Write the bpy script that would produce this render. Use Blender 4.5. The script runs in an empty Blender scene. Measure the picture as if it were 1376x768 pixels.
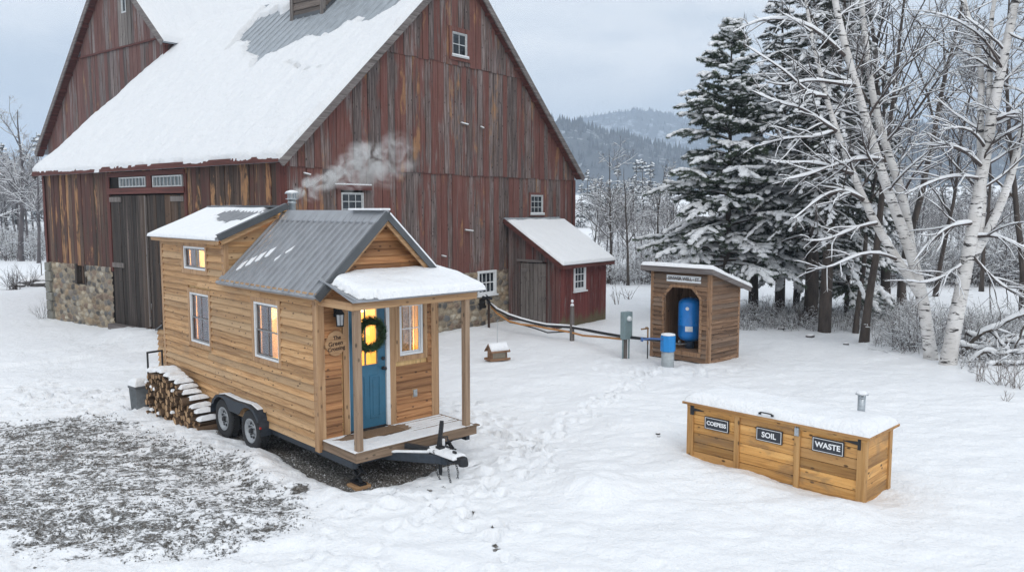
import bpy, math, random
import numpy as np
from mathutils import Vector, Matrix

R_ = math.radians
scene = bpy.context.scene
COL = scene.collection

# ------------------------------------------------------------------ camera
cam = bpy.data.cameras.new("camera")
cam_o = bpy.data.objects.new("camera", cam); COL.objects.link(cam_o)
cam.sensor_width = 36.0; cam.lens = 28.15
cam.clip_start = 0.1; cam.clip_end = 9000
cam_o.location = (0, 0, 4.1)
cam_o.rotation_euler = (R_(90) - math.atan(104 / 1076), 0, 0)
scene.camera = cam_o

# ------------------------------------------------------------------ world + sun
SUN_EL, SUN_AZ = 40.0, 168.0       # elevation; azimuth measured clockwise from +Y
world = bpy.data.worlds.new("World"); scene.world = world; world.use_nodes = True
wt = world.node_tree; wt.nodes.clear()
def wn(t, **k):
    n = wt.nodes.new(t)
    for a, b in k.items(): setattr(n, a, b)
    return n
w_out = wn('ShaderNodeOutputWorld'); w_bg = wn('ShaderNodeBackground'); w_bg.inputs['Strength'].default_value = 0.1
w_sky = wn('ShaderNodeTexSky', sky_type='NISHITA', sun_disc=False, sun_elevation=R_(SUN_EL), sun_rotation=R_(SUN_AZ))
w_tc = wn('ShaderNodeTexCoord')
w_map = wn('ShaderNodeMapping'); w_map.inputs['Scale'].default_value = (1.0, 1.0, 3.6)
w_n = wn('ShaderNodeTexNoise'); w_n.inputs['Scale'].default_value = 2.6; w_n.inputs['Detail'].default_value = 5; w_n.inputs['Roughness'].default_value = .5
w_n.inputs['Distortion'].default_value = .35
w_r = wn('ShaderNodeValToRGB')
w_r.color_ramp.elements[0].position = .40; w_r.color_ramp.elements[0].color = (6.35, 6.85, 7.35, 1)
w_r.color_ramp.elements[1].position = .60; w_r.color_ramp.elements[1].color = (9.8, 9.85, 9.8, 1)
w_sep = wn('ShaderNodeSeparateXYZ')
w_mr = wn('ShaderNodeMapRange'); w_mr.inputs['From Min'].default_value = 0.18; w_mr.inputs['From Max'].default_value = 1.0
w_mr.inputs['To Min'].default_value = 1.0; w_mr.inputs['To Max'].default_value = 1.5
w_mul = wn('ShaderNodeVectorMath', operation='SCALE')
w_mix = wn('ShaderNodeMix', data_type='RGBA'); w_mix.inputs['Factor'].default_value = 0.88
L = wt.links.new
L(w_tc.outputs['Generated'], w_map.inputs['Vector']); L(w_map.outputs[0], w_n.inputs['Vector'])
L(w_n.outputs['Fac'], w_r.inputs['Fac']); L(w_tc.outputs['Generated'], w_sep.inputs[0]); L(w_sep.outputs['Z'], w_mr.inputs['Value'])
L(w_r.outputs['Color'], w_mul.inputs[0]); L(w_mr.outputs[0], w_mul.inputs['Scale'])
L(w_sky.outputs[0], w_mix.inputs['A']); L(w_mul.outputs[0], w_mix.inputs['B'])
L(w_mix.outputs['Result'], w_bg.inputs['Color']); L(w_bg.outputs[0], w_out.inputs['Surface'])

sun = bpy.data.lights.new("sun", 'SUN'); sun.energy = .62; sun.angle = R_(22); sun.color = (1.0, .965, .92)
sun_o = bpy.data.objects.new("sun", sun); COL.objects.link(sun_o)
_az, _el = R_(SUN_AZ), R_(SUN_EL)
sun_dir = Vector((math.sin(_az) * math.cos(_el), math.cos(_az) * math.cos(_el), math.sin(_el)))
sun_o.rotation_euler = sun_dir.to_track_quat('Z', 'Y').to_euler()
sun_o.location = sun_dir * 60

scene.view_settings.view_transform = 'Standard'; scene.view_settings.look = 'None'
scene.view_settings.exposure = 0.13; scene.view_settings.gamma = 1.0
scene.view_settings.use_curve_mapping = False
cy = scene.cycles
cy.use_denoising = True
cy.max_bounces = 8; cy.transparent_max_bounces = 12; cy.volume_bounces = 1; cy.diffuse_bounces = 3; cy.glossy_bounces = 2
cy.sample_clamp_indirect = 4.0
cy.caustics_reflective = False; cy.caustics_refractive = False

# ------------------------------------------------------------------ numpy noise
def _hash(ix, iy, seed):
    n = (ix.astype(np.int64) * 374761393 + iy.astype(np.int64) * 668265263 + seed * 1442695041) & 0xffffffff
    n = ((n ^ (n >> 13)) * 1274126177) & 0xffffffff
    return ((n ^ (n >> 16)) & 0xffffff) / float(0xffffff)
def vnoise(x, y, seed=0):
    x = np.asarray(x, float); y = np.asarray(y, float)
    ix = np.floor(x); iy = np.floor(y); fx = x - ix; fy = y - iy
    fx = fx * fx * (3 - 2 * fx); fy = fy * fy * (3 - 2 * fy)
    a = _hash(ix, iy, seed); b = _hash(ix + 1, iy, seed); c = _hash(ix, iy + 1, seed); d = _hash(ix + 1, iy + 1, seed)
    return (a + (b - a) * fx) * (1 - fy) + (c + (d - c) * fx) * fy
def fbm(x, y, seed=0, o=4):
    s = 0; a = 1.; t = 0
    for i in range(o):
        s = s + a * vnoise(np.asarray(x) * 2 ** i + 7.3 * i, np.asarray(y) * 2 ** i - 3.1 * i, seed + i); t += a; a *= .5
    return s / t * 2 - 1
def sstep(a, b, x):
    t = np.clip((np.asarray(x, float) - a) / (b - a), 0, 1); return t * t * (3 - 2 * t)

# ------------------------------------------------------------------ mesh helpers
def link(o, parent=None):
    COL.objects.link(o)
    if parent is not None: o.parent = parent
    return o
def tag(o, label=None, cat=None, group=None, kind=None):
    if label: o["label"] = label
    if cat: o["category"] = cat
    if group: o["group"] = group
    if kind: o["kind"] = kind
    return o
def empty(name, loc=(0, 0, 0), deg=0, **k):
    o = bpy.data.objects.new(name, None); o.empty_display_size = .2
    o.location = loc; o.rotation_euler = (0, 0, R_(deg)); link(o)
    return tag(o, **k)
def mesh_np(name, V, F, mats, parent=None, smooth=False, attrs=None, loc=None, rot=None):
    """F: list of (n,k) int arrays (k = 3 or 4)."""
    me = bpy.data.meshes.new(name)
    V = np.asarray(V, np.float32)
    F = [np.asarray(f, np.int32) for f in (F if isinstance(F, list) else [F])]
    F = [f for f in F if len(f)]
    loops = np.concatenate([f.ravel() for f in F]); sizes = np.concatenate([np.full(len(f), f.shape[1]) for f in F])
    starts = np.concatenate([[0], np.cumsum(sizes)[:-1]])
    me.vertices.add(len(V)); me.vertices.foreach_set('co', V.ravel())
    me.loops.add(len(loops)); me.loops.foreach_set('vertex_index', loops.astype(np.int32))
    me.polygons.add(len(sizes)); me.polygons.foreach_set('loop_start', starts.astype(np.int32))
    try: me.polygons.foreach_set('loop_total', sizes.astype(np.int32))
    except Exception: pass
    me.polygons.foreach_set('use_smooth', np.full(len(sizes), smooth))
    for (an, dom, typ, dat) in (attrs or []):
        a = me.attributes.new(an, typ, dom)
        a.data.foreach_set('value' if typ == 'FLOAT' else 'color', np.asarray(dat, np.float32).ravel())
    me.update(calc_edges=True); me.validate()
    for m in (mats if isinstance(mats, (list, tuple)) else [mats]): me.materials.append(m)
    o = bpy.data.objects.new(name, me)
    if loc is not None: o.location = loc
    if rot is not None: o.rotation_euler = rot
    return link(o, parent)

class MB:
    """collects solids, built as one mesh"""
    def __init__(s): s.v = []; s.f = []; s.r = []; s.st = []
    def add(s, vs, fs, rnd=.5):
        s.st.append((len(s.v), len(s.f))); b = len(s.v); s.v += [tuple(map(float, p)) for p in vs]
        for f in fs: s.f.append([b + i for i in f]); s.r.append(rnd)
        return s
    def box(s, a, b, rnd=.5):
        x0, y0, z0 = [min(p, q) for p, q in zip(a, b)]; x1, y1, z1 = [max(p, q) for p, q in zip(a, b)]
        return s.hexa([(x0, y0, z0), (x1, y0, z0), (x1, y1, z0), (x0, y1, z0), (x0, y0, z1), (x1, y0, z1), (x1, y1, z1), (x0, y1, z1)], rnd)
    def hexa(s, p, rnd=.5):
        f = [(0, 3, 2, 1), (4, 5, 6, 7), (0, 1, 5, 4), (1, 2, 6, 5), (2, 3, 7, 6), (3, 0, 4, 7)]
        p = [Vector(q) for q in p]
        c = sum(p, Vector()) / 8
        n = (p[5] - p[4]).cross(p[7] - p[4])
        if n.length < 1e-12: n = (p[1] - p[0]).cross(p[3] - p[0])
        if n.dot((p[4] + p[5] + p[6] + p[7]) / 4 - c) < 0: f = [tuple(reversed(q)) for q in f]
        return s.add(p, f, rnd)
    def beam(s, a, b, w, h, up=(0, 0, 1), rnd=.5):
        a = Vector(a); b = Vector(b); t = (b - a).normalized(); u = Vector(up)
        sd = t.cross(u)
        if sd.length < 1e-4: sd = t.cross(Vector((1, 0, 0)))
        sd.normalize(); u = sd.cross(t).normalized(); sd = sd * (w / 2); u = u * (h / 2)
        return s.hexa([a - sd - u, a + sd - u, b + sd - u, b - sd - u, a - sd + u, a + sd + u, b + sd + u, b - sd + u], rnd)
    def tube(s, pts, r, n=8, rnd=.5, cap=True):
        pts = [Vector(p) for p in pts]; k = len(pts); rs = r if isinstance(r, (list, tuple)) else [r] * k
        s.st.append((len(s.v), len(s.f))); b = len(s.v); prev = None
        for i, p in enumerate(pts):
            t = (pts[min(i + 1, k - 1)] - pts[max(i - 1, 0)]).normalized()
            if prev is None:
                ref = Vector((0, 0, 1)) if abs(t.z) < .9 else Vector((1, 0, 0)); a1 = t.cross(ref).normalized()
            else: a1 = (prev - t * prev.dot(t)).normalized()
            prev = a1; a2 = t.cross(a1)
            for j in range(n):
                an = 2 * math.pi * j / n; s.v.append(tuple(p + (a1 * math.cos(an) + a2 * math.sin(an)) * rs[i]))
        for i in range(k - 1):
            for j in range(n):
                s.f.append([b + i * n + j, b + i * n + (j + 1) % n, b + (i + 1) * n + (j + 1) % n, b + (i + 1) * n + j]); s.r.append(rnd)
        if cap:
            s.f.append([b + j for j in reversed(range(n))]); s.r.append(rnd)
            s.f.append([b + (k - 1) * n + j for j in range(n)]); s.r.append(rnd)
        return s
    def lathe(s, prof, c=(0, 0, 0), axis='z', n=24, rnd=.5, cap=True):
        """prof: [(radius, height)] around the axis through c"""
        s.st.append((len(s.v), len(s.f))); b = len(s.v); k = len(prof)
        for (r, h) in prof:
            for j in range(n):
                a = 2 * math.pi * j / n; u, w = r * math.cos(a), r * math.sin(a)
                p = (u, w, h) if axis == 'z' else ((h, u, w) if axis == 'x' else (w, h, u))
                s.v.append((p[0] + c[0], p[1] + c[1], p[2] + c[2]))
        for i in range(k - 1):
            for j in range(n):
                s.f.append([b + i * n + j, b + i * n + (j + 1) % n, b + (i + 1) * n + (j + 1) % n, b + (i + 1) * n + j]); s.r.append(rnd)
        if cap:
            s.f.append([b + j for j in reversed(range(n))]); s.r.append(rnd)
            s.f.append([b + (k - 1) * n + j for j in range(n)]); s.r.append(rnd)
        return s
    def each(s, name, mat, parent=None, **k):
        """every solid becomes a part of its own"""
        for i, (v0, f0) in enumerate(s.st):
            v1, f1 = s.st[i + 1] if i + 1 < len(s.st) else (len(s.v), len(s.f))
            m = MB(); m.v = s.v[v0:v1]; m.f = [[j - v0 for j in f] for f in s.f[f0:f1]]; m.r = s.r[f0:f1]; m.build(name, mat, parent, **k)
    def build(s, name, mat, parent=None, smooth=False, loc=None, rot=None, bevel=0, sub=0):
        me = bpy.data.meshes.new(name)
        me.from_pydata(s.v, [], s.f)
        a = me.attributes.new('rnd', 'FLOAT', 'FACE'); a.data.foreach_set('value', s.r)
        if smooth: me.polygons.foreach_set('use_smooth', [True] * len(s.f))
        me.materials.append(mat); me.update()
        o = bpy.data.objects.new(name, me)
        if loc is not None: o.location = loc
        if rot is not None: o.rotation_euler = rot
        link(o, parent)
        if bevel:
            m = o.modifiers.new('bevel', 'BEVEL'); m.width = bevel; m.segments = 2; m.limit_method = 'ANGLE'; m.angle_limit = R_(40)
            if smooth: m.harden_normals = False
        if sub: m = o.modifiers.new('sub', 'SUBSURF'); m.levels = sub; m.render_levels = sub
        return o

def tubes_np(P, Rr, sides):
    """batch of tubes: P (K,n,3), Rr (K,n) -> verts, quads"""
    K, n, _ = P.shape
    T = np.gradient(P, axis=1); T /= (np.linalg.norm(T, axis=2, keepdims=True) + 1e-9)
    mean = P[:, -1] - P[:, 0]; mean /= (np.linalg.norm(mean, axis=1, keepdims=True) + 1e-9)
    ref = np.where(np.abs(mean[:, 2:3]) < .8, np.array([[0, 0, 1.]]), np.array([[1., 0, 0]]))[:, None, :]
    N1 = np.cross(T, np.broadcast_to(ref, T.shape)); N1 /= (np.linalg.norm(N1, axis=2, keepdims=True) + 1e-9)
    N2 = np.cross(T, N1)
    a = np.arange(sides) * 2 * np.pi / sides
    V = P[:, :, None, :] + Rr[:, :, None, None] * (np.cos(a)[None, None, :, None] * N1[:, :, None, :] + np.sin(a)[None, None, :, None] * N2[:, :, None, :])
    idx = np.arange(K * n * sides).reshape(K, n, sides)
    q = np.stack([idx[:, :-1, :], np.roll(idx, -1, 2)[:, :-1, :], np.roll(idx, -1, 2)[:, 1:, :], idx[:, 1:, :]], -1).reshape(-1, 4)
    return V.reshape(-1, 3), q
class NP:
    """merges numpy pieces"""
    def __init__(s): s.V = []; s.F = {3: [], 4: []}; s.n = 0
    def add(s, V, F):
        if len(V) == 0 or len(F) == 0: return
        s.V.append(V); s.F[F.shape[1]].append(F + s.n); s.n += len(V)
    def each(s, name, mat, parent=None, **k):
        """every solid becomes a part of its own"""
        for i, (v0, f0) in enumerate(s.st):
            v1, f1 = s.st[i + 1] if i + 1 < len(s.st) else (len(s.v), len(s.f))
            m = MB(); m.v = s.v[v0:v1]; m.f = [[j - v0 for j in f] for f in s.f[f0:f1]]; m.r = s.r[f0:f1]; m.build(name, mat, parent, **k)
    def build(s, name, mat, parent=None, smooth=True, **k):
        return mesh_np(name, np.concatenate(s.V), [np.concatenate(f) for f in s.F.values() if f], mat, parent, smooth, **k)

# ------------------------------------------------------------------ material helpers
class NT:
    def __init__(s, name):
        s.m = bpy.data.materials.new(name); s.m.use_nodes = True; s.t = s.m.node_tree; s.t.nodes.clear()
        s.out = s.t.nodes.new('ShaderNodeOutputMaterial')
    def n(s, typ, ins=None, **props):
        nd = s.t.nodes.new('ShaderNode' + typ)
        for a, b in props.items(): setattr(nd, a, b)
        for k, v in (ins or {}).items():
            sock = nd.inputs[k]
            if isinstance(v, bpy.types.NodeSocket): s.t.links.new(v, sock)
            elif isinstance(v, bpy.types.Node): s.t.links.new(v.outputs[0], sock)
            else:
                if sock.type == 'RGBA' and len(v) == 3: v = (*v, 1)
                sock.default_value = v
        return nd
    def math(s, op, a, b=0., clamp=False):
        return s.n('Math', {0: a, 1: b}, operation=op, use_clamp=clamp).outputs[0]
    def mix(s, f, a, b, blend='MIX'):
        nd = s.t.nodes.new('ShaderNodeMix'); nd.data_type = 'RGBA'; nd.blend_type = blend
        for k, v in (('Factor', f), ('A', a), ('B', b)):
            sock = [q for q in nd.inputs if q.name == k and (q.type == 'RGBA' or k == 'Factor' and q.type == 'VALUE')][0]
            if isinstance(v, bpy.types.NodeSocket): s.t.links.new(v, sock)
            else: sock.default_value = (*v, 1) if (not isinstance(v, (int, float)) and len(v) == 3) else v
        return [q for q in nd.outputs if q.type == 'RGBA'][0]
    def ramp(s, f, els, interp='LINEAR'):
        nd = s.n('ValToRGB', {'Fac': f}); cr = nd.color_ramp; cr.interpolation = interp
        while len(cr.elements) < len(els): cr.elements.new(.5)
        for e, (p, c) in zip(cr.elements, els):
            e.position = p; e.color = (c, c, c, 1) if isinstance(c, (int, float)) else (*c, 1)
        return nd.outputs['Color']
    def mr(s, v, a, b, c=0., d=1., smooth=False):
        return s.n('MapRange', {'Value': v, 'From Min': a, 'From Max': b, 'To Min': c, 'To Max': d}, interpolation_type='SMOOTHSTEP' if smooth else 'LINEAR').outputs[0]
    def coord(s, scale=(1, 1, 1), offset=None, which='Object'):
        tc = s.n('TexCoord').outputs[which]
        if offset is not None: tc = s.n('VectorMath', {0: tc, 1: offset}, operation='ADD').outputs[0]
        return s.n('VectorMath', {0: tc, 1: scale}, operation='MULTIPLY').outputs[0]
    def noise(s, vec, scale, detail=3, rough=.5, dist=0., out='Fac'):
        return s.n('TexNoise', {'Vector': vec, 'Scale': scale, 'Detail': detail, 'Roughness': rough, 'Distortion': dist}).outputs[out]
    def bump(s, h, strength=.5, dist=.01, normal=None):
        d = {'Height': h, 'Strength': strength, 'Distance': dist}
        if normal is not None: d['Normal'] = normal
        return s.n('Bump', d).outputs[0]
    def done(s, col, rough=.7, normal=None, **k):
        d = {'Base Color': col, 'Roughness': rough}
        if normal is not None: d['Normal'] = normal
        for a, b in k.items(): d[a.replace('_', ' ')] = b
        s.t.links.new(s.n('BsdfPrincipled', d).outputs[0], s.out.inputs['Surface'])
        return s.m

def plain(name, col, rough=.6, metal=0., var=.12, scale=9., bump=.15):
    N = NT(name); v = N.coord()
    f = N.noise(v, scale, 5, .6)
    c = N.mix(N.mr(f, .3, .7), tuple(x * (1 - var) for x in col), tuple(min(1, x * (1 + var)) for x in col))
    return N.done(c, N.mr(f, .2, .8, max(.05, rough - .1), min(1, rough + .12)), N.bump(f, bump, .01), Metallic=metal)

def wood(name, cols, axis='z', grain=14., along=.8, knots=.6, rough=.75, weather=None, boards=.55, knot_scale=2.6, hue=None, bump=.35):
    """cols: list of 3 colours dark -> light; axis: direction of the grain in object space ('h' = any horizontal)"""
    N = NT(name)
    rnd = N.n('Attribute', attribute_name='rnd').outputs['Fac']
    off = N.n('CombineXYZ', {'X': N.math('MULTIPLY', rnd, 37.), 'Y': N.math('MULTIPLY', rnd, 53.), 'Z': N.math('MULTIPLY', rnd, 71.)}).outputs[0]
    sc = {'z': (grain, grain, along), 'x': (along, grain, grain), 'y': (grain, along, grain), 'h': (along, along, grain)}[axis]
    v = N.coord(sc, off)
    g = N.noise(v, 1., 6, .62, .6)
    g2 = N.noise(N.coord(tuple(x * 3.1 for x in sc), off), 1., 3, .6)
    f = N.math('ADD', N.math('MULTIPLY', g, .75), N.math('MULTIPLY', g2, .25))
    c = N.ramp(f, [(.33, cols[0]), (.5, cols[1]), (.68, cols[2])])
    # board to board variation
    b = N.mr(rnd, 0, 1, 1 - boards * .55, 1 + boards * .35)
    c = N.mix(1., c, N.n('CombineColor', {0: b, 1: b, 2: b}).outputs[0], 'MULTIPLY')
    if hue: c = N.mix(N.mr(N.math('FRACT', N.math('MULTIPLY', rnd, 7.13)), .55, 1., 0, .7), c, hue)
    if knots:
        ks = {'z': (3.2, 3.2, 1.5), 'x': (1.5, 3.2, 3.2), 'y': (3.2, 1.5, 3.2), 'h': (1.8, 1.8, 3.4)}[axis]
        vo = N.n('TexVoronoi', {'Vector': N.coord(ks, off), 'Scale': knot_scale, 'Randomness': 1.}).outputs['Distance']
        kf = N.mr(vo, .09, .19, knots, 0, True)
        c = N.mix(kf, c, tuple(x * .28 for x in cols[0]))
    if weather: c = weather(N, c, rnd)
    return N.done(c, rough, N.bump(f, bump, .008))
# ------------------------------------------------------------------ materials
def make_snow(name='snow', ground=False, ripple=1., alb=1.):
    N = NT(name)
    v = N.n('NewGeometry').outputs['Position']
    n1 = N.noise(v, 3.2, 5, .55); n2 = N.noise(v, 22., 4, .6); n3 = N.noise(v, 140., 2, .6)
    h = N.math('ADD', N.math('ADD', N.math('MULTIPLY', n1, 1.), N.math('MULTIPLY', n2, .28)), N.math('MULTIPLY', n3, .05))
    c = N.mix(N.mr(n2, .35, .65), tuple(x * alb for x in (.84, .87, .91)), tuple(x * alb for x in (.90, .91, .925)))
    nb = N.bump(h, .9 * ripple, .09)
    if not ground:
        return N.done(c, .62, nb, Specular_IOR_Level=.25)
    # snow / gravel blend, the region comes from the mesh
    m = N.n('Attribute', attribute_name='gravel').outputs['Fac']
    vs = N.n('VectorMath', {0: v, 1: (1.0, 1.25, 1.)}, operation='MULTIPLY').outputs[0]
    big = N.noise(vs, 3.4, 4, .62); fine = N.noise(vs, 13., 5, .78); sp = N.noise(v, 60., 3, .7)
    t = N.math('ADD', N.math('ADD', N.math('MULTIPLY', big, .75), N.math('MULTIPLY', fine, 1.25)), N.math('MULTIPLY', sp, .35))
    t = N.math('ADD', t, N.math('MULTIPLY', m, 1.0))
    g = N.mr(t, 1.70, 1.88, 0, 1, True)
    vo = N.n('TexVoronoi', {'Vector': v, 'Scale': 42.})
    peb = N.ramp(vo.outputs['Color'], [(.1, (.065, .062, .058)), (.5, (.17, .163, .152)), (.85, (.34, .33, .315)), (.95, (.62, .64, .67))])
    peb = N.mix(N.mr(N.noise(v, 1.3, 3), .4, .65), peb, N.mix(.5, peb, (.11, .085, .06)))
    col = N.mix(g, c, peb)
    hb = N.math('SUBTRACT', h, N.math('MULTIPLY', g, .35))
    hb = N.math('ADD', hb, N.math('MULTIPLY', N.math('MULTIPLY', vo.outputs['Distance'], g), -.5))
    return N.done(col, N.mr(g, 0, 1, .62, .85), N.bump(hb, .85, .09), Specular_IOR_Level=.25)
SNOW = make_snow(); ROOFSNOW = make_snow('dimmed_roof_snow', False, 1.2, .90); GROUND = make_snow('ground_snow', True)  # barn roof gets the same snow, colour darkened to stand in for dimmer light

# weathered red barn boards
def barn_paint(paint, bare, amount, br=.80):
    def w(N, c, rnd):
        v = N.coord((3.2, 3.2, .42))
        p = N.noise(v, 1.2, 5, .65, .3)
        q = N.noise(N.coord((20, 20, .8)), 1., 4, .65)
        r2 = N.math('FRACT', N.math('MULTIPLY', rnd, 5.77))
        f = N.math('ADD', N.math('ADD', p, N.math('MULTIPLY', q, .45)), N.math('MULTIPLY', r2, .5))
        k = N.mr(f, .93 - amount, 1.08 - amount, 0, 1, True)
        pc = N.mix(N.noise(N.coord((30, 30, 1.5)), 1., 3), paint[0], paint[1])
        c = N.mix(N.math('MULTIPLY', k, .76), c, pc)
        gr = N.noise(N.coord((11, 11, .32)), 1.7, 4, .6)
        c = N.mix(N.mr(gr, .50, .72, 0, .6, True), c, tuple(x * .28 for x in bare))
        # bare brown patches
        t = N.noise(N.coord((2.1, 2.1, .5)), 1.3, 5, .7, .4)
        t = N.math('ADD', t, N.math('MULTIPLY', N.math('FRACT', N.math('MULTIPLY', rnd, 11.3)), .3))
        c = N.mix(N.mr(t, br, br + .12, 0, .85, True), c, bare)
        st = N.noise(N.coord((40, 40, .8)), 1., 3, .7)
        return N.mix(N.mr(st, .52, .72, 0, .7), c, (.022, .014, .012))
    return w
BARN = wood('barn_boards_gable', [(.036, .026, .024), (.15, .115, .108), (.34, .29, .28)], 'z', 22, 1.1, 1., .85,
            barn_paint(((.115, .032, .023), (.20, .060, .044)), (.32, .17, .08), .035, .79), .6)
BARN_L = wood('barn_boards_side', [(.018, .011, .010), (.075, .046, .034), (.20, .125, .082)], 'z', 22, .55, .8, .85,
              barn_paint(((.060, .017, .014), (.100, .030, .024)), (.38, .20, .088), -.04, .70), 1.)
BARN_W = wood('barn_boards_wing', [(.06, .045, .044), (.18, .145, .14), (.32, .28, .27)], 'z', 22, .7, .8, .85,
              barn_paint(((.11, .038, .031), (.16, .058, .046)), (.26, .15, .08), .08), .8)
BARN_R = wood('barn_trim_red', [(.05, .018, .015), (.10, .028, .022), (.15, .05, .04)], 'z', 18, .7, .5, .85, None, .5)
RED_H = wood('red_trim_horizontal', [(.05, .018, .015), (.10, .030, .024), (.15, .055, .045)], 'h', 18, .7, .5, .85, None, .4)
SHEDW = wood('shed_boards_red', [(.05, .032, .030), (.15, .115, .108), (.26, .215, .20)], 'z', 22, .6, .7, .85,
             barn_paint(((.11, .026, .021), (.17, .045, .036)), (.15, .10, .085), .06), .7)
OLDW = wood('old_grey_boards', [(.009, .007, .006), (.040, .030, .025), (.125, .10, .085)], 'z', 20, .5, .9, .88, None, 1., hue=(.12, .065, .034))
OLDG = wood('grey_boards', [(.06, .05, .045), (.16, .14, .13), (.27, .25, .235)], 'z', 20, .6, .7, .88, None, .5)
OLDGH = wood('grey_trim', [(.06, .05, .048), (.16, .14, .135), (.28, .26, .25)], 'h', 20, .6, .5, .88, None, .4)
def cedar_weather(N, c, rnd):
    v = N.coord((.9, .9, 1.6)); p = N.noise(v, 1.4, 4, .6, .3)
    c = N.mix(N.mr(p, .54, .76, 0, .4, True), c, (.22, .15, .10))
    z = N.noise(N.coord((2.5, 2.5, 9.)), 2., 4, .7)
    return N.mix(N.mr(z, .58, .72, 0, .45, True), c, (.115, .065, .035))
CEDAR = wood('cedar_siding', [(.28, .145, .058), (.48, .275, .122), (.61, .395, .20)], 'h', 26, 1.1, .9, .68, cedar_weather, .6, hue=(.52, .37, .22), knot_scale=3.0)
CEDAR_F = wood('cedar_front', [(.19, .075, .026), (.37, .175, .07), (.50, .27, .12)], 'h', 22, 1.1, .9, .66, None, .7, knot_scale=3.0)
CEDAR_V = wood('cedar_trim', [(.26, .14, .066), (.42, .25, .13), (.55, .36, .20)], 'z', 20, .8, .7, .68, None, .3)
CEDAR_H = wood('cedar_beam', [(.24, .125, .056), (.42, .25, .125), (.54, .35, .19)], 'h', 20, .8, .7, .68, None, .3)
DECKW = wood('deck_wood', [(.13, .082, .05), (.24, .165, .11), (.34, .25, .175)], 'x', 20, .8, .7, .75, None, .5)
DECKR = wood('deck_rim', [(.12, .08, .05), (.22, .15, .10), (.31, .22, .15)], 'h', 20, .8, .7, .75, None, .3)
POSTW = wood('post_wood', [(.17, .11, .07), (.30, .205, .135), (.40, .30, .21)], 'z', 20, .8, .8, .75, None, .3)
def damp(N, c, rnd):
    f = N.noise(N.coord((1.1, 1.1, 2.6)), 1.3, 5, .65, .4); g = N.noise(N.coord((5, 5, 22)), 1., 4, .7)
    c = N.mix(N.mr(f, .50, .68, 0, .55, True), c, (.20, .13, .075))
    return N.mix(N.mr(g, .60, .74, 0, .6, True), c, (.15, .085, .04))
COMPW = wood('bin_cedar', [(.33, .15, .035), (.56, .29, .085), (.68, .41, .15)], 'h', 20, 1., 1., .68, damp, .75, hue=(.44, .25, .10), knot_scale=2.4)
COMPV = wood('bin_trim', [(.27, .13, .038), (.46, .25, .085), (.57, .34, .14)], 'z', 20, .9, .9, .68, None, .3)
WELLW = wood('well_siding', [(.075, .038, .02), (.20, .115, .066), (.36, .225, .14)], 'h', 22, 1., .8, .75, None, .8, hue=(.20, .15, .115))
WELLV = wood('well_trim', [(.13, .068, .034), (.29, .165, .09), (.42, .27, .165)], 'z', 22, .9, .8, .75, None, .4)
INTW = wood('interior_pine', [(.48, .30, .12), (.64, .43, .19), (.74, .53, .27)], 'z', 14, .8, .3, .6, None, .3)
BARKLOG = plain('log_bark', (.12, .075, .045), .9, 0, .5, 30, .8)
def make_logend():
    N = NT('log_wood'); v = N.coord()
    w = N.n('TexNoise', {'Vector': v, 'Scale': 30., 'Detail': 4.}).outputs['Fac']
    oi = N.n('ObjectInfo').outputs['Random']
    c = N.mix(N.mr(w, .35, .65), (.30, .17, .08), (.62, .41, .23))
    c = N.mix(N.mr(oi, .4, 1, 0, .6), c, (.18, .10, .05))
    return N.done(c, .8, N.bump(w, .5, .01))
def clothmat(name, a, b, t):
    N = NT(name); v = N.coord(); f = N.noise(v, 30., 4, .6); c = N.mix(N.mr(f, .35, .65), a, b)
    N.t.links.new(N.n('MixShader', {0: t, 1: N.n('BsdfDiffuse', {'Color': c}).outputs[0], 2: N.n('BsdfTranslucent', {'Color': c}).outputs[0]}).outputs[0], N.out.inputs['Surface']); return N.m
LOGEND = make_logend()

def make_roofmetal(name, base, rough=.42):
    N = NT(name); v = N.coord()
    f = N.noise(N.coord((3, 3, 1)), 1.5, 5, .6); g = N.noise(v, 40., 3, .6)
    c = N.mix(N.mr(f, .3, .7), tuple(x * .82 for x in base), tuple(x * 1.15 for x in base))
    c = N.mix(N.mr(g, .62, .8, 0, .25), c, tuple(x * 1.6 for x in base))
    return N.done(c, N.mr(f, .3, .7, rough - .06, rough + .12), N.bump(f, .1, .01), Metallic=.25)
ROOFM = make_roofmetal('roof_metal', (.285, .30, .325)); ROOFB = make_roofmetal('barn_roof_metal', (.34, .375, .41), .5)
DARKM = make_roofmetal('dark_metal_trim', (.085, .092, .10), .45)
WHITE = plain('white_paint', (.74, .76, .78), .45, 0, .06, 20)
OLDWHITE = plain('old_white_paint', (.50, .52, .53), .65, 0, .25, 25)
SASHG = plain('sash_grey', (.20, .205, .21), .5, 0, .1)
BLACKM = plain('black_steel', (.022, .024, .028), .5, .3, .3, 20)
FRAMEM = plain('trailer_steel', (.035, .045, .06), .5, .3, .3, 12)
RUBBER = plain('tyre_rubber', (.022, .023, .025), .82, 0, .25, 40, .4)
RIMM = plain('rim_paint', (.33, .35, .37), .4, .2, .2, 20)
GALV = plain('galvanised_steel', (.42, .46, .49), .4, .75, .2, 25)
GREYBOX = plain('meter_grey', (.20, .27, .285), .5, .15, .1, 14)
DOORB = plain('blue_door_paint', (.030, .135, .225), .42, 0, .12, 6, .08)
TANKB = plain('tank_blue', (.008, .20, .62), .32, 0, .08, 6, .04)
CAPB = plain('cap_blue', (.01, .22, .58), .42, 0, .08, 6, .04)
PVC = plain('pvc_grey', (.36, .40, .42), .5, 0, .12, 14)
PIPEK = plain('black_pipe_plastic', (.012, .013, .016), .45, 0, .3, 16)
PIPEO = plain('orange_hose', (.50, .235, .075), .6, 0, .18, 22)
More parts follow.
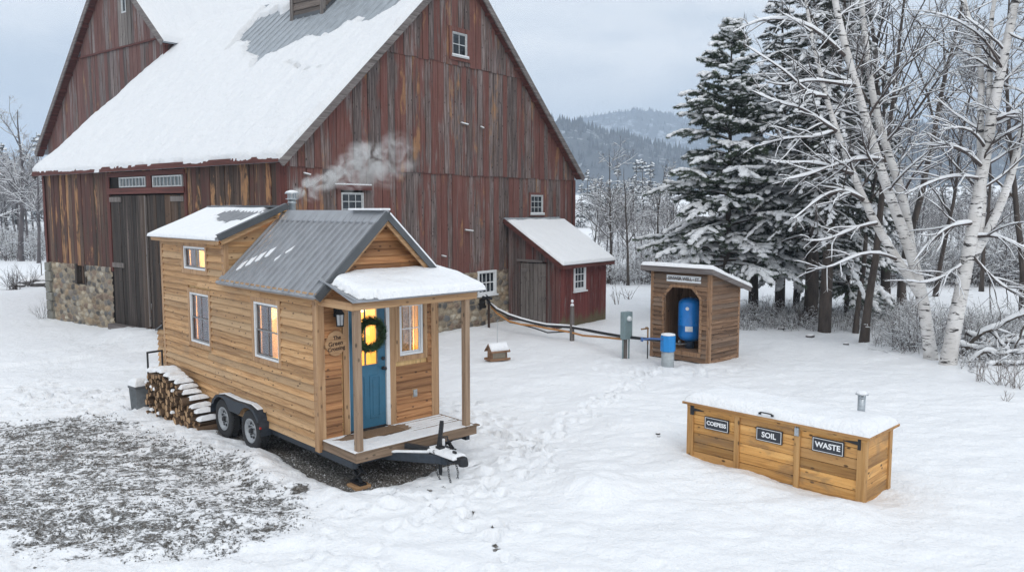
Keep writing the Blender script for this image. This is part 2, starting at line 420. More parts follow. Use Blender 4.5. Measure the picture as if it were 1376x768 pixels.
SIGNK = plain('sign_black', (.026, .030, .040), .5, 0, .15, 20)
SIGNW = plain('sign_white', (.74, .77, .80), .55, 0, .08, 30)
LETTER = plain('lettering_white', (.82, .84, .86), .6, 0, .03)
LETTERK = plain('lettering_dark', (.02, .022, .03), .7, 0, .03)
BURNT = plain('burnt_lettering', (.045, .022, .012), .8, 0, .1)
SLICE = wood('wood_slice', [(.30, .16, .075), (.42, .25, .125), (.52, .33, .18)], 'h', 16, 2., .4, .7, None, .2)
CURTY = clothmat('curtain_amber', (.86, .72, .38), (.92, .80, .48), .5)
CURTG = clothmat('curtain_linen', (.30, .27, .24), (.62, .58, .53), .4)
BLIND = clothmat('window_blind', (.14, .095, .055), (.26, .18, .105), .5)
MAT_ = plain('coir', (.20, .125, .07), .95, 0, .35, 60, .6)
SOIL = plain('dead_stalks', (.15, .105, .075), .9, 0, .3, 20)
TWIGB = plain('brown_twigs', (.115, .080, .062), .9, 0, .3, 20)
def make_glass(name='window_glass', tint=(.9, .95, 1.)):
    N = NT(name)
    fr = N.n('Fresnel', {'IOR': 1.5}).outputs[0]
    f = N.math('ADD', N.math('MULTIPLY', fr, .8), .02)
    tr = N.n('BsdfTransparent', {'Color': tint}).outputs[0]; gl = N.n('BsdfGlossy', {'Color': (.9, .93, .97), 'Roughness': .03}).outputs[0]
    N.t.links.new(N.n('MixShader', {0: f, 1: tr, 2: gl}).outputs[0], N.out.inputs['Surface']); return N.m
GLASS = make_glass()
def make_darkglass():
    N = NT('barn_glass'); v = N.coord()
    f = N.noise(v, 4., 4, .6)
    c = N.mix(N.mr(f, .35, .65), (.008, .010, .013), (.045, .055, .065))
    return N.done(c, N.mr(f, .3, .7, .08, .3), N.bump(f, .05, .01))
DGLASS = make_darkglass()
def make_dustglass():
    N = NT('dusty_glass'); v = N.coord((1, 9, 1))
    f = N.noise(v, 3., 4, .6)
    c = N.mix(N.mr(f, .35, .65), (.05, .065, .075), (.22, .26, .28))
    return N.done(c, .35)
DUSTG = make_dustglass()
def emis(name, col, s):
    N = NT(name); N.t.links.new(N.n('Emission', {'Color': (*col, 1), 'Strength': s}).outputs[0], N.out.inputs['Surface']); return N.m
BULB = emis('warm_bulb', (1., .62, .25), 9.)

def make_stone():
    N = NT('fieldstone')
    a = N.n('Attribute', attribute_name='stone').outputs['Color']; m = N.n('Attribute', attribute_name='mortar').outputs['Fac']
    f = N.noise(N.coord(), 16., 6, .68)
    c = N.mix(1., a, N.mix(N.mr(f, .3, .7), (.62, .62, .62), (1.25, 1.25, 1.25)), 'MULTIPLY')
    mo = N.mix(N.mr(f, .35, .65), (.21, .165, .115), (.36, .30, .22))
    c = N.mix(m, c, mo)
    return N.done(c, .88, N.bump(f, .6, .02))
STONE = make_stone()

# bark with snow that has settled on upward faces
def make_bark(name, c0, c1, lo=.15, hi=.55, scale=8., snow=.85, up=1., speck=0.):
    N = NT(name)
    g = N.n('NewGeometry'); v = g.outputs['Position']
    sep = N.n('SeparateXYZ', {0: g.outputs['Normal']}).outputs['Z']
    f = N.noise(N.n('VectorMath', {0: v, 1: (1, 1, .25)}, operation='MULTIPLY').outputs[0], scale, 5, .65)
    c = N.mix(N.mr(f, .32, .68), c0, c1)
    s = N.noise(v, 2.3, 4, .6)
    k = N.mr(N.math('ADD', sep, N.math('MULTIPLY', N.math('SUBTRACT', s, .5), .9)), lo, hi, 0, 1, True)
    if speck: k = N.math('MAXIMUM', k, N.mr(N.noise(v, 26., 3, .7), .60 - speck, .68 - speck, 0, .9, True))
    c = N.mix(N.math('MULTIPLY', k, up), c, (snow, snow * 1.01, snow * 1.03))
    return N.done(c, .85, N.bump(f, .5, .02))
BARK = make_bark('bark_grey', (.035, .028, .024), (.12, .10, .085), .35, .75)
BARKM = make_bark('bark_brown', (.026, .020, .017), (.092, .072, .060), .6, .95, 5.)
TWIGS = make_bark('snowy_twigs', (.032, .024, .022), (.09, .07, .064), .35, .75, 8.)
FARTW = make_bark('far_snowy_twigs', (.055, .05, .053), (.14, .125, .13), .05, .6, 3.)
def make_birch():
    N = NT('birch_bark'); g = N.n('NewGeometry'); v = g.outputs['Position']
    sep = N.n('SeparateXYZ', {0: g.outputs['Normal']}).outputs['Z']
    d1 = N.noise(N.n('VectorMath', {0: v, 1: (2.2, 2.2, 11.)}, operation='MULTIPLY').outputs[0], 1., 4, .68, .5)
    d2 = N.noise(N.n('VectorMath', {0: v, 1: (5, 5, 48.)}, operation='MULTIPLY').outputs[0], 1., 3, .6)
    c = N.mix(N.mr(N.noise(v, 1.7, 4), .3, .7), (.52, .50, .48), (.76, .75, .74))
    c = N.mix(N.mr(d2, .60, .67, 0, .75), c, (.10, .08, .07))
    c = N.mix(N.mr(d1, .575, .615, 0, 1), c, (.022, .018, .017))
    k = N.mr(N.math('ADD', sep, N.math('MULTIPLY', N.math('SUBTRACT', N.noise(v, 5., 4), .5), .8)), .25, .6, 0, 1, True)
    c = N.mix(k, c, (.86, .88, .91))
    return N.done(c, .75, N.bump(d1, .4, .015))
BIRCH = make_birch()
def make_needles(name, a, b, frost):
    N = NT(name); g = N.n('NewGeometry'); v = g.outputs['Position']
    sep = N.n('SeparateXYZ', {0: g.outputs['Normal']}).outputs['Z']
    f = N.noise(v, 1.6, 4, .65); h = N.noise(v, 14., 3, .6)
    c = N.mix(N.mr(f, .35, .65), a, b)
    c = N.mix(N.mr(h, .62 - frost, .74 - frost, 0, .9, True), c, (.74, .78, .82))
    return N.done(c, .75)
NEEDLE = make_needles('pine_needles', (.030, .046, .028), (.095, .130, .078), .04)
NEEDLE_D = make_needles('spruce_needles', (.020, .026, .019), (.062, .072, .050), .03)
NEEDLE_F = make_needles('far_needles', (.02, .027, .026), (.04, .05, .048), .06)
def make_hill(name, scale, dens):
    N = NT(name); v = N.n('NewGeometry').outputs['Position']
    vs = N.n('VectorMath', {0: v, 1: (1, .45, 1.3)}, operation='MULTIPLY').outputs[0]
    f = N.noise(vs, scale, 6, .72); b = N.noise(v, .006, 4, .6)
    k = N.mr(N.math('ADD', f, N.math('MULTIPLY', N.math('SUBTRACT', b, .5), .55)), .5 - dens, .62 - dens, 0, 1, True)
    return N.done(N.mix(k, (.075, .085, .095), (.36, .39, .43)), .95)
HILLM = make_hill('hill_forest_near', .09, -.05); HILLF = make_hill('hill_forest_far', .05, .0)
WREATH = make_needles('wreath_needles', (.012, .04, .012), (.05, .11, .035), -.3)

# ------------------------------------------------------------------ frames of the main things (x right-back, y left-back)
TH = ((-2.962, 12.056, 0), 43.3); BA = ((-6.029, 21.115, 0), 52.1); WH = ((5.178, 20.808, 0), 43.3); CO = ((4.861, 10.736, 0), 44.4)
def fw(fr, x, y, z=0.):
    a = R_(fr[1]); return (fr[0][0] + x * math.cos(a) - y * math.sin(a), fr[0][1] + x * math.sin(a) + y * math.cos(a), z)
def fl(fr, X, Y):
    a = R_(fr[1]); dx = X - fr[0][0]; dy = Y - fr[0][1]
    return dx * math.cos(a) + dy * math.sin(a), -dx * math.sin(a) + dy * math.cos(a)

# ------------------------------------------------------------------ ground
def poly_sd(X, Y, poly):
    """signed distance, positive inside"""
    d = np.full(X.shape, 1e9); inside = np.zeros(X.shape, bool); n = len(poly)
    for i in range(n):
        x0, y0 = poly[i]; x1, y1 = poly[(i + 1) % n]
        ex, ey = x1 - x0, y1 - y0; t = np.clip(((X - x0) * ex + (Y - y0) * ey) / (ex * ex + ey * ey), 0, 1)
        d = np.minimum(d, np.hypot(X - x0 - t * ex, Y - y0 - t * ey))
        c = ((y0 > Y) != (y1 > Y)) & (X < (x1 - x0) * (Y - y0) / (y1 - y0 + 1e-12) + x0); inside ^= c
    return np.where(inside, d, -d)
GRAVEL_POLY = [(-13., 15.2), (-10.1, 15.8), (-7.8, 15.9), (-4.75, 13.4), (-2.75, 11.35), (-2.4, 10.2), (-3.4, 8.6), (-5.7, 8.7), (-7.6, 9.8), (-10.5, 11.5)]
def ground_fields(X, Y):
    near = 1 - sstep(45, 90, np.hypot(X, Y))
    h = .06 * fbm(X * .16, Y * .16, 3) + near * (.06 * fbm(X * .5 + 3, Y * .95, 11) + .046 * fbm(X * 1.5, Y * 3.0, 17) + .018 * fbm(X * 4.5, Y * 7, 23))
    h = h + 2.2 * sstep(60, 110, Y) + 5.5 * sstep(95, 240, Y) + 3. * sstep(60, 160, np.abs(X)) * sstep(20, 90, Y)
    h = h + .35 * sstep(13, 19, X) * sstep(18, 26, Y)
    # drifts against the barn and round the stable
    bx, by = fl(BA, X, Y)
    h = h + .30 * np.exp(-((bx + .5) / 1.0) ** 2) * np.exp(-((by - 6.6) / 2.6) ** 2)
    h = h + .10 * np.exp(-((by + .5) / .7) ** 2) * sstep(4, 6, bx) * (1 - sstep(13, 15, bx))
    # mounds
    for (mx, my, r, a) in [(1.25, 11.2, .50, .21), (1.0, 11.9, .8, .10), (2.6, 14.5, .5, .14), (2.0, 14.9, .5, .10), (2.2, 12.6, 1.2, .08), (-1.6, 8.6, 1.4, .06), (-7.2, 16.5, .8, .12), (-8.5, 17.1, 1., .1), (0.3, 8., 1.5, .05)]:
        h = h + a * np.exp(-(((X - mx) ** 2 + ((Y - my) * 1.0) ** 2) / r ** 2)) * (1 + .35 * fbm(X * 2.5, Y * 2.5, 31))
    # drift round the compost bin
    cx, cyy = fl(CO, X, Y)
    h = h + .10 * np.exp(-((cx + .45) / .45) ** 2) * sstep(-.6, .2, cyy) * (1 - sstep(2.6, 3.4, cyy)) * (1 + .8 * fbm(cyy * 1.3, cx, 5))
    # tiny house pad (bare gravel under the trailer) and the bank beside it
    tx, ty = fl(TH, X, Y)
    pad = np.minimum.reduce([tx + .12 + .15 * fbm(ty * 1.3, tx, 8), 2.2 - tx, ty + .98 + .3 * fbm(tx * 1.5, 3., 9), 7.0 - ty])
    padm = sstep(-.12, .2, pad)
    h = h * (1 - padm) - .06 * padm
    bank = np.exp(-((tx + .55 + .25 * fbm(ty * .8, 2., 41)) / .30) ** 2) * sstep(-2.2, -.8, ty) * (1 - sstep(3.3, 4.6, ty))
    h = h + bank * (.11 + .10 * fbm(X * 2.4, Y * 2.4, 42))
    bank2 = np.exp(-((ty + 1.75 + .25 * fbm(tx * 1.1, 2., 44)) / .33) ** 2) * sstep(-.8, 0, tx) * (1 - sstep(2.2, 3.2, tx))
    h = h + bank2 * (.07 + .09 * fbm(X * 2.4, Y * 2.4, 45))
    sd = poly_sd(X + .45 * fbm(X * .7, Y * .7, 51), Y + .45 * fbm(X * .7 + 9, Y * .7, 52), GRAVEL_POLY)
    gm = sstep(-.5, .8, sd) * (.93 + .16 * fbm(X * .9, Y * 1.1, 53))
    h = h - .035 * gm
    # rough, trampled snow around the gravel
    tr = np.exp(-(sd / .9) ** 2) * (1 - padm)
    tr = np.maximum(tr, np.exp(-(((X + 9.2) / 3.2) ** 2 + ((Y - 17.3) / 1.5) ** 2)))
    tr = np.maximum(tr, .8 * np.exp(-(((X + 1.3) / 1.8) ** 2 + ((Y - 10.6) / 1.1) ** 2)))
    h = h + tr * (.045 * fbm(X * 2.6, Y * 2.6, 61) + .03 * np.abs(fbm(X * 6, Y * 6, 62)))
    gravel = np.maximum(np.clip(gm, 0, 1) * .60, padm * 1.5)
    for (sx, sy, r) in [(-3.05, 11.2, .16), (-1.37, 11.35, .05), (-1.17, 11.1, .06), (-.99, 11.28, .035), (-.5, 10.39, .06), (-.22, 9.91, .05), (-.18, 9.18, .06), (-.2, 9.27, .05)]:
        gravel = np.maximum(gravel, 1.1 * np.exp(-((X - sx) ** 2 + (Y - sy) ** 2) / r ** 2))
    return h, gravel

rg = np.random.default_rng(5)
def trail(pts, step, lat, jit, size, dep, out, both=True):
    pts = np.array(pts, float); seg = np.diff(pts, axis=0); sl = np.hypot(seg[:, 0], seg[:, 1]); cum = np.concatenate([[0], np.cumsum(sl)])
    s = 0.; k = 0
    while s < cum[-1]:
        i = min(np.searchsorted(cum, s, 'right') - 1, len(seg) - 1); t = (s - cum[i]) / sl[i]; d = seg[i] / sl[i]
        p = pts[i] + seg[i] * t + np.array([-d[1], d[0]]) * ((lat if k % 2 else -lat) + rg.normal(0, jit)) + rg.normal(0, jit * .5, 2)
        out.append((p[0], p[1], math.atan2(d[1], d[0]) + rg.normal(0, .25), size * rg.uniform(.8, 1.2), dep * rg.uniform(.6, 1.2)))
        s += step * rg.uniform(.75, 1.25); k += 1
dents = []
for q in range(3): trail([(-1.3, 16.8), (-.71, 15.51), (-.11, 13.97), (.6, 13.52)], .34, .16, .16, .13, .075, dents)
for q in range(2): trail([(.63, 14.2), (1.59, 16.41), (2.61, 18.16), (3.68, 20.31)], .36, .14, .12, .12, .06, dents)
for q in range(2): trail([(.6, 13.6), (.14, 12.2), (-.5, 11.3), (-1.5, 10.2)], .36, .14, .16, .12, .06, dents)
trail([(-.5, 10.39), (-.22, 9.91), (-.18, 9.18), (-.1, 8.5)], .5, .07, .03, .12, .08, dents)
for q in range(2): trail([(-16, 20.5), (-14.0, 24.), (-12.0, 27.)], .4, .12, .12, .13, .05, dents)
trail([(-11.0, 18.5), (-12.2, 22.0), (-12.0, 26.0)], .4, .12, .10, .13, .05, dents)
for q in range(2): trail([(-11.96, 18.0), (-9.0, 17.), (-7.4, 16.2)], .33, .2, .3, .14, .06, dents)
for q in range(2): trail([(-2.2, 10.9), (-1.2, 11.0), (-.2, 12.0), (.4, 13.2)], .33, .2, .25, .13, .06, dents)
for q in range(90):
    dents.append((rg.uniform(-11.5, -6.5), rg.uniform(15.8, 18.2), rg.uniform(0, 6), rg.uniform(.08, .18), rg.uniform(.03, .08)))
for q in range(120):
    dents.append((rg.normal(-3.6, 1.6), rg.normal(9.4, .8), rg.uniform(0, 6), rg.uniform(.07, .16), rg.uniform(.015, .04)))
for q in range(60):
    dents.append((rg.normal(3.9, 1.0), rg.normal(20., .5), rg.uniform(0, 6), rg.uniform(.08, .16), rg.uniform(.02, .05)))

def axis_pts(lo_far, lo, hi, hi_far, step, ratio=1.045):
    mid = list(np.arange(lo, hi, step)); a = []; s = step; x = lo
    while x > lo_far: s *= ratio; x -= s; a.append(x)
    b = []; s = step; x = mid[-1]
    while x < hi_far: s *= ratio; x += s; b.append(x)
    return np.array(a[::-1] + mid + b)
gx = axis_pts(-3200, -10.5, 7.5, 3200, .05, 1.04); gy = axis_pts(-60, 7.2, 16.5, 3600, .045, 1.035)
GX, GY = np.meshgrid(gx, gy); GH, GG = ground_fields(GX, GY)
for (px, py, an, sz, dp) in dents:
    i0, i1 = np.searchsorted(gx, [px - .45, px + .45]); j0, j1 = np.searchsorted(gy, [py - .45, py + .45])
    if i1 <= i0 or j1 <= j0: continue
    xx = GX[j0:j1, i0:i1] - px; yy = GY[j0:j1, i0:i1] - py
    u = xx * math.cos(an) + yy * math.sin(an); v = -xx * math.sin(an) + yy * math.cos(an)
    r = np.sqrt((u / (sz * 1.25)) ** 2 + (v / (sz * .62)) ** 2)
    GH[j0:j1, i0:i1] += -dp * 1.35 * (1 - sstep(.65, 1.15, r)) + dp * .4 * np.exp(-((r - 1.45) / .3) ** 2)
# wheel ruts at the left and a curved one in front
for (pts, dep) in [([(-18, 18.), (-14.6, 22.0), (-11.0, 24.5), (-8, 25.5)], .07), ([(-17, 16.8), (-13.4, 20.6), (-10.0, 23.1), (-7.4, 24.0)], .07), ([(-4.2, 9.2), (-2.2, 9.3), (-.6, 8.6), (.6, 7.2), (1., 5.5)], .035), ([(-4.4, 8.6), (-2.4, 8.6), (-1.2, 7.8), (-.4, 6.4)], .03)]:
    pts = np.array(pts); d = np.full(GX.shape, 9.)
    for a, b in zip(pts[:-1], pts[1:]):
        e = b - a; t = np.clip(((GX - a[0]) * e[0] + (GY - a[1]) * e[1]) / (e @ e), 0, 1); d = np.minimum(d, np.hypot(GX - a[0] - t * e[0], GY - a[1] - t * e[1]))
    GH += -dep * np.exp(-(d / .14) ** 2) + dep * .4 * np.exp(-((d - .27) / .09) ** 2)
ny, nx = GX.shape; idx = np.arange(nx * ny).reshape(ny, nx)
q = np.stack([idx[:-1, :-1], idx[:-1, 1:], idx[1:, 1:], idx[1:, :-1]], -1).reshape(-1, 4)
ground = mesh_np('ground', np.stack([GX, GY, GH], -1).reshape(-1, 3), q, GROUND, None, True, [('gravel', 'POINT', 'FLOAT', GG)])
tag(ground, 'snow covered farmyard ground with a bare patch of gravel', None, None, 'structure')
def gz(x, y):
    i = int(np.clip(np.searchsorted(gx, x), 1, nx - 1)); j = int(np.clip(np.searchsorted(gy, y), 1, ny - 1)); return float(GH[j, i])

# loose gravel stones
N_ST = 16000
sx = []; sy = []
while len(sx) < N_ST:
    X = rg.uniform(-12.5, -.5, 20000); Y = rg.uniform(8.6, 16.5, 20000); _, g = ground_fields(X, Y)
    k = rg.uniform(0, 1, 20000) < np.clip((g - .35), 0, .8) * (.25 + 1.3 * (vnoise(X * 3., Y * 5., 77) > .5)) * .6
    sx += list(X[k]); sy += list(Y[k])
sx = np.array(sx[:N_ST]); sy = np.array(sy[:N_ST])
ii = np.clip(np.searchsorted(gx, sx), 0, nx - 1); jj = np.clip(np.searchsorted(gy, sy), 0, ny - 1); sz = GH[jj, ii]
oct_v = np.array([(1, 0, 0), (-1, 0, 0), (0, 1, 0), (0, -1, 0), (0, 0, 1), (0, 0, -1.)]); oct_f = np.array([(0, 2, 4), (2, 1, 4), (1, 3, 4), (3, 0, 4), (2, 0, 5), (1, 2, 5), (3, 1, 5), (0, 3, 5)])
rr = rg.uniform(.006, .017, (N_ST, 1, 1)) * rg.uniform(.6, 1.4, (N_ST, 1, 3)); ang = rg.uniform(0, 6.28, N_ST)
P = oct_v[None] * rr * rg.uniform(.75, 1.25, (N_ST, 6, 1)); c, s = np.cos(ang)[:, None], np.sin(ang)[:, None]
P = np.stack([P[..., 0] * c - P[..., 1] * s + sx[:, None], P[..., 0] * s + P[..., 1] * c + sy[:, None], P[..., 2] + sz[:, None] + .004], -1)
F = (oct_f[None] + (np.arange(N_ST) * 6)[:, None, None]).reshape(-1, 3)
def make_gravel():
    N = NT('gravel_stone'); a = N.n('Attribute', attribute_name='rnd').outputs['Fac']
    return N.done(N.ramp(a, [(0, (.05, .048, .045)), (.5, (.17, .163, .152)), (.85, (.34, .33, .315)), (1, (.65, .67, .7))]), .85)
tag(mesh_np('gravel', P.reshape(-1, 3), F, make_gravel(), None, False, [('rnd', 'FACE', 'FLOAT', np.repeat(rg.uniform(0, 1, N_ST), 8))]), 'loose grey gravel showing through the snow', None, None, 'stuff')
# ------------------------------------------------------------------ hills
def interp_px(tab, D):
    xs = np.array([(p[0] - 688) / 1081 * D for p in tab]); zs = np.array([4.1 + (280 - p[1]) / 1081 * D for p in tab]); return xs, zs
def hill(name, tab, D, w, mat, label, seed):
    xs, zs = interp_px(tab, D)
    X = np.linspace(xs[0], xs[-1], 420); Y = np.linspace(D - w, D + w, 60); X, Y = np.meshgrid(X, Y)
    top = np.interp(X, xs, zs); k = np.cos(np.clip((Y - D) / w, -1, 1) * np.pi / 2) ** 1.2
    Z = top * k + .06 * top * fbm(X * 5 / D, Y * 5 / D, seed) * k + .012 * D * .35 * np.abs(fbm(X * 40 / D, Y * 25 / D, seed + 3)) * k - 6 * (1 - k)
    n, m = X.shape; idx = np.arange(n * m).reshape(n, m)
    q = np.stack([idx[:-1, :-1], idx[:-1, 1:], idx[1:, 1:], idx[1:, :-1]], -1).reshape(-1, 4)
    o = mesh_np(name, np.stack([X, Y, Z], -1).reshape(-1, 3), q, mat, None, True); tag(o, label, None, None, 'structure')
    return X, Y, Z
def cones(name, label, X, Y, Z, N, h0, h1, mat, seed, ylo):
    r = np.random.default_rng(seed); n, m = X.shape
    a = r.integers(int(n * ylo), int(n * .54), N); b = r.integers(0, m, N)
    base = np.stack([X[a, b], Y[a, b], Z[a, b]], -1) + r.normal(0, 1, (N, 3)) * np.array([6, 6, 0]); base[:, 2] -= 1.5
    h = r.uniform(h0, h1, N) * r.uniform(.6, 1.1, N); S = 5; an = np.arange(S) * 2 * np.pi / S
    ring = np.stack([np.cos(an), np.sin(an), np.zeros(S)], -1)[None] * (h * r.uniform(.16, .3, N))[:, None, None] * r.uniform(.7, 1.3, (N, S, 1))
    V = np.concatenate([ring + base[:, None], (base + np.stack([np.zeros(N), np.zeros(N), h], -1))[:, None]], 1)
    f = np.array([(i, (i + 1) % S, S) for i in range(S)]); F = (f[None] + (np.arange(N) * (S + 1))[:, None, None]).reshape(-1, 3)
    tag(mesh_np(name, V.reshape(-1, 3), F, mat, None, False), label, None, None, 'stuff')
H1 = hill('hill', [(-1200, 250), (0, 246), (400, 215), (700, 166), (760, 176), (830, 192), (890, 209), (960, 222), (1060, 215), (1150, 188), (1250, 168), (1376, 160), (1700, 170), (2500, 235)], 950, 420, HILLM, 'blue-grey wooded snowy hill beyond the field', 71)
H2 = hill('hills', [(-1200, 250), (300, 240), (600, 205), (760, 168), (800, 159), (850, 152), (890, 157), (925, 166), (1000, 186), (1100, 212), (1250, 235), (2500, 250)], 2100, 650, HILLF, 'pale rounded snowy mountain on the skyline', 75)
HCONE = make_bark('hill_conifers', (.055, .062, .07), (.12, .13, .14), .35, .8, .3, .6)
cones('hillside_forest', 'dark conifer forest on the near hill', *H1, 15000, 6, 12, HCONE, 3, .18)
cones('mountain_forest', 'forest on the skyline mountain', *H2, 9000, 8, 13, HCONE, 4, .25)

# ------------------------------------------------------------------ building helpers
def planeX(c): return lambda a, o, z: (c - o, a, z)      # wall facing -x, a runs along y
def planeY(c): return lambda a, o, z: (a, c - o, z)      # wall facing -y, a runs along x
def planeYb(c): return lambda a, o, z: (a, c + o, z)     # wall facing +y
def planeXb(c): return lambda a, o, z: (c + o, a, z)     # wall facing +x
def bx(m, P, a0, a1, o0, o1, z0, z1, rnd=.5): return m.box(P(a0, o0, z0), P(a1, o1, z1), rnd)
def hx(m, P, a0, a1, o0, o1, zb, zt, rnd=.5, ot=None):
    """slanted board: zb, zt = (z at a0, z at a1); ot = outward offset at the top"""
    t = o1 if ot is None else ot
    return m.hexa([P(a0, o0, zb[0]), P(a1, o0, zb[1]), P(a1, o1, zb[1]), P(a0, o1, zb[0]),
                   P(a0, o0, zt[0]), P(a1, o0, zt[1]), P(a1, t, zt[1]), P(a0, t, zt[0])], rnd)
def vboards(m, P, a0, a1, zb, zt, w, ops, o, rng, thick=.03, jit=.011, gap=.016, zjit=.0):
    a = a0
    while a < a1 - 1e-6:
        b = min(a1, a + w * rng.uniform(.8, 1.2)); 
        if a1 - b < w * .4: b = a1
        cuts = sorted({a + gap / 2, b - gap / 2} | {c for q in ops for c in q[:2] if a + gap < c < b - gap})
        r = rng.random(); oo = o + rng.uniform(-jit, jit); dz = rng.uniform(-zjit, 0)
        for c0, c1 in zip(cuts[:-1], cuts[1:]):
            mid = (c0 + c1) / 2
            zi = [((zb(c0) + dz, zb(c1) + dz), None)]
            hol = sorted([(q[2], q[3]) for q in ops if q[0] < mid < q[1]])
            lo = (zb(c0) + dz, zb(c1) + dz)
            for h0, h1 in hol:
                if min(zt(c0), zt(c1)) <= h0 or max(lo) >= h1: continue
                if max(lo) < h0: hx(m, P, c0, c1, oo - thick, oo, lo, (h0, h0), r)
                lo = (h1, h1)
            if min(zt(c0), zt(c1)) > max(lo) or max(zt(c0), zt(c1)) > max(lo) + .01: hx(m, P, c0, c1, oo - thick, oo, lo, (max(zt(c0), lo[0]), max(zt(c1), lo[1])), r)
        a = b
def hboards(m, P, z0, z1, ex, lim, ops, rng, o=0., lap=.038, thin=.001, joint=(1.6, 4.), gap=.0):
    """horizontal lap boards; lim(z) -> (a0, a1)"""
    n = max(1, round((z1 - z0) / ex)); ex = (z1 - z0) / n
    for i in range(n):
        zb = z0 + i * ex; zt = zb + ex; A0, A1 = lim(zb); B0, B1 = lim(zt)
        br = [(zb, zt)]
        segs = [(A0, A1)]
        hol = [q for q in ops if min(zt, q[3]) - max(zb, q[2]) > .35 * ex]
        for q in hol:
            ns = []
            for s0, s1 in segs:
                if q[1] <= s0 or q[0] >= s1: ns.append((s0, s1)); continue
                if q[0] > s0: ns.append((s0, q[0]))
                if q[1] < s1: ns.append((q[1], s1))
            segs = ns
        for s0, s1 in segs:
            a = s0
            while a < s1 - .005:
                ja, jb = rng.uniform(-.008, .008), rng.uniform(-.008, .008)
                b = a + rng.uniform(*joint)
                if s1 - b < .4: b = s1
                r = rng.random(); d = rng.uniform(-.002, .002)
                t0 = max(a, B0) if a == A0 else a; t1 = min(b, B1) if b == A1 else b
                if t1 > t0:
                    m.hexa([P(a, o - .01, zb), P(b, o - .01, zb), P(b, o + lap + d, zb + (jb if i else 0)), P(a, o + lap + d, zb + (ja if i else 0)),
                            P(t0, o - .01, zt - gap), P(t1, o - .01, zt - gap), P(t1, o + thin + d, zt - gap), P(t0, o + thin + d, zt - gap)], r)
                a = b + (.003 if b < s1 else 0)
def holed(m, P, a0, a1, z0, z1, ops, o0, o1, rnd=.5):
    """flat panel with rectangular openings"""
    A = sorted({a0, a1} | {min(max(c, a0), a1) for q in ops for c in q[:2]}); Z = sorted({z0, z1} | {min(max(c, z0), z1) for q in ops for c in q[2:4]})
    for i in range(len(A) - 1):
        for j in range(len(Z) - 1):
            ca, cz = (A[i] + A[i + 1]) / 2, (Z[j] + Z[j + 1]) / 2
            if A[i + 1] - A[i] < 1e-5 or Z[j + 1] - Z[j] < 1e-5: continue
            if any(q[0] < ca < q[1] and q[2] < cz < q[3] for q in ops): continue
            bx(m, P, A[i], A[i + 1], o0, o1, Z[j], Z[j + 1], rnd)
def ring(m, P, a0, a1, z0, z1, w, o0, o1, rnd=.5, wb=None):
    wb = w if wb is None else wb
    bx(m, P, a0, a1, o0, o1, z1 - w, z1, rnd); bx(m, P, a0, a1, o0, o1, z0, z0 + wb, rnd)
    bx(m, P, a0, a0 + w, o0, o1, z0 + wb, z1 - w, rnd); bx(m, P, a1 - w, a1, o0, o1, z0 + wb, z1 - w, rnd)
def window(parent, P, a0, a1, z0, z1, o, cols, rows, trim, frame_m, sash_m, pane_m, fw_=.045, mw=.02, casing=None, cas_m=None, sill=True, snow=False, double=False, recess=.03):
    w = MB(); ring(w, P, a0, a1, z0, z1, fw_, o - recess - .02, o)
    wo = w.build('window', frame_m, parent, bevel=.003)
    i0, i1, k0, k1 = a0 + fw_, a1 - fw_, z0 + fw_, z1 - fw_
    s = MB(); sw = .028
    parts = [(k0, (k0 + k1) / 2 + sw / 2, .022), ((k0 + k1) / 2 - sw / 2, k1, .010)] if double else [(k0, k1, .015)]
    for (b0, b1, dd) in parts:
        ring(s, P, i0, i1, b0, b1, sw, o - recess - .012 - (.012 - dd / 2), o - recess + .004 - (.02 - dd))
        rws = rows // 2 if double else rows
        for c in range(1, cols):
            a = i0 + (i1 - i0) * c / cols; bx(s, P, a - mw / 2, a + mw / 2, o - recess - .008, o - recess - .004, b0 + sw, b1 - sw)
        for r in range(1, max(1, rws)):
            z = b0 + (b1 - b0) * r / rws; bx(s, P, i0 + sw, i1 - sw, o - recess - .009, o - recess - .003, z - mw / 2, z + mw / 2)
    s.build('sash', sash_m, wo)
    g = MB(); bx(g, P, i0, i1, o - recess - .018, o - recess - .014, k0, k1); g.build('pane', pane_m, wo)
    if casing:
        c = MB(); ring(c, P, a0 - casing, a1 + casing, z0 - casing, z1 + casing, casing - .003, o - .03, o + .012); c.build('casing', cas_m, wo, bevel=.003)
    if sill:
        c = MB(); bx(c, P, a0 - .05, a1 + .05, o - .02, o + .05, z0 - .05, z0 - .002); c.build('sill', frame_m, wo)
    if snow:
        c = MB(); bx(c, P, a0 - .05, a1 + .05, o + .013, o + .05, z0, z0 + .045); c.build('sill_snow', SNOW, wo, bevel=.015)
    return wo
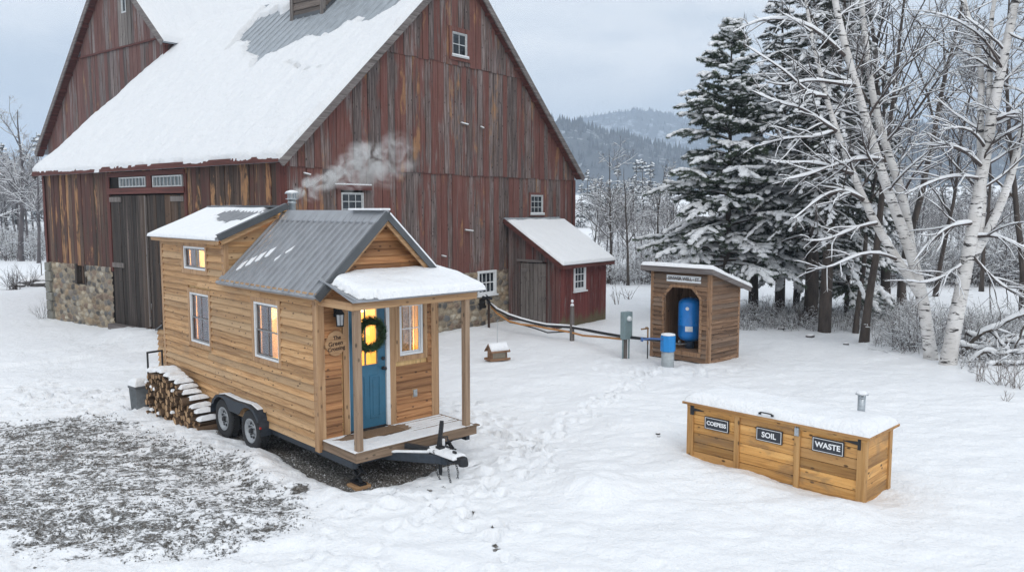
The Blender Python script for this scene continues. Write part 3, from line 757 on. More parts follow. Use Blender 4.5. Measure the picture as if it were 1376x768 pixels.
def snow_sheet(name, parent, O, U, V, u0, u1, v0, v1, step, mask, T, r=.12, seed=1, mat=None, under=-.004, relief=0.):
    O = np.array(O, float); U = np.array(U, float); V = np.array(V, float); U /= np.linalg.norm(U); V /= np.linalg.norm(V)
    Nn = np.cross(U, V); Nn /= np.linalg.norm(Nn)
    if Nn[2] < 0: Nn = -Nn
    nu = max(3, int((u1 - u0) / step) + 1); nv = max(3, int((v1 - v0) / step) + 1)
    u = np.linspace(u0, u1, nu); v = np.linspace(v0, v1, nv); A, B = np.meshgrid(u, v)
    d = np.minimum.reduce([A - u0 + .0, u1 - A, B - v0, v1 - B]) + 1e-4
    if mask is not None: d = np.minimum(d, mask(A, B))
    k = np.clip(d / r, 0, 1); prof = np.sqrt(1 - (1 - k) ** 2)
    h = T * prof * (1 + .22 * fbm(A * .9, B * .9, seed) + .10 * fbm(A * 4, B * 4, seed + 2))
    h = h * (1 + relief * (fbm(A * 2.6, B * .7, seed + 5) + .6 * np.abs(fbm(A * .6, B * 3.2, seed + 6))))
    top = O + A[..., None] * U + B[..., None] * V + (h[..., None] + under) * Nn
    top[d <= 0] = (O + A[..., None] * U + B[..., None] * V + under * Nn)[d <= 0]
    bot = O + A[..., None] * U + B[..., None] * V + (under - .003) * Nn
    idx = np.arange(nu * nv).reshape(nv, nu); ins = d > 0
    keep = ins[:-1, :-1] | ins[1:, :-1] | ins[:-1, 1:] | ins[1:, 1:]
    q = np.stack([idx[:-1, :-1], idx[:-1, 1:], idx[1:, 1:], idx[1:, :-1]], -1)[keep]
    if np.dot(np.cross(U, V), Nn) < 0: q = q[:, ::-1]
    return mesh_np(name, np.concatenate([top.reshape(-1, 3), bot.reshape(-1, 3)]), [np.concatenate([q, q[:, ::-1] + nu * nv])], mat or SNOW, parent, True)
def ribs(m, O, U, V, u0, u1, v0, v1, sp, w=.03, h=.022, zclip=None):
    """standing seams running along V"""
    O = Vector(O); U = Vector(U).normalized(); V = Vector(V).normalized(); n = U.cross(V).normalized()
    if n.z < 0: n = -n
    u = u0 + sp * .3
    while u < u1:
        a = v0; b = v1
        if zclip: a, b = zclip(u)
        if b > a + .05:
            p0 = O + U * u + V * a; p1 = O + U * u + V * b
            m.hexa([p0 - U * w / 2, p0 + U * w / 2, p1 + U * w / 2, p1 - U * w / 2, p0 - U * w * .25 + n * h, p0 + U * w * .25 + n * h, p1 + U * w * .25 + n * h, p1 - U * w * .25 + n * h])
        u += sp
def slab(m, O, U, V, u0, u1, v0, v1, t, rnd=.5):
    O = Vector(O); U = Vector(U).normalized(); V = Vector(V).normalized(); n = U.cross(V).normalized()
    if n.z < 0: n = -n
    c = [O + U * a + V * b for a, b in ((u0, v0), (u1, v0), (u1, v1), (u0, v1))]
    return m.hexa([p - n * t for p in c] + c, rnd)
def text(s, size, mat, parent, loc, facing, name='lettering', extr=.0015, tilt=0., bold=.0):
    cu = bpy.data.curves.new(name, 'FONT'); cu.body = s; cu.size = size; cu.align_x = 'CENTER'; cu.align_y = 'CENTER'; cu.extrude = extr; cu.offset = bold; cu.resolution_u = 4
    t = bpy.data.objects.new(name, cu); COL.objects.link(t)
    me = bpy.data.meshes.new_from_object(t); bpy.data.objects.remove(t)
    me.materials.clear(); me.materials.append(mat)
    o = bpy.data.objects.new(name, me)
    X, Z = {'-x': ((0, -1, 0), (-1, 0, 0)), '-y': ((1, 0, 0), (0, -1, 0))}[facing]
    M = Matrix(((X[0], 0, Z[0]), (X[1], 0, Z[1]), (X[2], 1, Z[2]))).to_4x4()
    M = Matrix.Translation(loc) @ M @ Matrix.Rotation(tilt, 4, 'Z'); o.matrix_basis = M
    return link(o, parent)

def stone_wall(name, parent, P, a0, a1, z0, z1, ops, seed, o0=0., size=.30, step=.035):
    rng = np.random.default_rng(seed); na = int((a1 - a0) / step) + 1; nz = int((z1 - z0) / step) + 1
    A, Z = np.meshgrid(np.linspace(a0, a1, na), np.linspace(z0, z1, nz))
    gs = size; ga = int((a1 - a0) / gs) + 3; gzn = int((z1 - z0) / (gs * .62)) + 3
    pa = a0 - gs + gs * (np.arange(ga)[None] + rng.uniform(.1, .9, (gzn, ga)) + .5 * (np.arange(gzn)[:, None] % 2)); pz = z0 - gs * .62 + gs * .62 * (np.arange(gzn)[:, None] + rng.uniform(.15, .85, (gzn, ga)))
    pa = pa.ravel(); pz = pz.ravel(); wa = A + .03 * fbm(A * 6, Z * 6, seed); wz = Z + .03 * fbm(A * 6 + 5, Z * 6, seed + 1)
    D1 = np.full(A.shape, 9.); D2 = np.full(A.shape, 9.); I = np.zeros(A.shape, int)
    for k in range(len(pa)):
        d = np.hypot(wa - pa[k], (wz - pz[k]) * 1.5); c = d < D1; D2 = np.where(c, D1, np.minimum(D2, d)); I[c] = k; D1 = np.minimum(D1, d)
    edge = D2 - D1; mortar = 1 - sstep(.02, .075, edge); bump = sstep(.01, .13, edge) * (.02 + .05 * rng.random(len(pa))[I])
    pal = np.array([(.30, .25, .18), (.17, .15, .13), (.36, .31, .235), (.24, .215, .18), (.09, .085, .08), (.30, .225, .15), (.42, .38, .31), (.20, .145, .11), (.14, .14, .14)])
    col = pal[rng.integers(0, len(pal), len(pa))] * rng.uniform(.7, 1.25, (len(pa), 1)); C = col[I]
    V = np.array([P(a, o0 + b, z) for a, b, z in zip(A.ravel(), bump.ravel(), Z.ravel())])
    idx = np.arange(na * nz).reshape(nz, na); ca = (A[:-1, :-1] + A[1:, 1:]) / 2; cz = (Z[:-1, :-1] + Z[1:, 1:]) / 2
    keep = np.ones(ca.shape, bool)
    for qq in ops: keep &= ~((ca > qq[0]) & (ca < qq[1]) & (cz > qq[2]) & (cz < qq[3]))
    q = np.stack([idx[:-1, :-1], idx[:-1, 1:], idx[1:, 1:], idx[1:, :-1]], -1)[keep]
    rgba = np.concatenate([C.reshape(-1, 3), np.ones((na * nz, 1))], 1)
    return mesh_np(name, V, q, STONE, parent, True, [('stone', 'POINT', 'FLOAT_COLOR', rgba), ('mortar', 'POINT', 'FLOAT', mortar.ravel())])

# ------------------------------------------------------------------ barn
rb = random.Random(11)
barn = empty('barn', BA[0], BA[1], label='huge weathered red barn with snowy roof, fieldstone base and cross wing', cat='barn')
W, LEN, EZ, RX, SL = 13.8, 14.4, 5.45, 6.9, .942
RZ = EZ + RX * SL
PG = planeY(0); PL = planeX(0)
gtop = lambda a: EZ + SL * min(a, W - a) - .06
gw = [(1.98, 2.79, 3.60, 4.62), (6.49, 7.38, 8.97, 9.80), (10.86, 11.72, 3.88, 4.60)]
m = MB()
vboards(m, PG, 0, W, lambda a: 1.93, lambda a: min(5.25, gtop(a)), .27, gw, .0, rb, zjit=.03)
m.build('gable_wall', BARN, barn)
m = MB(); vboards(m, PG, .0, W, lambda a: 5.22, lambda a: min(8.76, gtop(a)), .27, gw, .035, rb, zjit=.05)
m.build('gable_wall', BARN, barn)
m = MB(); vboards(m, PG, 3.4, W - 3.4, lambda a: 8.73, lambda a: max(8.735, gtop(a)), .27, gw, .07, rb, zjit=.05)
m.build('gable_wall', BARN, barn)
# backing so that gaps between boards are dark
m = MB(); BW = (.01, .008, .007)
BACKM = plain('dark_backing', (.012, .009, .008), .95)
for a in np.arange(0.03, W - .03, .3):
    b = min(a + .3, W - .03); c = (a + b) / 2
    segs = [(1.95, gtop(a), gtop(b))]
    hol = [q for q in gw if q[0] - .15 < c < q[1] + .15]
    z = 1.95
    for q in hol: bx(m, PG, a, b, -.16, -.045, z, q[2] - .05); z = q[3] + .05
    hx(m, PG, a, b, -.16, -.045, (z, z), (max(z + .02, gtop(a) - .03), max(z + .02, gtop(b) - .03)))
lo = [(4.7, 9.35, .0, 4.62), (4.84, 6.53, 4.76, 5.10), (6.97, 8.66, 4.78, 5.10)]
holed(m, PL, .05, LEN - .05, 2.1, EZ - .02, lo, -.16, -.045)
m.box((.1, LEN - .2, .2), (W - .05, LEN - .05, EZ)); m.box((W - .2, .1, .2), (W - .05, LEN - .1, EZ))
m.hexa([(.1, LEN - .2, EZ), (W - .1, LEN - .2, EZ), (W - .1, LEN - .05, EZ), (.1, LEN - .05, EZ), (RX - .05, LEN - .2, RZ - .25), (RX + .05, LEN - .2, RZ - .25), (RX + .05, LEN - .05, RZ - .25), (RX - .05, LEN - .05, RZ - .25)])
m.build('inner_wall', BACKM, barn)
# side wall
m = MB()
vboards(m, PL, .0, 4.68, lambda a: 2.12, lambda a: EZ - .02, .24, lo, .0, rb, zjit=.06)
vboards(m, PL, 9.38, LEN, lambda a: 2.12, lambda a: EZ - .02, .24, lo, .0, rb, zjit=.06)
vboards(m, PL, 4.68, 9.38, lambda a: 5.26, lambda a: EZ - .02, .24, [], .0, rb)
m.build('side_wall', BARN_L, barn)
m = MB()
vboards(m, planeYb(LEN), 0, W, lambda a: 0.2, gtop, .27, [], .0, rb); vboards(m, planeXb(W), 0, LEN, lambda a: .2, lambda a: EZ, .27, [], 0, rb)
m.build('rear_wall', BARN, barn)
m = MB()
bx(m, PL, 4.62, 9.42, .0, .045, 5.12, 5.27, .3); bx(m, PL, 4.62, 9.40, .0, .09, 4.56, 4.75, .7)
m.each('header_beam', RED_H, barn, bevel=.006)
m = MB()
bx(m, PL, 9.30, 9.48, .0, .04, 2.0, 5.12, .4); bx(m, PL, 4.56, 4.70, .0, .04, .3, 5.12, .4); bx(m, PL, 6.60, 6.90, .0, .03, 4.75, 5.12, .4)
bx(m, PL, -.02, .16, .032, .05, 2.0, 5.4, .6); m.box((-.05, -.05, 2.0), (.14, -.036, 5.4), .6)
bx(m, PL, LEN - .14, LEN + .02, .032, .05, 2.0, 5.4, .6); m.box((W - .14, -.06, 1.9), (W + .04, -.036, 5.22), .6)
m.each('corner_board', BARN_R, barn)
m = MB(); m.box((6.76 - 7.0, 6.62, 4.80), (-.045, 6.88, 5.0)); 
for (y0, y1, z0, z1) in [(4.84, 6.53, 4.76, 5.10), (6.97, 8.66, 4.78, 5.10)]:
    w = MB(); ring(w, PL, y0, y1, z0, z1, .04, -.05, .02); 
    n = 8
    for i in range(1, n): c = y0 + (y1 - y0) * i / n; bx(w, PL, c - .011, c + .011, -.03, .0, z0 + .04, z1 - .04)
    wo = w.build('transom_window', OLDWHITE, barn); g = MB(); bx(g, PL, y0 + .02, y1 - .02, -.042, -.036, z0 + .02, z1 - .02); g.build('pane', DUSTG, wo)
# double plank door
for (y0, y1, oo) in [(4.74, 6.93, .0), (6.99, 9.28, .02)]:
    m = MB(); vboards(m, PL, y0, y1, lambda a: .20 + .02 * math.sin(a * 9), lambda a: 4.52, .21, [], oo, rb, thick=.04, jit=.01, gap=.008, zjit=.08)
    d = m.build('barn_door', OLDW, barn)
    h = MB()
    for z in (4.36, 2.2):
        e = y1 if y0 > 6 else y0; s = -1 if y0 > 6 else 1
        hx(h, PL, *(sorted((e, e + s * .75))), oo, oo + .045, (z - .05, z - .05), (z + .11, z + .11))
    h.each('strap_hinge', OLDG, d, bevel=.01)
m = MB(); bx(m, PL, 6.93, 7.0, .02, .07, .35, 4.5); m.build('door_batten', OLDG, d)
m = MB(); bx(m, PL, 5.35, 6.2, .03, .06, .6, 2.35, .2); ring(m, PL, 5.32, 6.24, .55, 2.4, .07, .03, .09); m.build('wicket_door', OLDW, barn)
m = MB(); m.box((-.3, 4.72, -.2), (-.05, 9.3, .26)); m.build('door_sill', OLDGH, barn)
# foundation
stone_wall('stone_foundation', barn, PL, 9.40, LEN, -.3, 2.13, [(11.3, 12.12, 1.44, 2.2)], 3)
stone_wall('stone_foundation', barn, PL, -.02, 4.70, -.3, 2.13, [], 4)
stone_wall('stone_foundation', barn, PG, -.02, W, -.3, 1.94, [(7.87, 8.87, 1.10, 1.97), (7.9, 8.3, .65, 1.02)], 5)
m = MB(); holed(m, PL, .06, LEN - .06, -.3, 2.1, [(4.7, 9.35, -.3, 2.2), (11.3, 12.12, 1.44, 2.2)], -.5, -.02); holed(m, PG, .06, W - .06, -.3, 1.93, [(7.87, 8.87, 1.10, 1.97)], -.5, -.02); m.build('foundation_core', BACKM, barn)
# dressed quoins on the far corner
m = MB(); z = -.3; i = 0
while z < 2.05:
    hgt = rb.uniform(.26, .42); w_ = .42 if i % 2 else .3; m.box((-.12, LEN - w_, z), (.1, LEN + .06, min(2.1, z + hgt - .015)), rb.random()); z += hgt; i += 1
m.build('corner_stones', plain('quoin_stone', (.20, .195, .17), .85, 0, .25, 8, .5), barn, bevel=.025)
m = MB(); bx(m, PL, 11.28, 11.40, -.2, .04, 1.42, 2.14); bx(m, PL, 12.0, 12.14, -.2, .04, 1.42, 2.14); bx(m, PL, 11.42, 11.98, -.2, -.12, 1.45, 2.12, .1); bx(m, PL, 11.6, 11.68, -.12, -.02, 1.45, 2.12, .4); m.build('hatch', OLDW, barn)
# windows of the gable
window(barn, PG, 1.98, 2.79, 3.60, 4.55, .035, 3, 4, None, OLDWHITE, OLDWHITE, DGLASS, .03, .022, .0, None, False)
window(barn, PG, 6.58, 7.30, 9.0, 9.74, .105, 2, 2, None, OLDWHITE, OLDWHITE, DGLASS, .035, .028, .15, BARN, True, True)
window(barn, PG, 10.90, 11.68, 3.90, 4.60, .035, 3, 3, None, OLDWHITE, OLDWHITE, DGLASS, .035, .022, .09, BARN, True, True)
window(barn, PG, 7.87, 8.87, 1.12, 1.96, .05, 4, 2, None, WHITE, WHITE, DGLASS, .07, .035, .0, None, True, recess=.06)
m = MB(); bx(m, PG, 1.75, 3.05, .04, .10, 4.62, 4.76, .6); m.build('window_header', RED_H, barn); m = MB(); bx(m, PG, 1.72, 3.06, .045, .10, 4.762, 4.80); m.build('header_snow', SNOW, barn, bevel=.015)
# little snow-capped pegs and brackets
for (a, z, l) in [(7.15, 6.85, .30), (8.05, 6.8, .12), (7.35, 3.35, .35), (6.1, 2.55, .16), (.75, 5.0, .2)]:
    m = MB(); m.beam(PG(a - l / 2, .08, z + .02), PG(a + l / 2, .12, z - .02), .05, .04); b_ = m.build('wall_bracket', OLDG, barn)
    m = MB(); m.beam(PG(a - l / 2, .09, z + .05), PG(a + l / 2, .12, z + .01), .07, .035); m.build('bracket_snow', SNOW, b_, bevel=.01)
# main roof: slab, seams, snow
OV = .30; up = Vector((1, 0, SL)).normalized(); upr = Vector((-1, 0, SL)).normalized(); slope_len = RX * math.sqrt(1 + SL * SL)
m = MB(); e0 = -.22
slab(m, (0, 0, EZ + .12), (0, 1, 0), up, -OV, LEN + .35, e0 * 1.37, slope_len, .10)
slab(m, (W, 0, EZ + .12), (0, 1, 0), upr, -OV, LEN + .35, e0 * 1.37, slope_len, .10)
ribs(m, (0, 0, EZ + .12), (0, 1, 0), up, -OV, LEN + .3, -.28, slope_len, .42, .045, .03)
ribs(m, (W, 0, EZ + .12), (0, 1, 0), upr, -OV, LEN + .3, -.28, slope_len, .42, .045, .03)
roof = m.build('roof', ROOFB, barn)
m = MB()
for s, O, uv in ((1, (0, -OV - .012, EZ + .02), up), (1, (W, -OV - .012, EZ + .02), upr), (1, (0, LEN + .362, EZ + .02), up), (1, (W, LEN + .362, EZ + .02), upr)):
    a = Vector(O) + uv * -.32; b = Vector(O) + uv * (slope_len - .02); m.beam(a, b, .05, .20, up=(0, 0, 1))
m.each('rake_board', OLDGH, roof)
m = MB()
for O, uv in (((0, -.02, EZ - .06), up), ((W, -.02, EZ - .06), upr)):
    a = Vector(O) + uv * -.2; b = Vector(O) + uv * (slope_len - .05); n = Vector((0, -1, 0)); m.beam(a + n * .13, b + n * .13, .26, .04, up=uv.cross(n))
    for k in range(13):
        c = a + (b - a) * (k + .5) / 13; m.beam(c + Vector((0, .0, -.04)), c + Vector((0, -.27, -.04)), .10, .10)
m.box((-.26, -.25, EZ - .16), (-.22, LEN + .3, EZ + .0)); m.box((-.22, -.25, EZ - .14), (-.0, LEN + .3, EZ - .12))
m.build('soffit', RED_H, roof)
# gable wall is taller than the eaves fascia; the snow
def bmask(u, v):                     # u along the eaves, v up the slope
    x = v / math.sqrt(1 + SL * SL)
    base = np.interp(u, [-1, .3, .9, 2.5, 4.3, 5.2, 5.8, 6.6, 7.6, 8.6, 9.3, 9.9, 10.6, 20], [7.4, 6.2, 4.75, 4.5, 4.25, 3.9, 3.5, 3.9, 4.3, 4.9, 4.6, 6.3, 8.5, 9.])
    n = .42 * fbm(u * 1.3, v * .5, 91) + .22 * fbm(u * 5, v * 2, 92)
    d = (base + n - x)
    p = (x - (6.35 + .3 * fbm(u * 1.6, v, 93))) + .1 * fbm(u * 6, v * 3, 94)     # remnant along the ridge
    p = np.where((u > 5.8) & (u < 9.6) | (u < 2.6), p, -1)
    hole = 2.2 * (fbm(u * .9, v * 2.4, 97) - .63)
    crack = np.abs(x - (3.0 + .12 * np.sin(u * 2) + .15 * (u - 3))) * 3 - .05 - .3 * fbm(u * 3, 1., 98)
    crack = np.where((u > 1.6) & (u < 4.0), crack + .02, 1)
    eave = (v + .30) - .10 * np.clip(fbm(u * 1.1, 2., 99), 0, 1) - .05 * np.abs(fbm(u * 5, 2., 101)) + .02
    eave = np.where((u > 9.35) & (u < 9.9), eave + .22 * (.3 - np.abs(u - 9.6)), eave)
    return np.minimum(np.minimum(np.maximum(d, p), eave), np.minimum(crack, 9)) * np.where(hole > 0, 1, 1)
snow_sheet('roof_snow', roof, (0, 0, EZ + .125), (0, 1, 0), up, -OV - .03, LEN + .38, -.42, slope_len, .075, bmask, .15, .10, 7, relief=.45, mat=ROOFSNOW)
snow_sheet('roof_snow', roof, (W, 0, EZ + .125), (0, 1, 0), upr, -OV - .03, LEN + .38, -.36, slope_len, .16, None, .07, .10, 8)
m = MB(); m.tube([(RX, -OV, RZ + .13), (RX, LEN + .3, RZ + .13)], .07, 8); m.build('ridge_cap', ROOFB, roof)
# cupola
c0, c1, d0, d1 = 5.65, 8.15, 5.1, 6.8
cup = MB(); CUW = wood('cupola_boards', [(.06, .045, .04), (.14, .115, .10), (.24, .20, .18)], 'h', 20, .7, .6, .85, None, .6)
hboards(cup, planeX(c0), 10.4, 12.2, .26, lambda z: (d0, d1), [], rb, joint=(2, 4)); hboards(cup, planeY(d0), 10.4, 12.2, .26, lambda z: (c0, c1), [], rb, joint=(2, 4))
hboards(cup, planeXb(c1), 10.4, 12.2, .26, lambda z: (d0, d1), [], rb, joint=(2, 4)); hboards(cup, planeYb(d1), 10.4, 12.2, .26, lambda z: (c0, c1), [], rb, joint=(2, 4))
cup.box((c0 + .01, d0 + .01, 10.4), (c1 - .01, d1 - .01, 12.4))
for z in np.arange(12.3, 13.5, .14):
    cup.box((c0 + .03, d0 + .03, z), (c1 - .03, d1 - .03, z + .03)); cup.box((c0 - .0, d0 + .0, z + .03), (c1 + .0, d1, z + .07))
co = cup.build('cupola', CUW, barn)
m = MB()
for x in (c0, c1):
    for y in (d0, d1): m.box((x - .07, y - .07, 10.5), (x + .07, y + .07, 13.6))
m.each('corner_post', OLDG, co)
m = MB(); cx_, cy_ = (c0 + c1) / 2, (d0 + d1) / 2
b_ = [(c0 - .25, d0 - .25, 13.6), (c1 + .25, d0 - .25, 13.6), (c1 + .25, d1 + .25, 13.6), (c0 - .25, d1 + .25, 13.6)]
m.hexa(b_ + [(cx_ - .05, cy_ - .05, 14.8), (cx_ + .05, cy_ - .05, 14.8), (cx_ + .05, cy_ + .05, 14.8), (cx_ - .05, cy_ + .05, 14.8)]); m.build('cupola_roof', ROOFB, co)
m = MB(); m.beam((c0 - .02, d0 - .1, EZ + c0 * SL + .16), (c0 - .02, d1 + .1, EZ + c0 * SL + .16), .04, .14); m.beam((c0, d0 - .03, EZ + c0 * SL + .16), (6.9, d0 - .03, RZ + .2), .06, .14); m.build('flashing', DARKM, co)

# cross wing with its own gable, behind the far end
gx0 = 5.08; WY0, WYR, WY1 = 14.5, 18.75, 26.6; WE0, WR, WE1 = 11.15, 15.1, 7.1
wt_ = lambda y: (WE0 + (WR - WE0) * (y - WY0) / (WYR - WY0)) if y < WYR else (WR + (WE1 - WR) * (y - WYR) / (WY1 - WYR))
PW = planeX(gx0)
m = MB(); vboards(m, PW, WY0, WY1 - .35, lambda a: .0, lambda a: min(11.25, wt_(a) - .06), .30, [], .0, rb, thick=.04); m.build('wing_wall', BARN_W, barn)
m = MB(); vboards(m, PW, WY0, 22.1, lambda a: 11.22, lambda a: max(11.23, wt_(a) - .06), .30, [(17.55, 17.95, 12.6, 13.3)], .035, rb, thick=.04, zjit=.05); m.build('wing_wall', BARN_W, barn)
m = MB(); vboards(m, PW, 17.2, 18.3, lambda a: 11.22, lambda a: 13.9, .27, [(17.55, 17.95, 12.6, 13.3)], .06, rb, thick=.03); m.build('loft_hatch', OLDG, barn)
m = MB(); bx(m, PW, WY0, 22.1, .03, .07, 11.14, 11.22); m.build('belt_board', RED_H, barn)
window(barn, PW, 17.55, 17.95, 12.6, 13.3, .085, 1, 1, None, OLDWHITE, OLDWHITE, DGLASS, .05, .03, .0, None, False)
m = MB(); vboards(m, planeY(WY0), gx0, gx0 + 13, lambda a: 5., lambda a: WE0, .28, [], .0, rb, thick=.04); m.box((gx0 + .05, WY0 + .02, 0), (gx0 + 13, WY1 - .4, 7.)); m.build('wing_side_wall', BARN_W, barn)
m = MB(); m.beam((gx0 - .03, WY0, 5.), (gx0 - .03, WY0, 11.2), .16, .16); m.each('corner_board', BARN_R, barn)
u1 = Vector((0, WYR - WY0, WR - WE0)).normalized(); l1 = math.hypot(WYR - WY0, WR - WE0); u2 = Vector((0, WYR - WY1, WR - WE1)).normalized(); l2 = math.hypot(WYR - WY1, WR - WE1)
m = MB(); slab(m, (gx0, WY0, WE0 + .1), (1, 0, 0), u1, -.35, 13, -.45, l1, .10); slab(m, (gx0, WY1, WE1 + .1), (1, 0, 0), u2, -.35, 13, -.4, l2, .10)
wr = m.build('wing_roof', ROOFB, barn)
m = MB(); A_ = Vector((gx0 - .36, WY0, WE0 + .0)); B_ = Vector((gx0 - .36, WY1, WE1 + .0)); m.beam(A_ + u1 * -.45, A_ + u1 * l1, .05, .24, up=(0, 0, 1)); m.beam(B_ + u2 * -.4, B_ + u2 * l2, .05, .24, up=(0, 0, 1)); m.each('rake_board', OLDGH, wr)
m = MB()
for A, u, l in ((Vector((gx0, WY0, WE0 - .10)), u1, l1), (Vector((gx0, WY1, WE1 - .10)), u2, l2)):
    n = Vector((-1, 0, 0)); m.beam(A + u * -.35 + n * .17, A + u * (l - .05) + n * .17, .32, .04, up=u.cross(n))
    for k in range(12): c = A + u * (-.2 + l * (k + .5) / 12); m.beam(c + Vector((0, 0, -.05)), c + Vector((-.33, 0, -.05)), .12, .12)
m.build('soffit', RED_H, wr)
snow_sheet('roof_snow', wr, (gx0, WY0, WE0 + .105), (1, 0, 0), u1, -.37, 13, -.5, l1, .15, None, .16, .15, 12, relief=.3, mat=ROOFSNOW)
snow_sheet('roof_snow', wr, (gx0, WY1, WE1 + .105), (1, 0, 0), u2, -.30, 13, -.4, l2, .2, None, .08, .15, 13)

def mold(N, c, rnd):
    z = N.n('SeparateXYZ', {0: N.n('TexCoord').outputs['Object']}).outputs['Z']
    f = N.noise(N.coord((14, 14, .9)), 1., 5, .7)
    c = N.mix(N.mr(f, .56, .68, 0, .75, True), c, (.20, .165, .155))
    k = N.mr(N.math('ADD', z, N.math('MULTIPLY', N.noise(N.coord((6, 6, 2)), 1., 4), -.7)), -.25, .12, .85, 0, True)
    return N.mix(k, c, (.11, .10, .05))
# ------------------------------------------------------------------ lean-to shed on the gable
rs = random.Random(21)
lean = empty('lean_to_shed', fw(BA, 9.5, 0), BA[1], label='small red lean-to shed with snowy roof against the barn gable', cat='shed')
LW, LD, LH1, LH0 = 3.05, 2.3, 3.74, 2.32     # local x 0..LW along the gable, y 0..-LD
ltop = lambda y: LH1 + (LH1 - LH0) * y / LD - .05
m = MB(); vboards(m, planeX(0), -LD, -.08, lambda a: -.15, ltop, .19, [(-1.75, -.62, -.2, 2.26)], 0, rs, thick=.03); m.build('side_wall', SHEDW, lean)
m = MB(); vboards(m, planeY(-LD), 0, LW, lambda a: -.15, lambda a: LH0 - .03, .17, [(.86, 1.62, 1.22, 2.12)], 0, rs, thick=.03, jit=.003); m.build('front_wall', wood('shed_front_red', [(.07, .018, .016), (.13, .026, .022), (.18, .05, .04)], 'z', 22, .6, .3, .85, mold, .55), lean)
m = MB(); vboards(m, planeXb(LW), -LD, -.08, lambda a: -.15, ltop, .2, [], 0, rs); m.build('side_wall', SHEDW, lean)
m = MB(); vboards(m, planeX(0), -1.73, -.64, lambda a: .02, lambda a: 2.2, .18, [], .012, rs, jit=.004); dr = m.build('shed_door', OLDG, lean)
m = MB(); bx(m, planeX(0), -1.60, -.5, .02, .06, 2.24, 2.33); bx(m, planeX(0), -.95, -.70, .025, .07, 1.90, 2.02); bx(m, planeX(0), -1.75, -1.55, .025, .06, 1.74, 1.80); bx(m, planeX(0), -1.75, -1.55, .025, .07, .98, 1.04); m.each('door_batten', OLDGH, dr)
m = MB(); m.box((.05, -LD + .05, -.2), (LW - .05, -LD + .09, 1.2)); m.box((.05, -LD + .05, 2.15), (LW - .05, -LD + .09, LH0 - .1)); m.box((.05, -LD + .05, 1.2), (.8, -LD + .09, 2.15)); m.box((1.7, -LD + .05, 1.2), (LW - .05, -LD + .09, 2.15)); m.box((.05, -LD + .09, -.2), (.09, -.1, 2.2)); m.build('inner_wall', BACKM, lean)
window(lean, planeY(-LD), .86, 1.62, 1.22, 2.12, .035, 3, 3, None, WHITE, WHITE, DGLASS, .075, .03, .0, None, True)
ul = Vector((0, LD, LH1 - LH0)).normalized(); ll = math.hypot(LD, LH1 - LH0)
m = MB(); slab(m, (0, -LD, LH0 + .04), (1, 0, 0), ul, -.18, LW + .22, -.28, ll - .02, .05); ribs(m, (0, -LD, LH0 + .04), (1, 0, 0), ul, -.18, LW + .2, -.28, ll - .02, .3, .03, .02)
lr = m.build('roof', ROOFB, lean)
m = MB(); a = Vector((-.19, -LD, LH0 - .06)); m.beam(a + ul * -.26, a + ul * ll, .03, .15); a = Vector((LW + .21, -LD, LH0 - .06)); m.beam(a + ul * -.26, a + ul * ll, .03, .15); m.box((-.18, -LD - .24, LH0 - .27), (LW + .2, -LD - .2, LH0 - .15)); m.each('fascia', RED_H, lr)
snow_sheet('roof_snow', lr, (0, -LD, LH0 + .045), (1, 0, 0), ul, -.19, LW + .24, -.32, ll - .03, .05, lambda u, v: (ll - .22 + .06 * fbm(u * 3, 0., 3) - v), .10, .10, 14)
# ------------------------------------------------------------------ tiny house on its trailer
rt = random.Random(31)
tiny = empty('tiny_house', TH[0], TH[1], label='cedar-clad tiny house on a tandem trailer with grey metal roof and snowy porch', cat='tiny house')
HW, HL, FZ = 2.28, 6.30, .42
SX, FY = planeX(0), planeY(0)
MY = 3.22                                   # where the loft dormer starts
ES = .97; EH = 2.86                          # main roof pitch; wall height at x = 0
RXH = 1.14; RZH = EH + RXH * ES             # ridge (underside)
side_w = [(1.21, 2.09, 1.58, 2.53), (3.96, 4.86, 1.51, 2.48), (4.04, 5.09, 2.93, 3.37)]
front_w = [(.44, 1.30, FZ, 2.62), (1.50, 1.98, 1.67, 2.55)]
C9 = .085
def grow_(o, c): return [(q[0] - c, q[1] + c, q[2] - c, q[3] + c) for q in o]
# siding
m = MB(); so = grow_(side_w, C9 - .01)
hboards(m, SX, FZ, EH, .122, lambda z: (.1, HL - .08), so, rt)
hboards(m, SX, EH, 3.50, .122, lambda z: (MY, HL - .08), so, rt)
m.build('side_wall', CEDAR, tiny)
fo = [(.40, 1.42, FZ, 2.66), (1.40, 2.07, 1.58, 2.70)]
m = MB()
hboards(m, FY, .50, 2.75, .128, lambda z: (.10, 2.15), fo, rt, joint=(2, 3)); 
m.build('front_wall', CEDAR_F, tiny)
m = MB()
gl = lambda z: (max(.0, (z - EH) / ES + .02), HW - max(.0, (z - EH) / ES) - .02)
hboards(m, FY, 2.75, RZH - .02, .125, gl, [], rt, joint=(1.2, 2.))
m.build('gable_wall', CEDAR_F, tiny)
m = MB()
hboards(m, planeXb(HW), FZ, EH, .122, lambda z: (.0, HL), [], rt); hboards(m, planeXb(HW), EH, 3.5, .122, lambda z: (MY, HL), [], rt)
hboards(m, planeYb(HL), FZ, 3.5, .122, lambda z: (0.0, HW), [], rt); hboards(m, planeYb(HL), 3.5, 4.0, .122, lambda z: ((z - 3.5) / .45, HW - (z - 3.5) / .45), [], rt)
m.build('rear_wall', CEDAR, tiny)
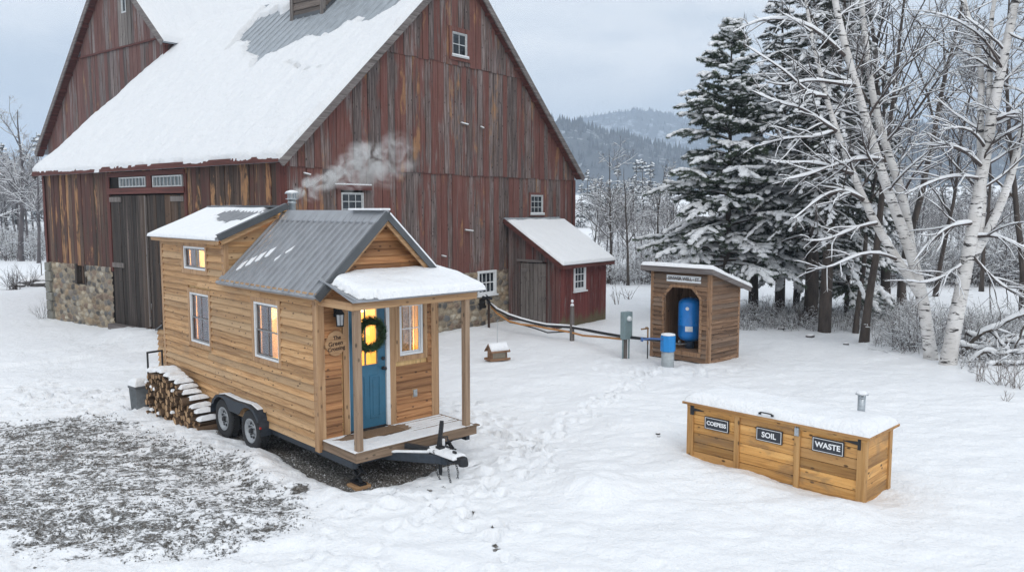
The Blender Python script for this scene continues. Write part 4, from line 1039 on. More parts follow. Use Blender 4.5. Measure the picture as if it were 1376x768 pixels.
# dormer cheek
m = MB(); PCk = planeY(MY)
for i in range(7):
    z0, z1 = EH + i * .11, EH + (i + 1) * .11
    t0, t1 = (z0 - EH) / ES, (z1 - EH) / ES
    zr = lambda x: 3.50 + .42 * x
    if z0 < 3.5: m.hexa([PCk(.0, 0, z0), PCk(max(.05, t0 + .05), 0, z0), PCk(max(.05, t0 + .05), .02, z0), PCk(.0, .02, z0), PCk(0, 0, z1), PCk(t1 + .05, 0, z1), PCk(t1 + .05, .006, z1), PCk(0, .006, z1)], rt.random())
m.hexa([PCk(0, 0, 3.5), PCk(.72, 0, 3.5), PCk(.72, .012, 3.5), PCk(0, .012, 3.5), PCk(0, 0, 3.56), PCk(1.1, 0, 3.92), PCk(1.1, .012, 3.92), PCk(0, .012, 3.56)], .4)
m.build('dormer_cheek', CEDAR, tiny)
# structural shell with openings, pine on the inside
m = MB()
holed(m, SX, .0, HL, FZ, EH, side_w, -.10, -.011); holed(m, SX, MY, HL, EH, 3.50, side_w, -.10, -.011)
holed(m, FY, .10, HW - .1, FZ, EH, front_w, -.10, -.011)
for i in range(8):
    z = EH + i * (RZH - EH) / 8; z1 = z + (RZH - EH) / 8; a = (z1 - EH) / ES; bx(m, FY, a, HW - a, -.10, -.012, z, z1)
m.box((HW - .09, 0, FZ), (HW - .011, HL, EH)); m.box((HW - .09, MY, EH), (HW - .011, HL, 3.5)); m.box((.1, HL - .09, FZ), (HW - .1, HL - .011, 3.5))
m.box((.1, .1, FZ + .02), (HW - .1, HL - .1, FZ + .12)); m.box((.1, MY + .0, 2.62), (HW - .1, HL - .1, 2.68)); m.box((.1, 3.6, .54), (HW - .1, 3.66, 2.6))
m.build('interior_lining', INTW, tiny)
# trim boards
m = MB()
m.box((-.028, -.002, FZ - .06), (.09, .10, EH - .02)); m.box((HW - .13, -.03, .50), (HW + .02, .0, 2.72)); m.box((-.03, -.03, FZ - .06), (.105, -.0, 2.72))
m.box((-.03, HL - .09, FZ), (.0, HL + .02, 3.50)); m.box((-.03, MY - .02, EH + .0), (.06, MY + .09, 3.5))
m.box((HW, -.03, .4), (HW + .03, .1, EH))
m.each('corner_board', CEDAR_V, tiny, bevel=.003)
m = MB()
m.box((-.12, -.2, EH - .14), (-.095, MY + .13, EH - .02)); m.box((-.17, MY - .12, 3.46), (-.145, HL + .12, 3.56)); m.box((-.12, -.2, EH - .14), (0.0, MY - .02, EH - .12)); m.box((-.17, MY - .1, 3.45), (0, HL + .1, 3.465))
m.each('fascia', CEDAR_H, tiny, bevel=.003)
uh = Vector((1, 0, ES)).normalized(); uhr = Vector((-1, 0, ES)).normalized()
m = MB()
for O, u in (((-.0, -.21, EH - .04), uh), ((HW, -.21, EH - .04), uhr)):
    a = Vector(O); m.beam(a + u * -.16, a + u * (RXH * math.sqrt(1 + ES * ES) - .03), .03, .12, up=u.cross(Vector((0, 1, 0))))
    m.beam(a + u * -.1 + Vector((0, .11, .03)), a + u * (RXH * 1.39 - .06) + Vector((0, .11, .03)), .19, .02, up=u.cross(Vector((0, 1, 0))))
zu = Vector((1, 0, .42)).normalized(); a = Vector((-.12, MY - .13, 3.50)); m.beam(a, a + zu * 1.2, .03, .10, up=(-.4, 0, 1))
m.each('rake_trim', CEDAR_H, tiny, bevel=.003)
# windows
def curtains(P, a0, a1, z0, z1, parent, kind):
    n = MB(); 
    if kind == 'front':
        for (b0, b1, mt) in ((a0 - .05, a0 + .14, CURTY), (a1 - .12, a1 + .05, CURTY)):
            c = MB(); k = 10
            for i in range(k): t0 = b0 + (b1 - b0) * i / k; t1 = b0 + (b1 - b0) * (i + 1) / k; o0 = -.075 - .015 * (i % 2); o1 = -.075 - .015 * ((i + 1) % 2); c.hexa([P(t0, o0 - .004, z0 - .05), P(t1, o1 - .004, z0 - .05), P(t1, o1, z0 - .05), P(t0, o0, z0 - .05), P(t0, o0 - .004, z1), P(t1, o1 - .004, z1), P(t1, o1, z1), P(t0, o0, z1)])
            c.build('curtain', mt, parent)
        c = MB(); bx(c, P, a0 + .10, a1 - .10, -.125, -.12, z0 - .02, z1 - .06); c.build('blind', CURTG, parent)
    elif kind == 'half':
        c = MB(); am = a1 - (a1 - a0) * (.38 if z0 != 1.51 else .62); k = 8
        for i in range(k): t0 = am + (a1 + .04 - am) * i / k; t1 = am + (a1 + .04 - am) * (i + 1) / k; o0 = -.13 - .02 * (i % 2); o1 = -.13 - .02 * ((i + 1) % 2); c.hexa([P(t0, o0 - .004, z0 - .05), P(t1, o1 - .004, z0 - .05), P(t1, o1, z0 - .05), P(t0, o0, z0 - .05), P(t0, o0 - .004, z1), P(t1, o1 - .004, z1), P(t1, o1, z1), P(t0, o0, z1)])
        c.build('curtain', BLIND, parent)
w1 = window(tiny, SX, 1.21, 2.09, 1.58, 2.53, .022, 2, 2, None, WHITE, SASHG, GLASS, .035, .016, C9, CEDAR_V, False, double=True); curtains(SX, 1.21, 2.09, 1.58, 2.53, w1, 'half')
w2 = window(tiny, SX, 3.96, 4.86, 1.51, 2.48, .022, 2, 2, None, WHITE, SASHG, GLASS, .035, .016, C9, CEDAR_V, False, double=True); curtains(SX, 3.96, 4.86, 1.51, 2.48, w2, 'half')
w3 = window(tiny, SX, 4.04, 5.09, 2.93, 3.37, .022, 2, 1, None, WHITE, SASHG, GLASS, .035, .03, C9, CEDAR_V, False); curtains(SX, 4.04, 5.09, 2.93, 3.37, w3, 'half')
w4 = window(tiny, FY, 1.50, 1.98, 1.67, 2.55, .022, 2, 2, None, WHITE, WHITE, GLASS, .04, .02, C9, CEDAR_V, False, double=False); curtains(FY, 1.50, 1.98, 1.67, 2.55, w4, 'front')
# door
m = MB(); bx(m, FY, .43, .53, -.02, .03, .48, 2.66); bx(m, FY, 1.30, 1.42, -.02, .026, .48, 2.66); bx(m, FY, .53, 1.30, -.02, .026, 2.60, 2.70); m.each('door_casing', CEDAR_V, tiny, bevel=.003)
m = MB(); bx(m, FY, 1.235, 1.30, -.05, .03, .56, 2.60); bx(m, FY, .525, .54, -.05, .022, .56, 2.60); bx(m, FY, .54, 1.235, -.05, .0, 2.57, 2.60); m.build('door_frame', WHITE, tiny, bevel=.003)
m = MB(); bx(m, FY, .54, 1.235, -.06, .04, .53, .57); m.build('threshold', BLACKM, tiny)
m = MB(); lites = [(.63, .845, 2.28, 2.50), (.865, 1.08, 2.28, 2.50), (.63, .845, 1.90, 2.26), (.865, 1.08, 1.90, 2.26), (.63, .845, 1.60, 1.88), (.865, 1.08, 1.60, 1.88)]
holed(m, FY, .545, 1.23, .575, 2.565, [(.63, 1.08, 1.60, 2.50)], -.045, -.005)
ring(m, FY, .61, 1.10, 1.58, 2.52, .022, -.048, .004); bx(m, FY, .845, .865, -.035, -.002, 1.6, 2.5); bx(m, FY, .63, 1.08, -.035, -.003, 2.255, 2.28) ; bx(m, FY, .63, 1.08, -.035, -.003, 1.88, 1.905)
for (a0, a1) in ((.64, .85), (.92, 1.13)):
    ring(m, FY, a0, a1, .72, 1.42, .028, -.006, .006); bx(m, FY, a0 + .06, a1 - .06, -.006, .003, .78, 1.36)
door = m.build('door', DOORB, tiny, bevel=.004)
m = MB(); bx(m, FY, .61, 1.10, -.026, -.022, 1.58, 2.52); m.build('door_pane', GLASS, door)
m = MB(); m.lathe([(.028, -.0), (.028, .012), (.012, .02), (.012, .045), (.03, .055), (.03, .075), (.012, .085)], (1.17, -.09, 1.52), 'y', 14); m.build('knob', BLACKM, door, True)
m = MB(); m.lathe([(.03, .0), (.03, .02), (.02, .03)], (1.17, -.035, 1.68), 'y', 14); m.build('deadbolt', BLACKM, door, True)
# lamps inside (their light is what shines through the panes)
for (x, y, z, e) in ((.62, 2.75, 2.2, 340), (1.2, 5.3, 2.1, 420), (1.2, 5.3, 3.25, 520), (1.95, .55, 1.75, 34)):
    l = bpy.data.lights.new('ceiling_lamp', 'POINT'); l.energy = e; l.color = (1., .61, .24); l.shadow_soft_size = .12
    lo_ = bpy.data.objects.new('ceiling_lamp', l); lo_.location = (x, y, z); link(lo_, tiny)
m = MB(); m.lathe([(.0, 0), (.06, .01), (.08, .06), (.06, .11), (.0, .12)], (1.5, 1.1, 2.3), 'z', 12); m.build('bulb', BULB, tiny, True)
# porch
m = MB(); n = 9
for i in range(n):
    y0 = -.985 + i * .985 / n; m.box((.03, y0, .525), (2.34, y0 + .985 / n - .010, .552), rt.random())
m.build('porch_deck', DECKW, tiny)
m = MB(); m.box((.03, -.985, .40), (2.34, -.955, .522)); m.box((.03, -.95, .40), (.06, -.03, .522)); m.box((2.31, -.95, .40), (2.34, -.03, .522)); m.box((2.20, -1.0, .527), (2.40, -.9, .55)); m.each('deck_rim', DECKR, tiny, bevel=.004)
def dmask(u, v):
    d = np.minimum(v + .96, 2.30 - u)
    plank = np.abs(((v + .985) / (.985 / 9)) % 1 - .98) - .05          # snow has dropped through the gaps
    g = sstep(.9, 1.8, u) * sstep(-.75, -.4, v) + sstep(-.55, -.15, v) * .8
    d = np.where((plank + .25 * fbm(u * 1.4, np.floor((v + .985) * 9.137 + .02) * 3.7, 117) < .26) & (g > .25) & (u > 1.0), -1, d)
    bare = np.exp(-(((u - .85) / .55) ** 2 + ((v + .22) / .20) ** 2)) * 1.6 + .45 * fbm(u * 7, v * 9, 113) + .55 * np.exp(-(((u - 1.15) / .45) ** 2 + ((v + .42) / .16) ** 2)) + .35 * np.exp(-(((u - .3) / .3) ** 2 + ((v + .18) / .1) ** 2))
    return np.minimum(d, (.55 - bare) * .12)
sd_ = snow_sheet('deck_snow', tiny, (0, 0, .553), (1, 0, 0), (0, 1, 0), .02, 2.36, -.985, -.04, .014, dmask, .012, .02, 16)
for (px, n_) in ((.075, 0), (2.13, 1)):
    m = MB(); m.box((px, -.955, .55), (px + .10, -.855, 2.64)); m.build('porch_post', POSTW, tiny, bevel=.006)
m = MB(); m.box((.0, -.975, 2.64), (2.37, -.85, 2.755)); m.box((.0, -.85, 2.64), (.09, -.03, 2.755)); m.box((2.2, -.85, 2.64), (2.30, -.03, 2.755)); m.each('porch_beam', CEDAR_H, tiny, bevel=.005)
m = MB(); pr = Vector((0, 1, .25)).normalized(); m.hexa([(-.02, -1.05, 2.76), (2.44, -1.05, 2.76), (2.38, -.0, 3.02), (.06, .0, 3.02), (-.02, -1.05, 2.79), (2.44, -1.05, 2.79), (2.38, .0, 3.05), (.06, 0, 3.05)])
for i in range(15): x = .02 + i * .169; m.beam((x, -1.055, 2.795), (x, -.0, 3.055), .03, .02)
proof = m.build('porch_roof', ROOFM, tiny)
def pmask(u, v):
    l = .10 + .55 * sstep(.75, 1.09, v) + .05 * fbm(v * 8, 3., 119); r_ = 2.465 - .18 * sstep(.6, 1.08, v)
    d = np.minimum(np.minimum(u - l, r_ - u), 1.085 - v)
    left = np.where(u < .42, v - (.05 + .03 * fbm(u * 25, 1., 118)), 9)
    return np.minimum(d, left)
snow_sheet('porch_snow', proof, (0, -1.055, 2.80), (1, 0, 0), (0, 1, .245), -.08, 2.48, -.045, 1.12, .03, pmask, .125, .12, 17)
# main roof
sl = math.sqrt(1 + ES * ES)
def zc(u):
    return None
m = MB(); Lm = RXH * sl
m.hexa([Vector((-.12, -.25, EH - .12 * ES + .0)) + Vector(q) for q in ((0, 0, 0), (0, MY + .35, 0), (RXH + .12, MY + .35, (RXH + .12) * ES), (RXH + .12, 0, (RXH + .12) * ES), (-.035, 0, .035), (-.035, MY + .35, .035), (RXH + .12, MY + .35, (RXH + .12) * ES + .05), (RXH + .12, 0, (RXH + .12) * ES + .05))])
m.hexa([(HW + .12, -.25, EH - .12 * ES), (HW + .12, HL + .1, EH - .12 * ES), (RXH, HL + .1, RZH), (RXH, -.25, RZH), (HW + .155, -.25, EH - .12 * ES + .035), (HW + .155, HL + .1, EH - .12 * ES + .035), (RXH, HL + .1, RZH + .05), (RXH, -.25, RZH + .05)])
O_ = Vector((0, 0, EH + .055)); ribs(m, O_, (0, 1, 0), uh, -.22, MY + .1, -.18, Lm - .02, .195, .045, .034)
ribs(m, (HW, 0, EH + .055), (0, 1, 0), uhr, -.22, HL, -.18, Lm - .02, .195, .035, .022)
roof = m.build('roof', ROOFM, tiny)
m = MB()
m.hexa([(RXH - .17, -.27, RZH - .10), (RXH, -.27, RZH + .075), (RXH, MY - .2, RZH + .075), (RXH - .17, MY - .2, RZH - .10), (RXH - .17, -.27, RZH - .075), (RXH, -.27, RZH + .105), (RXH, MY - .2, RZH + .105), (RXH - .17, MY - .2, RZH - .075)])
m.hexa([(RXH + .17, -.27, RZH - .10), (RXH, -.27, RZH + .075), (RXH, HL + .1, RZH + .075), (RXH + .17, HL + .1, RZH - .10), (RXH + .17, -.27, RZH - .075), (RXH, -.27, RZH + .105), (RXH, HL + .1, RZH + .105), (RXH + .17, HL + .1, RZH - .075)])
m.each('ridge_cap', ROOFM, roof)
m = MB()
for O, u in (((0, -.262, EH + .035), uh), ((HW, -.262, EH + .035), uhr)):
    a = Vector(O); m.beam(a + u * -.19, a + u * (Lm + .02), .022, .125, up=u.cross(Vector((0, 1, 0))))
    m.beam(a + u * -.19 + Vector((0, .04, .035)), a + u * (Lm) + Vector((0, .04, .035)), .08, .012, up=u.cross(Vector((0, 1, 0))))
m.each('rake_flashing', DARKM, roof)
# loft roof (shed dormer)
LS = .42; ul_ = Vector((1, 0, LS)).normalized(); ll_ = (RXH + .17) * math.sqrt(1 + LS * LS)
m = MB(); Ol = Vector((-.17, 0, 3.56)); slab(m, Ol, (0, 1, 0), ul_, MY - .17, HL + .15, -.02, ll_, .035); ribs(m, Ol, (0, 1, 0), ul_, MY - .1, HL + .1, -.02, ll_, .16, .03, .022)
lofr = m.build('loft_roof', ROOFM, tiny)
m = MB(); a = Vector((-.19, MY - .18, 3.575)); m.beam(a, a + ul_ * (ll_ + .05), .022, .11, up=(-.4, 0, 1)); m.beam(a + Vector((0, .05, .055)), a + Vector((0, .05, .055)) + ul_ * (ll_ + .03), .11, .012, up=(-.4, 0, 1)); m.beam((RXH, MY - .1, 3.56 + (RXH + .17) * LS + .03), (RXH, HL + .15, 3.56 + (RXH + .17) * LS + .03), .2, .04); m.build('rake_flashing', DARKM, lofr)
def lmask(u, v):
    d = u - (MY - .05 + .55 * sstep(.75, 1.35, v) + .04 * fbm(v * 9, 1., 5))
    bare = np.minimum(u - 3.55, np.minimum(v - (.66 + .22 * fbm(u * 3, v * 2, 121) + .12 * fbm(u * 13, v * 9, 122) + .3 * sstep(4.3, 5.4, u)), (1.22 + .06 * fbm(u * 5, 3., 8)) - v + .05 * fbm(u * 9, v * 9, 12))); bare = np.minimum(bare, 5.35 - u)
    return np.minimum(d, -bare)
snow_sheet('loft_roof_snow', lofr, (Ol.x, 0, Ol.z), (0, 1, 0), ul_, MY - .17, HL + .19, -.06, ll_ + .06, .028, lmask, .055, .06, 18)
# stray snow on the metal roof
def smask(u, v):
    a = .10 - np.abs((v - .18) - (2.98 - u) * .62) + .02 * fbm(u * 7, v * 7, 131); a = np.where((u < 2.95) & (u > 2.2), a, -1)
    b = .035 - np.abs((v - .42) - (1.95 - u) * 1.15) + .01 * fbm(u * 9, v * 9, 132); b = np.where((u < 1.93) & (u > 1.62), b, -1)
    return np.maximum(a, b)
snow_sheet('roof_snow', roof, (0, 0, EH + .06), (0, 1, 0), uh, .1, 3.1, .0, 1.3, .02, smask, .022, .03, 19)
m = MB(); a = Vector((HW, -.2, EH + .1)); m.beam(a + uhr * -.15, a + uhr * (Lm - .05), .16, .03, up=uhr.cross(Vector((0, 1, 0)))); m.beam((RXH, -.2, RZH + .12), (RXH, .75, RZH + .12), .2, .035); m.each('ridge_snow', SNOW, roof, bevel=.012)
snow_sheet('roof_snow', roof, (HW, 0, EH + .06), (0, 1, 0), uhr, -.1, HL, -.15, Lm - .1, .06, None, .06, .06, 20)
# stove pipe
chx, chy = 1.42, 3.35
m = MB(); m.lathe([(.072, 3.85), (.066, 4.26), (.084, 4.265), (.084, 4.285), (.066, 4.33)], (chx, chy, 0), 'z', 20)
ch = m.build('chimney_pipe', GALV, tiny, True)
m = MB(); m.lathe([(.08, 4.33), (.09, 4.34), (.09, 4.37)], (chx, chy, 0), 'z', 20)
for i in range(8): a = i * math.pi / 4; m.box((chx + .075 * math.cos(a) - .007, chy + .075 * math.sin(a) - .007, 4.36), (chx + .075 * math.cos(a) + .007, chy + .075 * math.sin(a) + .007, 4.45))
m.lathe([(.135, 4.45), (.13, 4.465), (.03, 4.50)], (chx, chy, 0), 'z', 20); m.lathe([(.12, 4.345), (.12, 4.357)], (chx, chy, 0), 'z', 20); m.build('rain_cap', GALV, ch)
m = MB(); m.lathe([(.13, 4.468), (.105, 4.495), (.03, 4.518)], (chx, chy, 0), 'z', 20); m.build('cap_snow', SNOW, ch, True)
ch.location.z = -.07
for o in [c for c in tiny.children if c.name.startswith(('rain_cap', 'cap_snow'))]: o.parent = ch
# porch lantern
m = MB(); bx(m, FY, .27, .37, .02, .04, 2.44, 2.60); m.beam(FY(.32, .04, 2.56), FY(.32, .13, 2.58), .03, .03); m.lathe([(.03, 2.56), (.075, 2.50), (.08, 2.485)], (.32, -.13, 0), 'z', 6)
for i in range(6): a = math.pi / 3 * i; m.beam((.32 + .068 * math.cos(a), -.13 + .068 * math.sin(a), 2.49), (.32 + .056 * math.cos(a), -.13 + .056 * math.sin(a), 2.31), .01, .01)
m.lathe([(.065, 2.30), (.065, 2.315), (.03, 2.32)], (.32, -.13, 0), 'z', 6); ln = m.build('wall_lantern', BLACKM, tiny)
m = MB(); m.lathe([(.05, 2.32), (.06, 2.485)], (.32, -.13, 0), 'z', 6); m.build('lantern_glass', plain('frosted_glass', (.50, .52, .54), .3, 0, .1), ln)
m = MB(); bx(m, FY, 1.735, 1.85, .018, .03, .93, 1.09, .3); ou = m.build('outlet_block', CEDAR_V, tiny, bevel=.003)
m = MB(); bx(m, FY, 1.755, 1.83, .03, .05, .95, 1.07); m.build('outlet_cover', GALV, ou, bevel=.006)
# utility box on the back
m = MB(); hboards(m, planeX(.0), .75, 1.55, .12, lambda z: (HL + .05, HL + .38), [], rt); m.box((.01, HL + .05, .75), (.9, HL + .37, 1.5)); ub = m.build('utility_box', CEDAR, tiny)
m = MB(); m.hexa([(-.05, HL + .03, 1.66), (1., HL + .03, 1.66), (1., HL + .45, 1.5), (-.05, HL + .45, 1.5), (-.05, HL + .03, 1.69), (1., HL + .03, 1.69), (1., HL + .45, 1.53), (-.05, HL + .45, 1.53)]); m.build('box_lid', DARKM, ub)
# trailer
m = MB(); m.box((.02, -.9, .30), (.10, HL, .40)); m.box((HW - .1, -.9, .30), (HW - .02, HL, .40))
for y in (-.8, .4, 1.4, 3.9, 5.2, 6.1): m.box((.1, y, .31), (HW - .1, y + .06, .39))
m.box((.0, .0, .40), (HW, HL, .43)); m.build('trailer_frame', FRAMEM, tiny, bevel=.004)
cp = (1.14, -1.84, .41)
m = MB(); m.beam((.28, -.2, .36), (cp[0] - .05, cp[1] + .12, .40), .07, .13); m.beam((2.02, -.2, .36), (cp[0] + .05, cp[1] + .12, .40), .07, .13)
m.box((cp[0] - .11, cp[1] + .05, .345), (cp[0] + .11, cp[1] + .5, .47)); tg = m.build('tongue', FRAMEM, tiny, bevel=.006)
m = MB(); m.box((cp[0] - .06, cp[1] - .22, .40), (cp[0] + .06, cp[1] + .1, .50)); m.lathe([(.07, .38), (.075, .42), (.06, .50), (.03, .52)], (cp[0], cp[1] - .24, 0), 'z', 14); m.box((cp[0] - .015, cp[1] - .08, .5), (cp[0] + .015, cp[1] + .0, .56)); m.build('coupler', BLACKM, tg, bevel=.01)
snow_sheet('tongue_snow', tg, (cp[0] - .13, cp[1] - .02, .475), (1, 0, 0), (0, 1, 0), 0, .26, -.15, .55, .02, None, .06, .06, 33)
m = MB(); m.beam((.42, -.62, .432), (cp[0] - .12, cp[1] + .4, .475), .065, .035); m.beam((1.93, -.62, .432), (cp[0] + .12, cp[1] + .4, .475), .065, .035); m.each('rail_snow', SNOW, tg, bevel=.012)
m = MB(); jx, jy = cp[0], cp[1] + .30
m.tube([(jx, jy, .16), (jx, jy, .72)], .03, 12); m.tube([(jx, jy, .0), (jx, jy, .2)], .024, 10); m.lathe([(.0, -.04), (.08, -.03), (.085, -.01), (.03, .01)], (jx, jy, 0), 'z', 12); m.box((jx - .05, jy - .05, .44), (jx + .05, jy + .05, .56)); m.tube([(jx, jy, .70), (jx, jy, .82)], .014, 8); m.tube([(jx, jy, .70), (jx + .14, jy, .68), (jx + .14, jy, .62)], .010, 6)
m.build('tongue_jack', BLACKM, tg)
m = MB(); m.beam((jx + .05, jy + .1, .48), (jx + .35, jy + .4, .78), .06, .08); m.beam((jx - .05, jy + .1, .48), (jx - .28, jy + .5, .52), .06, .08); m.each('bracket', BLACKM, tg)
def chain(pts, name='safety_chain'):
    c = MB(); P_ = [Vector(p) for p in pts]; tot = sum((b - a).length for a, b in zip(P_, P_[1:])); n = int(tot / .032); k = 0
    for i in range(n):
        s = tot * i / n; j = 0
        while s > (P_[j + 1] - P_[j]).length and j < len(P_) - 2: s -= (P_[j + 1] - P_[j]).length; j += 1
        d = (P_[j + 1] - P_[j]).normalized(); p = P_[j] + d * s; o = d.cross(Vector((0, 0, 1))); o = o.normalized() if o.length > .1 else Vector((1, 0, 0)); q = d.cross(o) if k % 2 else o; k += 1
        c.tube([p + d * .022 + q * .0, p + d * .012 + q * .013, p - d * .012 + q * .013, p - d * .022, p - d * .012 - q * .013, p + d * .012 - q * .013, p + d * .022], .0045, 5, cap=False)
    return c.build(name, GALV if False else BLACKM, tg)
chain([(cp[0] - .12, cp[1] + .3, .50), (cp[0] - .16, cp[1] + .2, .25), (cp[0] - .12, cp[1] + .12, .06), (cp[0] - .02, cp[1] + .1, .02)])
chain([(cp[0] + .10, cp[1] + .1, .42), (cp[0] + .12, cp[1] + .03, .2), (cp[0] + .08, cp[1] + .0, .02)]); chain([(cp[0] - .10, cp[1] + .0, .42), (cp[0] - .10, cp[1] - .03, .2), (cp[0] - .04, cp[1] - .02, .02)])
chain([(jx, jy, .70), (jx + .1, jy - .05, .66), (jx + .12, jy - .1, .6), (jx + .04, jy - .18, .48)])
# stabiliser jacks
for (x, y) in ((.22, -.72), (1.95, -.72), (.3, 6.0), (1.95, 6.0)):
    m = MB(); m.beam((x, y + .17, .38), (x, y - .12, .20), .045, .03); m.beam((x, y - .12, .20), (x, y + .10, .03), .045, .03); m.beam((x, y - .17, .38), (x, y + .12, .20), .045, .03); m.beam((x, y + .12, .20), (x, y - .10, .03), .045, .03); m.tube([(x, y - .2, .20), (x, y + .2, .20)], .012, 8); m.box((x - .06, y - .14, .0), (x + .06, y + .14, .03)); m.box((x - .05, y - .2, .37), (x + .05, y + .2, .40)); m.build('stabiliser_jack', BLACKM, tiny)
wb_ = MB(); wb_.box((.10, -.86, -.07), (.36, -.58, -.01)); tag(wb_.build('wooden_pad', SLICE, None, loc=TH[0], rot=(0, 0, R_(TH[1])), bevel=.01), 'snowy wooden board under the stabiliser jack by the near porch corner', 'board')
# wheels and fender
for wy in (2.08, 3.18):
    wz = .30; we = empty('wheel', (0, 0, 0)); we.parent = tiny
    for k in ('label', 'category'): pass
    m = MB(); r = .36; m.lathe([(.20, -.075), (.24, -.095), (.31, -.10), (.345, -.085), (r, -.06), (r, .06), (.345, .085), (.31, .10), (.24, .095), (.20, .075)], (.0, wy, wz), 'x', 40, cap=False)
    for i in range(48):
        a = 2 * math.pi * i / 48
        for s in (-1, 1):
            c, sn = math.cos(a + s * .03), math.sin(a + s * .03); m.beam((s * .03, wy + c * (r + .002), wz + sn * (r + .002)), (s * .08, wy + math.cos(a + s * .07) * (r - .006), wz + math.sin(a + s * .07) * (r - .006)), .022, .012, up=(0, c, sn))
    m.build('tyre', RUBBER, we, True)
    m = MB(); m.lathe([(.04, -.055), (.10, -.06), (.135, -.035), (.155, -.045), (.175, -.08), (.20, -.098), (.215, -.095), (.205, -.07), (.205, .05)], (.0, wy, wz), 'x', 40)
    rm = m.build('rim', RIMM, we, True)
    m = MB()
    for i in range(8): a = 2 * math.pi * (i + .5) / 8; m.lathe([(.024, -.062), (.022, -.050)], (0, wy + .122 * math.cos(a), wz + .122 * math.sin(a)), 'x', 10)
    m.lathe([(.048, -.07), (.042, -.095), (.02, -.10)], (0, wy, wz), 'x', 16)
    for i in range(5): a = 2 * math.pi * i / 5; m.lathe([(.011, -.085), (.009, -.06)], (0, wy + .072 * math.cos(a), wz + .072 * math.sin(a)), 'x', 6)
    m.build('hub', BLACKM, rm)
# outer face of the tyres sits just outside the wall
for o in [c for c in tiny.children if c.name.startswith('wheel')]: o.location.x = -.06
m = MB(); path = [(3.645, .34), (3.64, .42), (3.56, .58), (3.40, .70), (3.15, .745), (2.9, .735), (2.6, .725), (2.35, .735), (2.08, .745), (1.84, .69), (1.69, .56), (1.62, .42), (1.61, .30)]
for (a, b) in zip(path, path[1:]): m.hexa([(-.19, a[0], a[1]), (.0, a[0], a[1]), (.0, b[0], b[1]), (-.19, b[0], b[1]), (-.19, a[0], a[1] + .012), (.0, a[0], a[1] + .012), (.0, b[0], b[1] + .012), (-.19, b[0], b[1] + .012)])
ys = np.linspace(3.64, 1.615, 90); py_ = np.array([p[0] for p in path][::-1]); pz_ = np.array([p[1] for p in path][::-1])
def zt_(y): return float(np.interp(y, py_[1:-1], pz_[1:-1])) if 1.62 < y < 3.64 else .3
def zb_(y):
    z = .52
    for wy in (2.08, 3.18):
        d = abs(y - wy)
        if d < .405: z = max(z, .30 + math.sqrt(.405 ** 2 - d * d))
    if 2.2 < y < 3.06: z = max(z, .50)
    return z
for a, b in zip(ys, ys[1:]):
    ta, tb, ba, bb = zt_(a), zt_(b), zb_(a), zb_(b)
    if ta > ba + .004 and tb > bb + .004: m.hexa([(-.192, a, ba), (-.185, a, ba), (-.185, b, bb), (-.192, b, bb), (-.192, a, ta), (-.185, a, ta), (-.185, b, tb), (-.192, b, tb)])
fd = m.build('fender', FRAMEM, tiny)
m = MB()
for a, b in zip(path[3:-4], path[4:-3]): m.hexa([(-.12, a[0], a[1] + .012), (-.01, a[0], a[1] + .012), (-.01, b[0], b[1] + .012), (-.12, b[0], b[1] + .012), (-.11, a[0], a[1] + .022), (-.02, a[0], a[1] + .022), (-.02, b[0], b[1] + .022), (-.11, b[0], b[1] + .022)])
m.build('fender_snow', SNOW, fd)
m = MB(); m.box((-.205, 1.60, .43), (-.18, 1.63, .46)); m.build('reflector', plain('red_lens', (.45, .02, .015), .3), fd)

# things on the porch
root = empty('wall_sign', fw(TH, .29, -.024, 2.03), TH[1], label='round wood-slice sign with burnt lettering beside the blue door', cat='sign')
m = MB(); n = 28; pr_ = [(math.cos(2 * math.pi * i / n) * .175 * (1 + .05 * math.sin(3 * i * .45 + 1)), math.sin(2 * math.pi * i / n) * .185 * (1 + .04 * math.cos(i * .9))) for i in range(n)]
b0 = [(x, 0, z) for x, z in pr_]; b1 = [(x, -.025, z) for x, z in pr_]; m.add(b0 + b1, [[i, (i + 1) % n, n + (i + 1) % n, n + i] for i in range(n)] + [list(range(n)), list(reversed(range(n, 2 * n)))])
m.build('sign_board', SLICE, root, bevel=.004)
for s, sz, x, z in (('The', .085, .02, .085), ('Green', .10, -.005, -.005), ('Crossing', .085, 0.005, -.085)): text(s, sz, BURNT, root, (x, -.027, z), '-y', bold=.002, tilt=.08)
# wreath
root = empty('wreath', fw(TH, .89, -.03, 2.11), TH[1], label='green evergreen wreath hanging on the blue front door', cat='wreath')
rw = np.random.default_rng(8); n = 2600; th = rw.uniform(0, 2 * np.pi, n); rr_ = .225; tb = rw.uniform(0, 2 * np.pi, n); rt2 = .05 * np.sqrt(rw.uniform(0, 1, n))
cx3 = np.stack([(rr_ + rt2 * np.cos(tb)) * np.cos(th), -.055 + rt2 * np.sin(tb), (rr_ + rt2 * np.cos(tb)) * np.sin(th)], -1)
tn = np.stack([-np.sin(th), np.zeros(n), np.cos(th)], -1); rad = np.stack([np.cos(tb) * np.cos(th), np.sin(tb), np.cos(tb) * np.sin(th)], -1)
dr_ = tn * .8 + rad * .9 + rw.normal(0, .35, (n, 3)); dr_[:, 1] = np.where(cx3[:, 1] + dr_[:, 1] * .07 > -.005, -abs(dr_[:, 1]), dr_[:, 1]); dr_ /= np.linalg.norm(dr_, axis=1, keepdims=True); L_ = rw.uniform(.05, .085, (n, 1)); sdv = np.cross(dr_, rw.normal(0, 1, (n, 3))); sdv /= np.linalg.norm(sdv, axis=1, keepdims=True)
